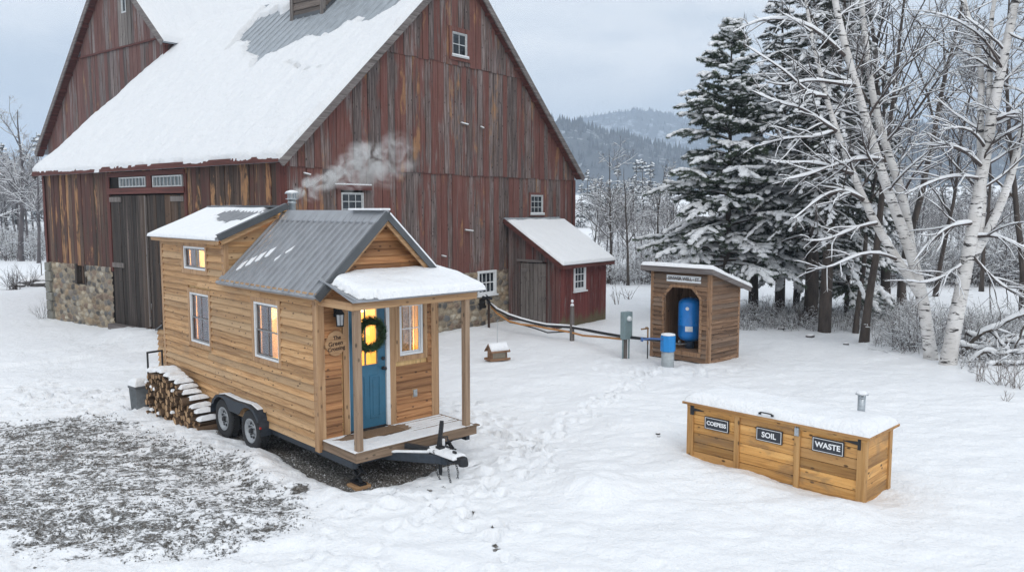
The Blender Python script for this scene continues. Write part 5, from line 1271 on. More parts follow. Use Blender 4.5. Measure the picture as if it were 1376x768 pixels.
V = np.stack([cx3 - sdv * .007, cx3 + sdv * .007, cx3 + dr_ * L_], 1).reshape(-1, 3); mesh_np('foliage', V, np.arange(3 * n).reshape(-1, 3), WREATH, root)
m = MB(); m.tube([(rr_ * math.cos(a), -.05, rr_ * math.sin(a)) for a in np.linspace(0, 2 * math.pi, 30)], .03, 8, cap=False); m.build('ring', plain('wreath_core', (.02, .035, .015), .9), root)
mt = MB(); mt.box((0, 0, 0), (.72, .34, .02)); mt.build('doormat', MAT_, None, loc=fw(TH, .56, -.46, .556), rot=(0, 0, R_(TH[1])), bevel=.006); tag(bpy.data.objects['doormat'], 'snow-dusted brown coir doormat in front of the blue door', 'doormat')
# ------------------------------------------------------------------ firewood beside the house
rf = random.Random(41)
A_, B_ = np.array((-.66, 5.62)), np.array((-.42, 3.62))
def stack_h(t): return float(np.interp(t, [0, .25, .5, .7, .85, 1], [.90, .96, .80, .58, .38, .20]))
proto = []
for k in range(5):
    m = MB(); n = 12; r = 1.0; sides = [(math.cos(2 * math.pi * i / n), math.sin(2 * math.pi * i / n)) for i in range(n)]
    if k in (1, 3): sides = [(x, y) for x, y in sides if y < .35] + [(.1, .3)]      # split logs
    if k == 4: sides = [(x, y) for x, y in sides if y < .1] + [(0., .55)]
    n = len(sides); jit = [rf.uniform(.93, 1.08) for _ in range(n)]
    p0 = [(0, x * j, y * j) for (x, y), j in zip(sides, jit)]; p1 = [(1, x * j * 1.02, y * j * .98) for (x, y), j in zip(sides, jit)]
    proto.append((p0, p1, n))
logs = []; row = 0; LG = []
z = .055
meshes = []
for k in range(5):
    p0, p1, n = proto[k]
    b = MB(); b.add(p0 + p1, [[i, (i + 1) % n, n + (i + 1) % n, n + i] for i in range(n)])
    e = MB(); e.add([(p[0] - .001, p[1] * .96, p[2] * .96) for p in p0] + [(p[0] + .001, p[1] * .96, p[2] * .96) for p in p1], [list(reversed(range(n))), list(range(n, 2 * n))])
    meshes.append((b, e))
first = {}
tang = (B_ - A_) / np.linalg.norm(B_ - A_); Lst = np.linalg.norm(B_ - A_)
while z < 1.0:
    s = .06 + (.06 if row % 2 else 0)
    while s < Lst:
        r = rf.uniform(.052, .078)
        if z + r * .6 < stack_h(s / Lst):
            k = rf.randrange(5); P0 = A_ + tang * s; inw = rf.uniform(-.04, .05)
            ln_ = rf.uniform(.40, .46); x0 = P0[0] + inw
            if z > .36: ln_ = min(ln_, -.02 - x0 - .005)
            LG.append((x0, P0[1], z + rf.uniform(-.012, .012), ln_, r, k, rf.uniform(0, 6.28)))
        s += r * 2 * rf.uniform(.93, 1.05)
    z += .108; row += 1
for (x, y, z_, l, r, k, ro) in LG:
    if k not in first:
        e = empty('firewood_log', (0, 0, 0)); a = meshes[k][0].build('bark', BARKLOG, e); b = meshes[k][1].build('cut_end', LOGEND, e); first[k] = (e, a, b); root = e
    else:
        root = first[k][0].copy(); COL.objects.link(root)
        for ch in first[k][1:]: c = ch.copy(); COL.objects.link(c); c.parent = root
    root.location = fw(TH, x, y, z_); root.rotation_euler = (ro, 0, 0)
    root.rotation_mode = 'XYZ'; root.rotation_euler = (Matrix.Rotation(R_(TH[1]) + rf.uniform(-.05, .05), 3, 'Z') @ Matrix.Rotation(ro, 3, 'X')).to_euler()
    root.scale = (l, r, r)
    tag(root, 'split firewood log in the snowy stack beside the tiny house wheels', 'log', 'split logs in the firewood stack')
# snow on the stack in stepped slabs
sn = NP(); rs_ = np.random.default_rng(3)
def blob_grid(cx, cy, cz, lx, ly, h, ang, seed):
    u = np.linspace(-1, 1, 15); U_, V_ = np.meshgrid(u, u); k = np.clip(1 - np.maximum(np.abs(U_), np.abs(V_)) ** 4, 0, 1)
    zz = h * np.sqrt(k) * (1 + .3 * fbm(U_ * 2, V_ * 2, seed)); x = U_ * lx * (1 + .12 * fbm(V_ * 3, U_, seed + 1)); y = V_ * ly * (1 + .15 * fbm(U_ * 3, V_, seed + 2)); c, s = math.cos(ang), math.sin(ang)
    P = np.stack([cx + x * c - y * s, cy + x * s + y * c, cz + zz - .03 * (1 - k)], -1).reshape(-1, 3); i = np.arange(225).reshape(15, 15)
    return P, np.stack([i[:-1, :-1], i[:-1, 1:], i[1:, 1:], i[1:, :-1]], -1).reshape(-1, 4)
for i, t in enumerate(np.linspace(.03, .97, 13)):
    p = A_ + tang * Lst * t; sn.add(*blob_grid(p[0] + .23 + rf.uniform(-.03, .05), p[1] + rf.uniform(-.02, .02), stack_h(t) - .0 + rf.uniform(-.01, .02), rf.uniform(.17, .22), rf.uniform(.07, .10), .045, .12 * math.sin(i * 2.1), 200 + i))
for i in range(9):
    t = rf.uniform(.02, .98); p = A_ + tang * Lst * t; zz = rf.uniform(.08, max(.1, stack_h(t) - .05)); sn.add(*blob_grid(p[0] + .0, p[1], zz, .035, rf.uniform(.03, .07), .02, 0, 300 + i))
so_ = sn.build('stack_snow', SNOW, None, True, loc=TH[0], rot=(0, 0, R_(TH[1]))); tag(so_, 'snow lying in stepped slabs on the firewood stack', None, None, 'stuff')
# bin and hand truck behind the stack
root = empty('metal_bin', fw(TH, -.68, 5.98, gz(*fw(TH, -.68, 5.98)[:2]) - .06), TH[1] + 8, label='grey galvanised bin with a snow-capped lid behind the firewood stack', cat='bin')
BING = plain('bin_grey', (.20, .22, .235), .55, .3, .2, 14)
m = MB(); m.hexa([(-.14, -.15, 0), (.14, -.15, 0), (.14, .15, 0), (-.14, .15, 0), (-.17, -.18, .44), (.17, -.18, .44), (.17, .18, .44), (-.17, .18, .44)])
for i in range(7): m.beam((-.145 + 0, -.13 + i * .043, .02), (-.176, -.15 + i * .05, .43), .012, .012)
root.scale = (.8, .8, 1.05); m.build('body', BING, root, bevel=.01); m = MB(); m.box((-.19, -.20, .44), (.19, .20, .49)); m.build('lid', plain('lid_grey', (.10, .11, .12), .6), root, bevel=.012)
snow_sheet('lid_snow', root, (0, 0, .49), (1, 0, 0), (0, 1, 0), -.19, .19, -.20, .20, .02, None, .13, .14, 51)
root = empty('hand_truck', fw(TH, -.36, 5.92, -.02), TH[1] + 10, label='black steel hand truck frame standing behind the firewood stack', cat='hand truck')
m = MB(); root.scale = (.78, 1, 1); m.beam((-.20, 0, .1), (-.20, 0, 1.22), .035, .035, up=(0, 1, 0)); m.beam((.20, 0, .1), (.20, 0, 1.22), .035, .035, up=(0, 1, 0)); m.beam((-.217, 0, 1.22), (.217, 0, 1.22), .035, .035)
for z in (.4, .75): m.beam((-.2, 0, z), (.2, 0, z), .02, .03)
m.build('frame', BLACKM, root, bevel=.004); m = MB(); m.box((-.2, -.2, .05), (.2, .02, .065)); m.build('toe_plate', BLACKM, root)
for s in (-1, 1): m = MB(); m.lathe([(.02, -.03), (.11, -.03), (.12, 0), (.11, .03), (.02, .03)], (s * .25, .06, .12), 'x', 20); m.build('wheel', RUBBER, root, True)

# ------------------------------------------------------------------ compost bin
rc = random.Random(51)
comp = empty('compost_bin', CO[0], CO[1], label='long three-bay cedar compost bin with black signs and snow on its lid', cat='compost bin')
CL, CD, CZ = 2.87, .97, .96
m = MB()
P = planeX(.03); hboards(m, P, -.12, .94, .145, lambda z: (.06, CL - .06), [], rc, lap=.006, thin=.004, joint=(2.7, 3)); 
m.v = []; m.f = []; m.r = []
bays = [(.12, .94), (1.04, 1.92), (2.02, 2.76)]
for (a0, a1) in bays:
    for i in range(7):
        z0 = -.12 + i * .1515; bx(m, planeX(.03), a0 - .05, a1 + .05, -.03, .0 + rc.uniform(-.005, .005), z0, z0 + .144, rc.random())
m.build('front_panel', COMPW, comp, bevel=.002)
m = MB()
for i in range(7):
    z0 = -.12 + i * .1515; m.box((.1, .0 + .02, z0), (CD - .06, .05, z0 + .148), rc.random()); m.box((.1, CL - .05, z0), (CD - .06, CL - .02, z0 + .148), rc.random()); m.box((CD - .06, .05, z0), (CD - .03, CL - .05, z0 + .148), rc.random())
m.build('side_panel', COMPW, comp)
m = MB()
for (y0, y1) in ((-.0, .115), (.945, 1.035), (1.925, 2.015), (CL - .115, CL)): m.box((0.0, y0, -.16), (.028, y1, .93))
for y in (0, CL - .09): m.box((.03, y if y else .0, -.2), (.10, (y if y else .0) + .02, .93)); m.box((CD - .1, y - .003 if y else -.003, -.2), (CD, y + .09, .93))
m.box((.03, -.004, -.16), (.10, .018, .93))
m.each('post', COMPV, comp, bevel=.004)
m = MB(); m.box((-.005, .0, .895), (.027, CL, .948)); m.box((.0, -.01, .90), (CD, .015, .948)); m.each('top_rail', COMPW, comp, bevel=.003)
m = MB(); n = 5
for i in range(n): m.box((-.06 + i * .22, -.07, .95), (-.06 + (i + 1) * .22 - .004, CL + .06, .985), rc.random())
lid = m.build('lid', wood('lid_boards', [(.22, .10, .03), (.38, .2, .07), (.5, .29, .11)], 'y', 20, .8, .6, .7, None, .4), comp, bevel=.003)
snow_sheet('lid_snow', lid, (0, 0, .986), (1, 0, 0), (0, 1, 0), -.045, 1.03, -.06, CL + .05, .03, None, .15, .22, 61)
m = MB(); h0 = 1.36; m.tube([(-.035, h0, 1.035), (-.062, h0 + .01, 1.055), (-.07, h0 + .05, 1.06), (-.07, h0 + .15, 1.06), (-.062, h0 + .19, 1.055), (-.035, h0 + .2, 1.035)], .010, 8); m.box((-.062, h0 - .02, 1.02), (-.048, h0 + .02, 1.05)); m.box((-.062, h0 + .18, 1.02), (-.048, h0 + .22, 1.05)); m.build('lid_handle', BLACKM, lid)
for (y, s) in ((.10, 1), (CL - .10, -1)):
    m = MB(); m.box((-.012, y - .035, .78), (-.0, y + .01 if s > 0 else y + .035, .93)) ; 
    m.hexa([(-.010, y, .845), (-.002, y, .845), (-.002, y + s * .22, .865), (-.010, y + s * .22, .865), (-.010, y, .90), (-.002, y, .90), (-.002, y + s * .22, .875), (-.010, y + s * .22, .875)]); m.build('strap_hinge', BLACKM, comp, bevel=.003)
m = MB(); m.box((-.03, .955, .80), (-.002, 1.02, .92)); m.tube([(-.02, .97, .91), (-.03, .97, .95), (-.03, 1.005, .95), (-.02, 1.005, .91)], .007, 6); m.build('latch', GALV, comp, bevel=.006)
for s, y, z, w_, h_, sz in (('COEPESS', 2.325, .70, .43, .20, .088), ('SOIL', 1.43, .705, .42, .205, .115), ('WASTE', .53, .735, .46, .21, .112)):
    m = MB(); m.box((-.006, y - w_ / 2, z - h_ / 2), (.024, y + w_ / 2, z + h_ / 2)); sg = m.build('sign_board', SIGNK, comp, bevel=.003)
    m = MB(); ring(m, planeX(0), y - w_ / 2 + .012, y + w_ / 2 - .012, z - h_ / 2 + .012, z + h_ / 2 - .012, .007, .006, .0085); m.build('sign_border', LETTER, sg)
    text(s, sz, LETTER, sg, (-.008, y, z), '-x', bold=.003)
vx, vy = 1.02, .44
m = MB(); m.lathe([(.055, .9), (.055, 1.29), (.048, 1.295)], (vx - .12, vy, 0), 'z', 18)
vp = m.build('vent_pipe', GALV, comp, True)
m = MB()
for i in range(6): a = i * math.pi / 3; m.box((vx - .12 + .05 * math.cos(a) - .005, vy + .05 * math.sin(a) - .005, 1.28), (vx - .12 + .05 * math.cos(a) + .005, vy + .05 * math.sin(a) + .005, 1.355))
m.lathe([(.05, 1.30), (.05, 1.325)], (vx - .12, vy, 0), 'z', 16); m.lathe([(.092, 1.355), (.088, 1.365), (.02, 1.385)], (vx - .12, vy, 0), 'z', 18); m.build('rain_cap', GALV, vp)
m = MB(); m.lathe([(.085, 1.367), (.075, 1.395), (.03, 1.41)], (vx - .12, vy, 0), 'z', 18); m.build('cap_snow', SNOW, vp, True)

# ------------------------------------------------------------------ well house
rl = random.Random(61)
well = empty('well_house', WH[0], WH[1], label='small open-fronted wooden well house with slanted snowy roof and white sign', cat='well house')
WL, WD = 1.86, 1.42
wf = lambda x: 2.40 - .30 * x           # roof underside
def arch(z): 
    # half-opening
    return (.30, 1.42) if z < 1.72 else (.30 + (z - 1.72) * 1.0, 1.42 - (z - 1.72) * 1.0)
m = MB(); z = .02; ex = .128
while z < 2.38:
    z1 = min(z + ex, 2.39)
    if z < .27 or z > 1.98: segs = [((.05, WL - .05), (.05, WL - .05))]
    else:
        a, b = arch(z), arch(min(z1, 1.98)); segs = [((.05, a[0]), (.05, b[0])), ((a[1], WL - .05), (b[1], WL - .05))]
    for (s0, s1), (t0, t1) in segs:
        P = planeX(0); r = rl.random(); m.hexa([P(s0, -.01, z), P(s1, -.01, z), P(s1, .042, z), P(s0, .042, z), P(t0, -.01, z1), P(t1, -.01, z1), P(t1, .002, z1), P(t0, .002, z1)], r)
    z += ex
m.build('front_wall', WELLW, well)
m = MB(); hboards(m, planeY(0), .02, wf(WD), .128, lambda z: (.05, WD - .03), [], rl, joint=(2, 3)); P = planeY(0)
for i in range(4):
    z = wf(WD) + i * .107; z1 = z + .107; x0 = min(WD - .03, (2.40 - z) / .3); x1 = (2.40 - z1) / .3
    if x0 > .1: m.hexa([P(.05, -.01, z), P(x0, -.01, z), P(x0, .02, z), P(.05, .02, z), P(.05, -.01, z1), P(max(.06, x1), -.01, z1), P(max(.06, x1), .006, z1), P(.05, .006, z1)], rl.random())
hboards(m, planeYb(WL), .02, wf(WD), .128, lambda z: (.05, WD - .03), [], rl); hboards(m, planeXb(WD), .02, wf(WD), .128, lambda z: (.0, WL), [], rl)
m.build('side_wall', WELLW, well)
m = MB()
m.box((.05, .02, .0), (WD - .03, .045, wf(WD))); m.box((.05, WL - .045, .0), (WD - .03, WL - .02, wf(WD))); m.box((WD - .05, .03, 0), (WD - .02, WL - .03, wf(WD)))
m.box((.03, .03, .18), (WD, WL - .03, .25)); m.box((.022, .045, .26), (.05, .29, 2.3)); m.box((.022, 1.43, .26), (.05, WL - .05, 2.3)); m.box((.022, .3, 2.0), (.05, 1.43, 2.35))
m.hexa([(.04, .02, 2.05), (WD - .05, .02, wf(WD) - .02), (WD - .05, .045, wf(WD) - .02), (.04, .045, 2.05), (.04, .02, 2.37), (WD - .05, .02, wf(WD)), (WD - .05, .045, wf(WD)), (.04, .045, 2.37)])
for y in (.5, 1.2): m.box((WD - .09, y, .25), (WD - .05, y + .05, 1.95))
m.build('interior_lining', WELLV, well)
m = MB()
m.box((-.035, -.035, -.12), (.06, .07, 2.38)); m.box((-.03, WL - .07, -.12), (.06, WL + .03, 2.38)); m.box((WD - .06, -.03, -.1), (WD + .02, .05, wf(WD))); m.box((.07, -.028, -.02), (WD - .07, .0, .04))
m.each('corner_post', WELLV, well, bevel=.004)
m = MB(); P = planeX(0)
bx(m, P, .22, .30, .0, .035, .26, 1.72); bx(m, P, 1.42, 1.50, .0, .035, .26, 1.72)
for s in (0, 1):
    f = (lambda a: a) if s == 0 else (lambda a: 1.72 - a)
    m.hexa([P(f(.22), 0, 1.72), P(f(.30), 0, 1.72), P(f(.30), .035, 1.72), P(f(.22), .035, 1.72), P(f(.50), 0, 2.06), P(f(.56), 0, 1.98), P(f(.56), .035, 1.98), P(f(.50), .035, 2.06)])
bx(m, P, .50, 1.22, .0, .033, 1.98, 2.06); bx(m, P, .24, 1.48, .0, .04, .16, .27)
m.each('opening_trim', WELLV, well, bevel=.003)
m = MB(); ud = Vector((1, 0, -.30)).normalized(); slab(m, (0, 0, 2.475), (0, 1, 0), ud, -.16, WL + .22, -.20, 1.80, .06); wr2 = m.build('roof', OLDGH, well)
m = MB(); a = Vector((0, -.175, 2.42)); m.beam(a + ud * -.215, a + ud * 1.81, .03, .14, up=(.3, 0, 1)); a = Vector((0, WL + .235, 2.42)); m.beam(a + ud * -.215, a + ud * 1.81, .03, .14, up=(.3, 0, 1)); m.box((-.225, -.19, 2.40), (-.197, WL + .25, 2.54)); m.each('fascia', OLDGH, wr2, bevel=.004)
snow_sheet('roof_snow', wr2, (0, 0, 2.478), (0, 1, 0), ud, -.20, WL + .26, -.235, 1.86, .04, None, .12, .10, 71)
m = MB(); bx(m, planeX(0), .27, 1.36, .018, .036, 2.13, 2.31); sb = m.build('sign_board', SIGNW, well, bevel=.002); text('SINWER WELL · ST', .118, LETTERK, sb, (-.038, .815, 2.22), '-x', bold=.003)
m = MB()
for x, y in ((.12, .12), (1.2, .12), (.12, 1.6)): m.box((x - .12, y - .12, -.15), (x + .12, y + .12, .02))
m.each('footing', OLDG, well)
# pressure tank inside
root = empty('pressure_tank', fw(WH, .62, 1.02, .25), WH[1], label='tall blue pressure tank standing inside the well house', cat='tank')
m = MB(); m.lathe([(.13, .0), (.13, .22), (.10, .23)], (0, 0, 0), 'z', 24); m.build('base', plain('tank_base', (.02, .05, .1), .5), root, True)
m = MB(); R0 = .325; m.lathe([(.03, .20), (.16, .21), (.26, .25), (.31, .31), (R0, .38), (R0, .64), (R0 + .006, .645), (R0 + .006, .66), (R0, .665), (R0, 1.22), (.31, 1.29), (.26, 1.35), (.16, 1.395), (.03, 1.405)], (0, 0, 0), 'z', 40); m.build('body', TANKB, root, True)
m = MB(); m.lathe([(.02, 1.40), (.02, 1.43)], (0, 0, 0), 'z', 10); m.build('valve', GALV, root)
m = MB()
for i in range(7):
    a0 = math.pi - .30 + i * .09; a1 = a0 + .09
    a0 += .5; a1 += .5
    m.hexa([(R0 * math.cos(a) * k, R0 * math.sin(a) * k, z) for z, k in ((.50, 1.004), (.66, 1.0)) for a, k in ((a0, 1.002), (a1, 1.002), (a1, 1.012), (a0, 1.012))])
m.build('label_plate', SIGNW, root)
m = MB(); a = math.pi + .35; m.lathe([(.0, 0), (.05, .003)], (0, 0, 0), 'x', 14); m.build('badge', SIGNW, root, loc=((R0 + .004) * math.cos(a), (R0 + .004) * math.sin(a), 1.13), rot=(0, 0, a))
m = MB(); m.tube([(-.05, .0, .12), (-.30, .12, .12), (-.30, .30, .12)], .022, 8); m.lathe([(.05, -.02), (.05, .02)], (-.3, .12, .19), 'y', 12); m.tube([(-.30, .12, .12), (-.30, .12, .19)], .015, 8); m.build('fitting', GALV, root)
# well casing with blue cap
wx, wy = 4.05, 20.55
root = empty('well_casing', (wx, wy, gz(wx, wy) - .03), WH[1], label='grey well casing with square blue cap in front of the well house', cat='well head')
m = MB(); m.lathe([(.165, -.1), (.165, .46)], (0, 0, 0), 'z', 28); m.build('casing', PVC, root, True); m = MB(); m.lathe([(.172, -.05), (.172, .03)], (0, 0, 0), 'z', 28); m.build('collar', PIPEK, root, True)
m = MB(); m.lathe([(.19, .44), (.20, .47), (.20, .83), (.185, .87)], (0, 0, 0), 'z', 8); m.build('cap', CAPB, root, bevel=.02); m = MB(); m.lathe([(.19, .868), (.18, .895), (.12, .91)], (0, 0, 0), 'z', 16); m.build('cap_snow', SNOW, root, True)
m = MB(); m.tube([(-.15, .0, .77), (-.45, .22, .80), (-.62, .34, .78)], .025, 8); m.tube([(-.62, .34, .78), (-.66, .37, .78)], .055, 10); m.build('blue_valve', plain('valve_blue', (.03, .10, .28), .5), root)
# electric meter on posts
mx, my = 3.10, 21.75
root = empty('meter_pedestal', (mx, my, 0), 38, label='grey-green electric meter box on wooden post and conduits', cat='electric meter')
m = MB(); m.box((-.17, -.16, .55), (.13, .02, 1.30)); m.build('meter_box', GREYBOX, root, bevel=.015)
m = MB(); m.lathe([(.075, -.0), (.075, -.03), (.06, -.07), (.03, -.085)], (-.03, -.16, 1.12), 'y', 20); m.build('meter_dial', plain('meter_glass', (.62, .66, .68), .2), root, True)
m = MB(); m.box((-.05, -.05, -.25), (.05, .05, .6)); m.build('post', OLDG, root); m = MB(); m.tube([(-.13, -.05, -.25), (-.13, -.05, .56)], .022, 8); m.tube([(.11, -.05, -.25), (.11, -.05, .56)], .022, 8); m.each('conduit', GREYBOX, root)
# brass tap
tx_, ty_ = 3.72, 21.7
root = empty('yard_tap', (tx_, ty_, 0), 38, label='brass yard tap on a thin pipe right of the meter box', cat='tap')
BRASS = plain('old_brass', (.28, .17, .08), .5, .6, .2, 20)
m = MB(); m.tube([(0, 0, -.2), (0, 0, .62)], .016, 8); m.build('pipe', PIPEK, root); m = MB(); m.tube([(0, 0, .4), (0, 0, .86)], .022, 8); m.tube([(.02, 0, .84), (-.26, .0, .84)], .022, 8); m.lathe([(.04, .84), (.04, .88)], (-.05, 0, 0), 'z', 10); m.build('spout', BRASS, root, True)
# post that carries the pipes
root = empty('fence_post', (1.86, 24.55, 0), 20, label='lone weathered wooden post holding up the insulated pipes', cat='post')
m = MB(); m.hexa([(-.06, -.06, -.3), (.06, -.06, -.3), (.06, .06, -.3), (-.06, .06, -.3), (-.05, -.05, 1.12), (.05, -.05, 1.12), (.05, .05, 1.10), (-.05, .05, 1.10)]); m.build('post', OLDG, root, bevel=.008)
m = MB(); m.lathe([(.06, 1.11), (.05, 1.16), (.02, 1.18)], (0, 0, 0), 'z', 12); m.lathe([(.0, 1.2), (.035, 1.22), (.045, 1.26), (.03, 1.3), (0, 1.31)], (0, 0, 0), 'z', 10); m.build('snow_cap', SNOW, root, True)
# pipes from the barn to the well
pk = [(-.86, 26.75, 1.10), (-.70, 26.55, .92), (-.49, 26.2, .78), (-.1, 25.9, .63), (.29, 25.6, .54), (.7, 25.3, .47), (1.1, 25.0, .43), (1.82, 24.62, .44), (2.15, 24.0, .46), (2.6, 23.2, .48), (3.04, 22.05, .56), (3.5, 21.3, .62), (3.9, 20.75, .66)]
def wob(p, dz, dx, s): return [(x + dx, y - dx * .5, z - dz - s * math.sin(math.pi * i / (len(p) - 1) * 2.0) ** 2) for i, (x, y, z) in enumerate(p)]
m = MB(); m.tube(pk, .042, 10); tag(m.build('water_pipe', PIPEK, None, True), 'black insulated pipe sagging from the stone wall to the meter box', 'pipe')
m = MB(); m.tube([(x, y, z + .045) for x, y, z in pk[1:9]], [.02] + [.034] * 6 + [.015], 8); ps = m.build('pipe_snow', SNOW, None, True); ps.parent = bpy.data.objects['water_pipe']
m = MB(); m.tube([(x, y, z) for x, y, z in wob(pk[1:11], .07, .0, .12)], .032, 8); tag(m.build('garden_hose', PIPEO, None, True), 'tan hose slung beneath the black pipe to the meter', 'hose')
m = MB(); m.tube([(x, y, z) for x, y, z in wob(pk[2:8], .13, .02, .10)], .022, 8); tag(m.build('power_cable', PIPEK, None, True), 'thin dark cable drooping lowest under the tan hose', 'cable')
root = empty('hose_bracket', (-.78, 26.75, 0), 52, label='dark rusty stand pipe and valve at the barn stone wall', cat='stand pipe')
m = MB(); m.beam((0, 0, -.2), (0, 0, 1.05), .06, .06); m.build('stand', plain('rusty_iron', (.06, .035, .025), .8, .2, .3), root); m = MB(); m.tube([(-.25, .05, 1.15), (0, 0, 1.12), (.1, -.05, 1.08)], .05, 10); m.lathe([(.09, -.02), (.09, .02)], (-.12, .02, 1.14), 'x', 12); m.build('valve', BLACKM, root)
m = MB(); m.tube([(-.22, .04, 1.2), (-.08, .0, 1.17)], .025, 8); m.build('valve_snow', SNOW, root)
# bird feeder
fx_, fy_ = -.40, 21.55
root = empty('bird_feeder', (fx_, fy_, gz(fx_, fy_) + .04), 30, label='small wooden hopper bird feeder with snow on its roof', cat='bird feeder')
FW = wood('feeder_wood', [(.12, .06, .03), (.24, .13, .07), (.34, .2, .12)], 'h', 18, 1., .5, .75, None, .4)
m = MB(); m.box((-.31, -.19, .0), (.31, .19, .03)); m.box((-.31, -.19, .031), (.31, -.165, .06)); m.box((-.31, .165, .031), (.31, .19, .06)); m.build('tray', FW, root, bevel=.004)
m = MB()
for s in (-1, 1): m.add([(s * .21, -.13, .03), (s * .21, .13, .03), (s * .21, .13, .28), (s * .21, 0, .42), (s * .21, -.13, .28), (s * .235, -.13, .03), (s * .235, .13, .03), (s * .235, .13, .28), (s * .235, 0, .42), (s * .235, -.13, .28)], [[0, 1, 2, 3, 4], [9, 8, 7, 6, 5], [0, 5, 6, 1], [1, 6, 7, 2], [2, 7, 8, 3], [3, 8, 9, 4], [4, 9, 5, 0]])
m.each('end_board', FW, root)
m = MB(); m.box((-.21, -.10, .05), (.21, -.095, .29)); m.box((-.21, .095, .05), (.21, .10, .29)); m.each('hopper_pane', plain('seed_window', (.30, .26, .20), .35), root)
m = MB()
for s in (-1, 1): m.hexa([(-.29, s * .21, .22), (.29, s * .21, .22), (.29, 0, .43), (-.29, 0, .43), (-.29, s * .22, .235), (.29, s * .22, .235), (.29, 0, .455), (-.29, 0, .455)])
m.build('roof', FW, root)
snow_sheet('roof_snow', root, (0, 0, .455), (1, 0, 0), (0, 1, 1.0), -.28, .28, -.26, .0, .02, None, .07, .08, 81); snow_sheet('roof_snow', root, (0, 0, .455), (1, 0, 0), (0, -1, 1.0), -.28, .28, -.26, .0, .02, None, .07, .08, 82)
m = MB(); m.tube([(0, 0, .44), (0, 0, 1.05), (.03, 0, 1.1), (.06, 0, 1.07)], .006, 6); m.build('hanging_wire', GALV, root)
# little stake in the field and stones by the barn corner
m = MB(); m.tube([(0, 0, -.2), (.02, 0, 1.05)], .025, 6); tag(m.build('field_stake', BARK, None, loc=(-26.3, 44.6, gz(-26.3, 44.6))), 'thin dark stake beside the snowy stone heap in the left field', 'stake')

def rock(seed, s):
    r = np.random.default_rng(seed); u = np.linspace(0, np.pi, 9); v = np.linspace(0, 2 * np.pi, 13)[:-1]; U_, V_ = np.meshgrid(u, v, indexing='ij')
    d = 1 + .25 * fbm(U_ * 1.5 + seed, np.cos(V_) * 1.5 + np.sin(V_) * .7, seed); P = np.stack([np.sin(U_) * np.cos(V_) * d * s[0], np.sin(U_) * np.sin(V_) * d * s[1], np.cos(U_) * d * s[2]], -1)
    i = np.arange(9 * 12).reshape(9, 12); q = np.stack([i[:-1], i[1:], np.roll(i, -1, 1)[1:], np.roll(i, -1, 1)[:-1]], -1).reshape(-1, 4); return P.reshape(-1, 3), q
ROCK = make_bark('dark_rock', (.03, .028, .028), (.12, .11, .105), .55, .8, 4.)
rk = random.Random(5); k = 0
for (X, Y, s, lab) in [(-25.6, 43.6, 1.0, 'largest dark stone of the snowy heap by the barn corner'), (-24.6, 43.2, .6, 'rounded stone next to the barn in the snowy heap'), (-25.2, 42.6, .5, 'small low stone at the front of the snowy heap'), (-24.3, 42.2, .45, 'stone half buried beside the barn foundation corner'), (-26.2, 42.2, .38, 'single small stone in the snow left of the heap'), (-27.3, 40.5, .25, 'tiny lone stone in the snow in front of the heap'), (-29.4, 43.4, .5, 'flat dark stone poking from the snowy field'), (-31.6, 43.2, .45, 'flat dark stone at the left edge of the field')]:
    P, q = rock(k + 90, (s * (1.5 if k == 0 or k > 5 else 1.), s * .7, s * (.45 if k < 6 else .2))); k += 1
    tag(mesh_np('field_stone', P, q, ROCK, None, True, loc=(X, Y, gz(X, Y) + .05)), lab, 'stone', 'stones lying in the left field')
# ------------------------------------------------------------------ trees
def norm(a): return a / (np.linalg.norm(a, axis=-1, keepdims=True) + 1e-9)
def grow(rng, S, D, L, n, wob, grav, R0, R1):
    """K wobbly paths: S (K,3), D (K,3), L (K,) -> P (K,n,3), R (K,n)"""
    K = len(S); P = np.zeros((K, n, 3)); P[:, 0] = S; d = norm(D)
    for i in range(1, n):
        g = grav if np.isscalar(grav) else grav[i]
        d = norm(d + rng.normal(0, wob, (K, 3)) + np.array([0, 0, g])); P[:, i] = P[:, i - 1] + d * (L / (n - 1))[:, None]
    t = np.linspace(0, 1, n)[None]; return P, R0[:, None] * (1 - t) + R1[:, None] * t
def children(rng, P, Rr, cnt, tmin, tmax, ang, lr, rr, lens, flat=0., updir=0.):
    K, n, _ = P.shape; pi = np.repeat(np.arange(K), cnt); t = rng.uniform(tmin, tmax, K * cnt) ** .9
    f = t * (n - 1); i = np.minimum(f.astype(int), n - 2); w = (f - i)[:, None]
    S = P[pi, i] * (1 - w) + P[pi, i + 1] * w; T = norm(P[pi, i + 1] - P[pi, i]); r = Rr[pi, i] * (1 - w[:, 0]) + Rr[pi, i + 1] * w[:, 0]
    q = norm(np.cross(T, rng.normal(0, 1, (K * cnt, 3)))); q[:, 2] *= (1 - flat); q[:, 2] += updir; q = norm(q)
    a = R_(1) * rng.normal(ang, 9, K * cnt)[:, None]; D = norm(T * np.cos(a) + q * np.sin(a))
    L = lens[pi] * lr * (1.15 - .75 * t) * rng.uniform(.55, 1.2, K * cnt); return S, D, L, r * rr
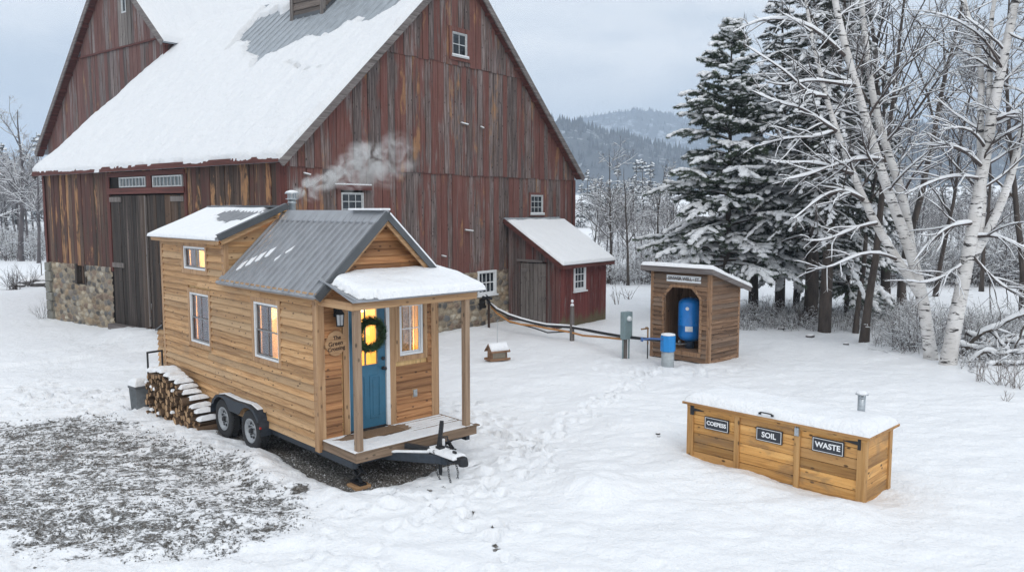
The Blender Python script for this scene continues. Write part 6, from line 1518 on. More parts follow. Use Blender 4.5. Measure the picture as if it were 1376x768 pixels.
def bare_tree(seed, h, r, levels, sides=(8, 5, 4, 3), lean=(0, 0), trunk=None, snow_levels=2, spread=48, first=.25, wob=.10, up=.10, minr=.007):
    """returns (wood NP, twig NP, snow NP)"""
    rng = np.random.default_rng(seed); wd, tw, sn = NP(), NP(), NP()
    if trunk is None:
        P, Rr = grow(rng, np.zeros((1, 3)) - np.array([[0, 0, .3]]), np.array([[lean[0], lean[1], 1.]]), np.array([h]), 14, .05, .02, np.array([r]), np.array([r * .12])); lens = np.array([h])
        Rr[:, 0] *= 1.35; Rr[:, 1] *= 1.05
    else: P, Rr, lens = trunk
    V, q = tubes_np(P, Rr, sides[0] + 4); wd.add(V, q)
    for li, cnt in enumerate(levels):
        t0 = first if li == 0 else .15
        S, D, L, r0 = children(rng, P, Rr, cnt, t0, .97 if li else .93, spread + 4 * li, [.42, .52, .5, .45][li], [.55, .6, .6, .6][li], lens, .1, up)
        r0 = np.maximum(r0, minr); n = [8, 6, 4, 3][li]
        P, Rr = grow(rng, S, D, L, n, wob, .035 if li < 2 else .0, r0, np.maximum(r0 * .3, minr * .6)); lens = L
        V, q = tubes_np(P, Rr, sides[min(li + 1, 3)]); (wd if li == 0 else tw).add(V, q)
        if li < snow_levels: add_snow(sn, P, Rr, sides=4 if li else 5, s=.012, seed=seed + li)
    return wd, tw, sn
def add_snow(sn, P, Rr, sides=5, s=.015, seed=1, thr=0.25, lift=.55):
    T = norm(np.gradient(P, axis=1)); flat = np.sqrt(np.clip(1 - T[..., 2] ** 2, 0, 1)); rng = np.random.default_rng(seed)
    k = np.clip((flat - thr) / (1 - thr), 0, 1) * rng.uniform(.55, 1.15, Rr.shape); k[:, -1] *= .4; k[:, 0] *= .5
    Q = P.copy(); Q[..., 2] += Rr * lift + s * k; V, q = tubes_np(Q, np.maximum((Rr * .95 + s) * k, .0015), sides); sn.add(V, q)
def tree_obj(name, loc, deg, parts, mats, **k):
    e = empty(name, loc, deg, **k)
    for (nm, np_), mt in zip(parts, mats):
        if np_ is not None and np_.V: np_.build(nm, mt, e)
    return e
def copy_tree(o, loc, deg, sc=1., **k):
    c = o.copy(); COL.objects.link(c); c.location = loc; c.rotation_euler = (0, 0, R_(deg)); c.scale = (sc, sc, sc)
    for key in ('label', 'group'):
        if key in c: del c[key]
    tag(c, **k)
    for ch in o.children: d = ch.copy(); COL.objects.link(d); d.parent = c
    return c

def conifer(seed, h, R, zlow, n_bough, needles, blob, trunk_r=.16, droop=.10, snow_amt=1., twig_n=11, leaf=.10, curve=.75, lean=0., rise=0.):
    rng = np.random.default_rng(seed); tr, fo, sn = NP(), NP(), NP()
    P, Rr = grow(rng, np.array([[0, 0, -.3]]), np.array([[lean, 0, 1.]]), np.array([h + .3]), 16, .012, 0., np.array([trunk_r]), np.array([.015])); V, q = tubes_np(P, Rr, 10); tr.add(V, q)
    zz = zlow + (h - zlow) * np.sort(rng.uniform(0, 1, n_bough) ** 1.12); az = (np.arange(n_bough) * 2.39996 + rng.normal(0, .3, n_bough))
    t = (zz - zlow) / (h - zlow); Lb = R * ((1 - t) ** curve) * rng.uniform(.5, 1.18, n_bough) + .22; 
    cx = np.interp(zz, P[0, :, 2], P[0, :, 0]); cy_ = np.interp(zz, P[0, :, 2], P[0, :, 1])
    S = np.stack([cx, cy_, zz], -1); up0 = -.12 + rise + .85 * t ** 1.3 + rng.normal(0, .08, n_bough); D = np.stack([np.cos(az), np.sin(az), up0], -1)
    grav = [0] + [-.00 - droop * (.5 + i * .35) for i in range(7)]; r0 = np.clip(Lb * .018, .012, .06)
    B, Br = grow(rng, S, D, Lb, 8, .045, np.array(grav), r0, r0 * .25); V, q = tubes_np(B, Br, 4); tr.add(V, q)
    # side twigs in the plane of each bough
    K = n_bough; pi = np.repeat(np.arange(K), twig_n); tt = np.tile(np.linspace(.14, .97, twig_n), K) + rng.normal(0, .03, K * twig_n); tt = np.clip(tt, .08, .98)
    f = tt * 7; i = np.minimum(f.astype(int), 6); w = (f - i)[:, None]; S2 = B[pi, i] * (1 - w) + B[pi, i + 1] * w; T2 = norm(B[pi, i + 1] - B[pi, i]); side = norm(np.cross(T2, np.array([0, 0, 1.]))) * np.where(np.arange(K * twig_n) % 2, 1, -1)[:, None]
    D2 = norm(T2 * .75 + side * rng.uniform(.55, 1.1, (K * twig_n, 1)) + rng.normal(0, .12, (K * twig_n, 3)) - np.array([0, 0, .12])); L2 = np.clip(Lb[pi] * .40 * np.sin(np.clip(tt * 1.05 + .18, 0, 1) * np.pi) + .10, .12, .85) * rng.uniform(.6, 1.2, K * twig_n)
    C, Cr = grow(rng, S2, D2, L2, 4, .09, -droop * .6, np.full(len(S2), .009), np.full(len(S2), .004)); V, q = tubes_np(C, Cr, 3); fo.add(V, q)
    # needle sprays
    allP = np.concatenate([C, B[:, [3, 5, 6, 7]]]); LL = np.concatenate([L2, Lb * .5]); M = len(allP)
    pj = rng.choice(M, needles, p=LL / LL.sum()); u = rng.uniform(.05, 1.05, needles) * 3; i = np.clip(u.astype(int), 0, 2); w = (u - i)[:, None]
    s_ = allP[pj, i] * (1 - w) + allP[pj, i + 1] * w; Tn = norm(allP[pj, i + 1] - allP[pj, i]); dd = norm(Tn * .6 + rng.normal(0, .5, (needles, 3)) - np.array([0, 0, .28])); Ln = leaf * rng.uniform(.6, 1.5, (needles, 1)); sv = norm(np.cross(dd, rng.normal(0, 1, (needles, 3)))) * leaf * .17
    base = len(C) * 12
    V = np.stack([s_ - sv, s_ + sv, s_ + dd * Ln], 1).reshape(-1, 3); fo.add(V, np.arange(3 * needles).reshape(-1, 3))
    # snow pads: flattened lumps strung along twigs and boughs
    nb = int(blob); isb = np.arange(M) >= len(C); tag_ = np.concatenate([tt, np.full(K, .8)]); w_ = LL * np.where(isb, 1.2, .25 + sstep(.25, .7, tag_) * 1.1) * np.concatenate([rng.uniform(.0, 1.6, K)[pi] ** 1.3, np.ones(K)]); pj = rng.choice(M, nb, p=w_ / w_.sum()); u = rng.uniform(.15, .95, nb) * 3; i = np.clip(u.astype(int), 0, 2); w = (u - i)[:, None]
    c_ = allP[pj, i] * (1 - w) + allP[pj, i + 1] * w; Tn = norm(allP[pj, i + 1] - allP[pj, i]); sz_ = rng.uniform(.05, .13, nb) * snow_amt * (1 + .35 * (rng.uniform(0, 1, nb) > .85))
    Sx = norm(np.cross(Tn, np.array([0, 0, 1.]))); Up = norm(np.cross(Sx, Tn)); c_ = c_ + np.array([0, 0, .025])
    phi = (1 + 5 ** .5) / 2; iv = norm(np.array([(-1, phi, 0), (1, phi, 0), (-1, -phi, 0), (1, -phi, 0), (0, -1, phi), (0, 1, phi), (0, -1, -phi), (0, 1, -phi), (phi, 0, -1), (phi, 0, 1), (-phi, 0, -1), (-phi, 0, 1)], float))
    jf = np.array([(0, 11, 5), (0, 5, 1), (0, 1, 7), (0, 7, 10), (0, 10, 11), (1, 5, 9), (5, 11, 4), (11, 10, 2), (10, 7, 6), (7, 1, 8), (3, 9, 4), (3, 4, 2), (3, 2, 6), (3, 6, 8), (3, 8, 9), (4, 9, 5), (2, 4, 11), (6, 2, 10), (8, 6, 7), (9, 8, 1)])
    jit = rng.uniform(.7, 1.3, (nb, 12, 1)); loc = iv[None] * jit; A = sz_[:, None, None]
    V = c_[:, None] + A * (loc[..., 0:1] * Tn[:, None] * rng.uniform(1.0, 1.6, (nb, 1, 1)) + loc[..., 1:2] * Sx[:, None] * rng.uniform(.8, 1.3, (nb, 1, 1)) + loc[..., 2:3] * Up[:, None] * .55)
    sn.add(V.reshape(-1, 3), (jf[None] + (np.arange(nb) * 12)[:, None, None]).reshape(-1, 3))
    add_snow(sn, B, Br, 4, .02, seed, .2)
    return tr, fo, sn
def P3(px, py, D):
    """a point of the place at a given distance, from its bearing"""
    c, s = math.cos(math.atan(104 / 1076)), math.sin(math.atan(104 / 1076)); r = np.array([(px - 688) / 1076, c - s * (py - 384) / 1076, -s - c * (py - 384) / 1076]); return np.array([0, 0, 4.1]) + r * D / r[1]

nm3 = ('trunk', 'foliage', 'snow')
cmat = (BARKM, NEEDLE, SNOW)
def con(name, px, D, args, mats, label, deg=0, cat='conifer', group=None):
    x = (px - 688) / 1081 * D; parts = list(zip(nm3, conifer(**args))); return tree_obj(name, (x, D, gz(x, D)), deg, parts, mats, label=label, cat=cat, group=group)
con('pine_tree', 977, 29.6, dict(seed=101, h=10.7, R=4.1, zlow=1.9, n_bough=130, needles=330000, blob=19000, trunk_r=.15, droop=.06, snow_amt=.85, twig_n=15, leaf=.105, curve=.88, rise=.20), cmat, 'broad snow-laden pine whose pointed top stands clear against the sky')
con('pine_tree', 1016, 31.2, dict(seed=102, h=8.6, R=2.9, zlow=2.5, n_bough=70, needles=80000, blob=6000, trunk_r=.21, droop=.11, snow_amt=1.05, leaf=.085), cmat, 'shorter dark pine just right of the well house')
con('spruce_tree', 1094, 28.6, dict(seed=103, h=14.6, R=3.5, zlow=3.0, n_bough=130, needles=190000, blob=5600, trunk_r=.26, droop=.09, snow_amt=.75, leaf=.085), (BARKM, NEEDLE_D, SNOW), 'tallest dark spruce rising out of view behind the left birch')
con('spruce_tree', 1114, 26.4, dict(seed=104, h=12.8, R=2.5, zlow=3.6, n_bough=90, needles=100000, blob=2200, trunk_r=.22, droop=.10, snow_amt=.7, leaf=.085), (BARKM, NEEDLE_D, SNOW), 'spruce with the thick bare brown lower trunk nearest the bushes')
con('spruce_tree', 1052, 33.5, dict(seed=105, h=13.0, R=3.3, zlow=2.2, n_bough=110, needles=130000, blob=5200, trunk_r=.22, droop=.09, snow_amt=.85, leaf=.09), (BARKM, NEEDLE_D, SNOW), 'dark spruce between the pointed pine and the tallest spruce')
con('young_spruce', 1160, 31.5, dict(seed=106, h=9.2, R=2.0, zlow=1.8, n_bough=64, needles=60000, blob=1500, trunk_r=.14, droop=.10, snow_amt=.9, leaf=.09), (BARKM, NEEDLE_D, SNOW), 'slim dark spruce showing between the leaning birch stems')

con('pine_tree', 1074, 32.4, dict(seed=107, h=9.6, R=3.0, zlow=1.5, n_bough=90, needles=130000, blob=6500, trunk_r=.15, droop=.08, snow_amt=.95, leaf=.10, rise=.1), cmat, 'green bushy pine filling the gap left of the tallest spruce trunk')
con('pine_tree', 1142, 30.2, dict(seed=108, h=6.4, R=2.2, zlow=.7, n_bough=60, needles=80000, blob=3000, trunk_r=.10, droop=.08, snow_amt=.9, leaf=.10, rise=.1), cmat, 'low green pine between the spruce trunks and the rusty bare tree')
# birches: stems follow the photographed bends, limbs and twigs are grown on them
def stem(pts, D0, D1, r0, r1, n=16):
    k = len(pts); P = np.array([P3(px, py, D0 + (D1 - D0) * i / (k - 1)) for i, (px, py) in enumerate(pts)]); s = np.concatenate([[0], np.cumsum(np.linalg.norm(np.diff(P, axis=0), axis=1))]); u = np.linspace(0, s[-1], n)
    Q = np.stack([np.interp(u, s, P[:, j]) for j in range(3)], -1)
    for _ in range(2): Q[1:-1] = (Q[:-2] + 2 * Q[1:-1] + Q[2:]) / 4
    R = np.interp(np.linspace(0, 1, n), [0, .06, 1], [r0 * 1.25, r0, r1]); return Q[None], R[None], s[-1]
def birch(name, base, stems, limbs, seed, label, twigs):
    o = np.array(base); rng = np.random.default_rng(seed); tr, br, tw, sn = NP(), NP(), NP(), NP(); allP = []; allR = []; lens = []
    for (pts, D0, D1, r0, r1) in stems:
        Q, R, L = stem(pts, D0, D1, r0, r1, 18); V, q = tubes_np(Q, R, 14); tr.add(V - o, q); allP.append(Q[0]); allR.append(R[0]); lens.append(L)
        add_snow_t = NP(); add_snow(sn_ := NP(), Q - o, R, 8, .02, seed, .30, .45)
        for v, f in zip(sn_.V, sn_.F[4]): sn.add(v, f)
    SP = np.array(allP); SR = np.array(allR); SL_ = np.array(lens)
    LP = []; LR = []
    for (pts, D0, D1, r0) in limbs:
        Q, R, L = stem(pts, D0, D1, r0, r0 * .28, 10); LP.append(Q[0]); LR.append(R[0])
    S, D, L, r = children(rng, SP, SR, twigs[0], .30, .98, 58, .20, .30, np.clip(SL_, 7, 13), .15, .12); r = np.clip(r, .012, .035)
    G, GR = grow(rng, S, D, L, 10, .09, .02, r, r * .3)
    P = np.concatenate([np.array(LP), G]) if LP else G; Rr = np.concatenate([np.array(LR), GR]) if LP else GR
    V, q = tubes_np(P - o, Rr, 6); br.add(V, q); add_snow(sn, P - o, Rr, 6, .022, seed + 1, .2)
    ln = np.concatenate([np.full(len(LP), 2.6), L]) if LP else L
    for li, cnt in enumerate(twigs[1:]):
        S, D, L, r = children(rng, P, Rr, cnt, .12, .97, 40, [.52, .5, .5][li], .55, ln, .2, .05); r = np.maximum(r, .0055)
        P, Rr = grow(rng, S, D, L, [7, 5, 4][li], .10, -.02, r, np.maximum(r * .35, .004)); ln = L; V, q = tubes_np(P - o, Rr, 4 if li == 0 else 3); tw.add(V, q)
        if li == 0: add_snow(sn, P - o, Rr, 4, .013, seed + 2, .3)
    e = empty(name, tuple(base), 0, label=label, cat='birch'); tr.build('trunk', BIRCH, e); br.build('limbs', TWIGS, e); tw.build('twigs', TWIGS, e); sn.build('snow', SNOW, e); return e
b1 = tuple(P3(1251, 486, 21.6)); b2 = tuple(P3(1273, 496, 20.8))
birch('birch_tree', (b1[0], b1[1], 0), [
    ([(1252, 492), (1247, 436), (1238, 388), (1226, 341), (1208, 294), (1189, 250), (1180, 215), (1162, 157), (1149, 109), (1135, 62), (1122, 10), (1112, -60), (1100, -140)], 21.6, 21.2, .165, .055),
    ([(1236, 392), (1222, 330), (1217, 265), (1197, 219), (1176, 150), (1166, 90), (1160, 20), (1150, -60), (1146, -130)], 21.6, 22.2, .13, .05),
    ([(1238, 396), (1225, 375), (1204, 348), (1178, 305), (1160, 268), (1146, 233), (1124, 175), (1109, 131), (1100, 88), (1088, 40), (1080, -20)], 21.6, 21.0, .125, .03)],
    [([(1186, 215), (1160, 211), (1120, 222), (1080, 238), (1050, 242)], 21.3, 20.4, .055), ([(1160, 268), (1135, 252), (1105, 262), (1080, 284), (1062, 298)], 21.2, 20.4, .05),
     ([(1178, 300), (1150, 305), (1125, 318), (1098, 326), (1080, 322)], 21.3, 20.6, .045), ([(1150, 115), (1120, 112), (1085, 105), (1060, 118), (1030, 110)], 21.3, 20.6, .045),
     ([(1135, 75), (1105, 45), (1085, 32), (1050, 22), (1010, 28), (985, 44)], 21.3, 20.5, .045), ([(1124, 176), (1100, 160), (1075, 142), (1045, 140), (1010, 122)], 21., 20.2, .042),
     ([(1146, 233), (1115, 224), (1085, 216), (1055, 222), (1030, 214)], 21.2, 20.4, .04), ([(1204, 348), (1180, 338), (1150, 342), (1118, 360), (1095, 362)], 21.4, 20.8, .04),
     ([(1213, 262), (1228, 232), (1250, 205), (1262, 180)], 21.7, 21.2, .035), ([(1165, 160), (1190, 120), (1220, 85), (1240, 40)], 21.6, 21.2, .035), ([(1110, 130), (1085, 128), (1060, 98), (1030, 80), (1000, 60)], 21., 20.4, .035), ([(1122, 176), (1090, 186), (1060, 184), (1020, 196)], 21., 20.2, .03)],
    501, 'left birch leaning left with forked snowy stems', (26, 9, 5))
birch('birch_tree', (b2[0], b2[1], 0), [
    ([(1272, 500), (1279, 454), (1290, 400), (1301, 345), (1310, 290), (1321, 226), (1329, 182), (1336, 140), (1346, 91), (1357, 36), (1370, -20), (1382, -90), (1390, -160)], 20.8, 20.6, .19, .06),
    ([(1312, 330), (1322, 285), (1318, 220), (1317, 146), (1321, 91), (1317, 66), (1302, 33), (1295, 7), (1286, -60), (1280, -120)], 20.8, 21.6, .11, .035),
    ([(1304, 350), (1325, 320), (1343, 280), (1361, 233), (1372, 182), (1386, 120), (1398, 40), (1405, -60)], 20.8, 20.2, .11, .045),
    ([(1328, 182), (1331, 73), (1331, 25), (1345, -40), (1350, -120)], 20.8, 21.5, .075, .03)],
    [([(1322, 226), (1300, 205), (1280, 195), (1258, 192)], 20.7, 20.0, .05), ([(1310, 300), (1285, 300), (1262, 312), (1240, 335), (1228, 352)], 20.7, 20.1, .05),
     ([(1306, 318), (1335, 315), (1358, 325), (1392, 340)], 20.7, 20.1, .055), ([(1325, 200), (1310, 178), (1290, 170), (1262, 176)], 20.7, 20.0, .04), ([(1308, 345), (1330, 370), (1352, 388), (1390, 408)], 20.7, 20., .045),
     ([(1340, 160), (1362, 152), (1390, 148)], 20.6, 20., .05), ([(1317, 240), (1292, 236), (1268, 238), (1240, 250), (1215, 262)], 20.7, 20., .04), ([(1346, 91), (1330, 60), (1310, 40), (1270, 20), (1240, 15)], 20.6, 20.2, .03), ([(1300, 350), (1270, 372), (1240, 382), (1218, 376)], 20.8, 20.2, .035), ([(1355, 45), (1375, 55), (1400, 50)], 20.6, 20.2, .03)],
    502, 'right birch with the thickest black-flecked trunk', (22, 9, 5))

# bare maples behind the birches
def maple(px, D, seed, h, r, label, levels=(16, 8, 6), lean=(0, 0), mats=(BARKM, TWIGS, SNOW), name='bare_tree', group=None, cat='bare tree', first=.3, **kk):
    x = (px - 688) / 1081 * D; wd, tw, sn = bare_tree(seed, h, r, levels, lean=lean, first=first, **kk)
    return tree_obj(name, (x, D, gz(x, D)), 0, [('trunk', wd), ('twigs', tw), ('snow', sn)], mats, label=label, cat=cat, group=group)
maple(1168, 24.6, 601, 12.5, .13, 'bare tree with rusty trunk standing before the slim spruce', lean=(.02, 0), first=.35)
maple(1156, 26.4, 602, 10.5, .09, 'thin bare tree tight against the rusty-trunked one', lean=(.02, 0), levels=(12, 7, 5), first=.4)
maple(1196, 31., 603, 15., .19, 'tall dark bare maple rising between the two birches', lean=(.02, 0), levels=(18, 9, 7))
maple(1218, 32.5, 604, 15.5, .16, 'slender dark maple forking skyward just left of the right birch', lean=(.04, 0), levels=(18, 9, 7))
maple(1262, 34., 605, 11., .10, 'young bare tree filling the gap between the birches', levels=(16, 8, 6))
maple(1385, 27., 606, 12.5, .12, 'bare tree at the right edge behind the right birch', levels=(16, 8, 6), lean=(-.04, 0))
maple(1325, 36., 607, 10., .10, 'bare tree farther back behind the right birch trunk', levels=(14, 8, 6))
maple(885, 42., 608, 6.8, .09, 'bare tree left of the pine with its low snowy crown', levels=(16, 8, 6), mats=(BARK, TWIGS, SNOW))
maple(845, 43., 609, 6.6, .08, 'snowy bare tree standing alone over the field between shed and pine', levels=(16, 8, 6), mats=(BARK, TWIGS, SNOW))
maple(818, 44., 610, 7.6, .09, 'snowy bare tree rising just past the lean-to roof corner', levels=(16, 8, 6), mats=(BARK, TWIGS, SNOW))
maple(795, 48., 611, 6.0, .07, 'slim bare tree beside the barn gable edge', levels=(14, 8, 5), mats=(BARK, TWIGS, SNOW))
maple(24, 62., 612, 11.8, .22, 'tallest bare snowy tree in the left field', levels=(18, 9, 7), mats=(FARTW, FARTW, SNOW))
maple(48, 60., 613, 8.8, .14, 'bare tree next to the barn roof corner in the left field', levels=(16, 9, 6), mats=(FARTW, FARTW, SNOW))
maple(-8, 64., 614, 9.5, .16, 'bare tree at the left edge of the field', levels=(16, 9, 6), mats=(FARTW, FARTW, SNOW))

# far treeline, copies of a few trees
far = []
for i, (sd, h) in enumerate(((701, 9.5), (702, 8.), (703, 10.5))):
    wd, tw, sn = bare_tree(sd, h, .13, (18, 8, 6), sides=(6, 4, 3, 3), snow_levels=1, minr=.014, up=.16)
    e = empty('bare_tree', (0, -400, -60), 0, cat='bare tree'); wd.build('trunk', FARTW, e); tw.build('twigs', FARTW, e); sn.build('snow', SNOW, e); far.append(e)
farc = []
for i, (sd, h, R) in enumerate(((711, 10., 2.1), (712, 8., 1.9))):
    t_, f_, s_ = conifer(sd, h, R, .6, 60, 9000, 700, .12, .08, 1.5, 7, .22, .85)
    e = empty('spruce_tree', (0, -400, -60), 0, cat='conifer'); t_.build('trunk', BARK, e); f_.build('foliage', NEEDLE_F, e); s_.build('snow', SNOW, e); farc.append(e)
rft = random.Random(77); used = set()
def place_far(proto, X, Y, sc, lab, grp):
    z = gz(X, Y) - .1
    if id(proto) not in used:
        used.add(id(proto)); proto.location = (X, Y, z); proto.rotation_euler = (0, 0, rft.uniform(0, 6)); proto.scale = (sc,) * 3; tag(proto, lab, None, grp)
    else: copy_tree(proto, (X, Y, z), rft.uniform(0, 360), sc, label=lab, group=grp)
for (p0, p1, D0, D1, n, lab, s0, s1) in [(-70, 66, 70, 92, 26, 'grey bare tree of the wood beyond the left field', .75, 1.05), (800, 930, 50, 70, 16, 'grey bare tree of the wood seen between barn and pine', .42, .60), (1170, 1420, 46, 72, 36, 'grey bare tree of the wood behind the birches', .42, .66), (930, 1170, 50, 72, 14, 'grey bare tree of the wood behind the pines', .42, .62)]:
    for i in range(n):
        D = rft.uniform(D0, D1); px = p0 + (p1 - p0) * (i + rft.random()) / n; place_far(far[rft.randrange(3)], (px - 688) / 1081 * D, D, rft.uniform(s0, s1), lab, lab.split(' of ')[1])
for (p0, p1, D0, D1, n, lab, s0, s1) in [(776, 905, 96, 125, 17, 'dark snowy conifer on the rise between barn and pine', .50, .82), (-60, 60, 100, 130, 12, 'dark conifer in the wood beyond the left field', .9, 1.3), (1180, 1420, 88, 120, 22, 'dark conifer in the wood behind the birches', .45, .75)]:
    for i in range(n):
        D = rft.uniform(D0, D1); px = p0 + (p1 - p0) * (i + rft.random()) / n; place_far(farc[rft.randrange(2)], (px - 688) / 1081 * D, D, rft.uniform(s0, s1), lab, 'conifers ' + lab.split('conifer ')[1])

# thickets and undergrowth: masses of twigs nobody could count
def thicket(name, label, boxes, seed, mat, snow=True, r=.010, hh=(.5, 1.6)):
    rng = np.random.default_rng(seed); tw, sn = NP(), NP(); 
    for (p0, p1, D0, D1, N, h0, h1) in boxes:
        D = rng.uniform(D0, D1, N); px = rng.uniform(p0, p1, N); X = (px - 688) / 1081 * D; Z = np.array([gz(a, b) for a, b in zip(X, D)]) - .05
        S = np.stack([X, D, Z], -1); cl = .35 + .9 * (vnoise(X * .5, D * .35, seed) ** 1.2)
        P, Rr = grow(rng, S, norm(rng.normal(0, .38, (N, 3)) + np.array([0, 0, 1.])), rng.uniform(h0, h1, N) * cl, 6, .10, -.015, np.full(N, r), np.full(N, r * .4)); V, q = tubes_np(P, Rr, 3); tw.add(V, q)
        S, Dd, L, rr = children(rng, P, Rr, 6, .2, 1, 42, .5, .7, rng.uniform(h0, h1, N) * cl, .1, .0)
        P2, R2 = grow(rng, S, Dd, L, 4, .12, -.02, rr, rr * .5); V, q = tubes_np(P2, R2, 3); tw.add(V, q)
        if snow: add_snow(sn, P2, R2, 3, r * 1.4, seed, .25)
    e = tw.build(name, mat); tag(e, label, None, None, 'stuff')
    if snow: sn.build('snow', SNOW, e)
thicket('undergrowth', 'snowy brushwood along the wood edge left of the pine', [(805, 960, 43, 50, 900, 1., 2.6), (812, 960, 56, 75, 400, 1.5, 3.2)], 801, TWIGS, r=.014)
thicket('undergrowth', 'snowy brushwood at the foot of the left wood', [(-60, 72, 62, 80, 1100, 1., 3.), (-700, -60, 66, 90, 1400, 1.5, 5.)], 802, TWIGS, r=.018)
thicket('undergrowth', 'brown twiggy undergrowth beneath the spruces', [(990, 1240, 26.5, 30.5, 900, .35, 1.1), (1180, 1250, 23.5, 26, 160, .3, 1.)], 803, TWIGS, r=.007)
thicket('undergrowth', 'grey snowy brushwood behind the birches', [(1170, 1440, 38, 50, 2000, 1.2, 3.4), (960, 1180, 44, 56, 900, 1., 2.6)], 804, TWIGS, r=.014)
thicket('undergrowth', 'tangled snowy brush around the birch trunks', [(1205, 1420, 22.5, 27, 620, .4, 1.5), (1300, 1420, 20, 22, 140, .3, .9)], 805, TWIGS, r=.008)

# individual shrubs and dead stalks
def shrub(X, Y, n, h, seed, label, mat=TWIGB, r=.006, snow=False, name='bare_shrub', cat='shrub', spread=.4, kids=4):
    rng = np.random.default_rng(seed); S = rng.normal(0, .10 * h, (n, 3)); S[:, 2] = -.05
    P, Rr = grow(rng, S, norm(rng.normal(0, spread, (n, 3)) + np.array([0, 0, 1.])), h * rng.uniform(.5, 1.1, n), 6, .08, -.01, np.full(n, r), np.full(n, r * .4)); t = NP(); V, q = tubes_np(P, Rr, 4); t.add(V, q)
    if kids: S, D, L, rr = children(rng, P, Rr, kids, .3, 1, 38, .4, .7, np.full(n, h), .1, .1); P2, R2 = grow(rng, S, D, L, 4, .1, 0, rr, rr * .5); V, q = tubes_np(P2, R2, 3); t.add(V, q)
    tag(t.build(name, mat, None, True, loc=(X, Y, gz(X, Y))), label, cat)
def pxg(px, py): q = P3(px, py, 10.); k = 4.1 / (4.1 - q[2]); return q[0] * k, q[1] * k
for (px, py, n, h, lab) in [(1340, 518, 16, .75, 'sparse dead weeds in front of the brush pile'), (1318, 512, 12, .6, 'small clump of dead weeds below the right birch'), (1366, 524, 16, .9, 'dead weeds at the right edge of the yard'), (1352, 541, 5, .3, 'few short stalks poking from open snow at the right'), (828, 408, 5, .9, 'two bent bare stalks at the shed corner'), (843, 402, 6, .8, 'upright dead stalks in the field right of the shed'), (1043, 428, 34, 1.0, 'reddish brown bush right of the short pine trunk'), (1004, 430, 22, .8, 'reddish brush close behind the well house'), (1075, 436, 26, .8, 'brown bush between the spruce trunks'), (20, 388, 46, 1.2, 'low grey-purple bush in the left field'), (40, 384, 22, 1.4, 'thin bare bush beside the grey-purple one'), (56, 428, 14, .9, 'wispy bare bush by the barn stone corner'), (1225, 442, 24, 1.3, 'bare bush leaning on the left birch base')]:
    X, Y = pxg(px, py); shrub(X, Y, n, h, px, lab, TWIGS if px in (20, 40, 56, 1225) else TWIGB, r=.006 if Y < 30 else .012, name='dead_weeds' if 'weed' in lab or 'stalk' in lab else 'bare_shrub', cat='weeds' if 'weed' in lab or 'stalk' in lab else 'shrub')
# brush pile at the right
root = empty('brush_pile', (*pxg(1345, 480), 0), 0, label='heap of snow-covered fallen branches right of the right birch', cat='brush pile')
rb2 = np.random.default_rng(9); o = np.array(root.location)
limbs = [([(1290, 478), (1310, 452), (1340, 440), (1376, 420), (1400, 412)], 22.2, 21.2, .07), ([(1285, 462), (1320, 470), (1350, 458), (1390, 462)], 22, 21.6, .06), ([(1300, 490), (1325, 468), (1345, 478), (1385, 470)], 21.2, 21.2, .06), ([(1310, 500), (1340, 486), (1365, 490), (1400, 482)], 20.6, 20.6, .05), ([(1330, 440), (1350, 470), (1380, 492)], 22, 21, .045), ([(1296, 446), (1330, 462), (1372, 448), (1400, 452)], 22.6, 22, .05), ([(1345, 500), (1362, 470), (1376, 436), (1384, 410)], 21.5, 21.5, .04), ([(1315, 482), (1350, 466), (1400, 440)], 21.5, 22.5, .055)]
for i, (pts, a, b, r) in enumerate(limbs):
    Q, Rr, L = stem(pts, a, b, r, r * .5, 12); Q = Q + rb2.normal(0, .02, Q.shape); w = NP(); s = NP(); V, q = tubes_np(Q - o, Rr, 8); w.add(V, q); add_snow(s, Q - o, Rr, 7, .035, i, .1)
    S, D, LL, rr = children(rb2, Q, Rr, 9, .1, 1, 45, .35, .45, np.array([L]), .2, .05); P2, R2 = grow(rb2, S, D, LL, 6, .1, 0., np.maximum(rr, .008), np.full(9, .005)); V, q = tubes_np(P2 - o, R2, 4); w.add(V, q); add_snow(s, P2 - o, R2, 5, .018, i, .1)
    bo = w.build('branch', BARK, root); s.build('branch_snow', SNOW, bo)
# small rocks and debris poking through by the spruces
for i, (px, py, s, lab) in enumerate([(1089, 452, .14, 'dark stone in the snow left of the thick spruce trunk'), (1050, 444, .13, 'flat dark stone below the reddish brown bush'), (1137, 463, .09, 'small dark lump of bark right of the thick spruce trunk'), (884, 590, .045, 'small dark clod left of the compost bin'), (885, 593, .03, 'tiny clod in the snow hollow left of the compost bin')]):
    X, Y = pxg(px, py); P, q = rock(i + 300, (s, s * .7, s * .5)); tag(mesh_np('stone', P, q, ROCK, None, True, loc=(X, Y, gz(X, Y) + s * .2)), lab, 'stone')

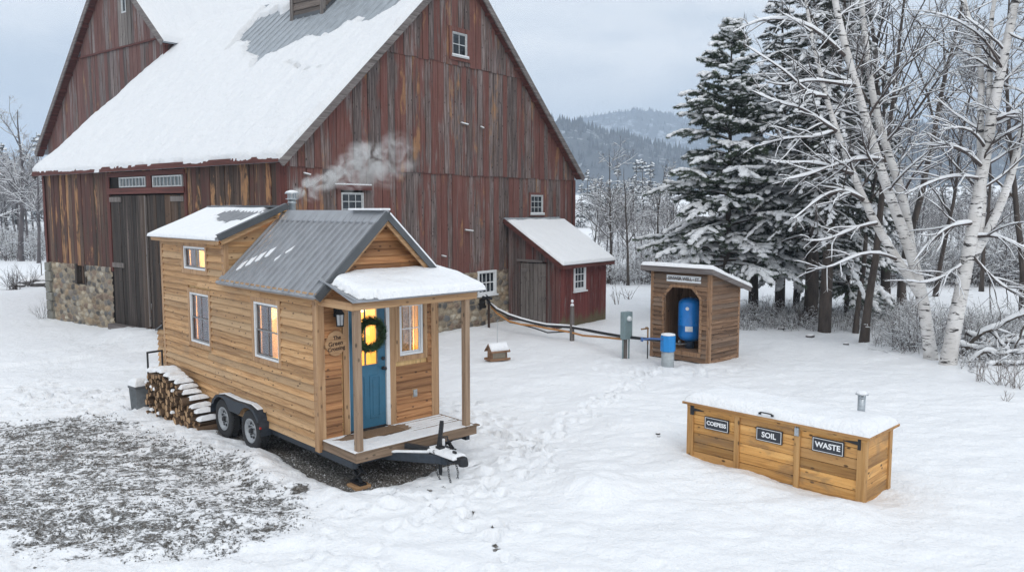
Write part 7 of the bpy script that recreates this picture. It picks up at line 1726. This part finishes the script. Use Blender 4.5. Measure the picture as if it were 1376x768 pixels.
# ------------------------------------------------------------------ smoke from the stove pipe
def make_smoke():
    N = NT('smoke'); oc = N.n('TexCoord').outputs['Object']; r = N.n('VectorMath', {0: oc}, operation='LENGTH').outputs['Value']
    pos = N.n('NewGeometry').outputs['Position']; n = N.noise(pos, 4.2, 2, .45, 1.0); n2 = N.noise(pos, 2.0, 3, .6)
    f = N.mr(r, .15, 1., 1., 0., True); d = N.math('MULTIPLY', f, N.mr(N.math('ADD', N.math('MULTIPLY', n, .7), N.math('MULTIPLY', n2, .3)), .44, .68, 0, 1, True))
    oi = N.n('ObjectInfo').outputs['Color']; sc = N.n('SeparateColor', {0: oi}).outputs[0]
    v = N.n('VolumePrincipled', {'Color': (.97, .98, .99, 1), 'Density': N.math('MULTIPLY', N.math('MULTIPLY', d, 17.), sc), 'Anisotropy': .1})
    N.t.links.new(v.outputs[0], N.out.inputs['Volume']); return N.m
SMOKE = make_smoke(); rsm = random.Random(4)
smoke = empty('smoke', fw(TH, 1.42, 3.35, 4.6), 0, label='pale wood smoke drifting right from the stove pipe', cat='smoke', kind='stuff')
Ds = fw(TH, 1.42, 3.35)[1]; so = np.array(smoke.location)
for (px, py, rad, dn) in [(394, 264, .09, 1.), (398, 262, .12, 1.), (406, 256, .15, 1.), (540, 214, .40, .10), (530, 195, .36, .12), (418, 248, .20, .95), (434, 245, .25, .85), (420, 262, .18, .6), (452, 236, .28, .75), (470, 222, .30, .6), (487, 206, .33, .6), (505, 214, .36, .36), (492, 232, .36, .3), (520, 236, .34, .16), (470, 246, .28, .25)]:
    p = P3(px, py, Ds + .2 + .004 * (px - 390)) - so
    me = bpy.data.meshes.new('smoke_puff'); V, F = [], []
    m = MB(); m.lathe([(math.sin(a) * 1.0, -math.cos(a)) for a in np.linspace(.02, math.pi - .02, 14)], (0, 0, 0), 'z', 20); o = m.build('smoke_puff', SMOKE, smoke, loc=tuple(p)); o.scale = (rad * 1.25, rad * 1.1, rad); o.color = (dn, dn, dn, 1)

# ------------------------------------------------------------------ haze
def make_haze(d):
    N = NT('haze'); v = N.n('VolumePrincipled', {'Color': (.68, .82, 1., 1), 'Density': d, 'Anisotropy': .0}); N.t.links.new(v.outputs[0], N.out.inputs['Volume']); return N.m
HZ = make_haze(.00048)
m = MB(); m.box((-3300, -70, -12), (3400, 3800, 330)); tag(m.build('haze', HZ), 'thin cold winter haze', None, None, 'stuff')
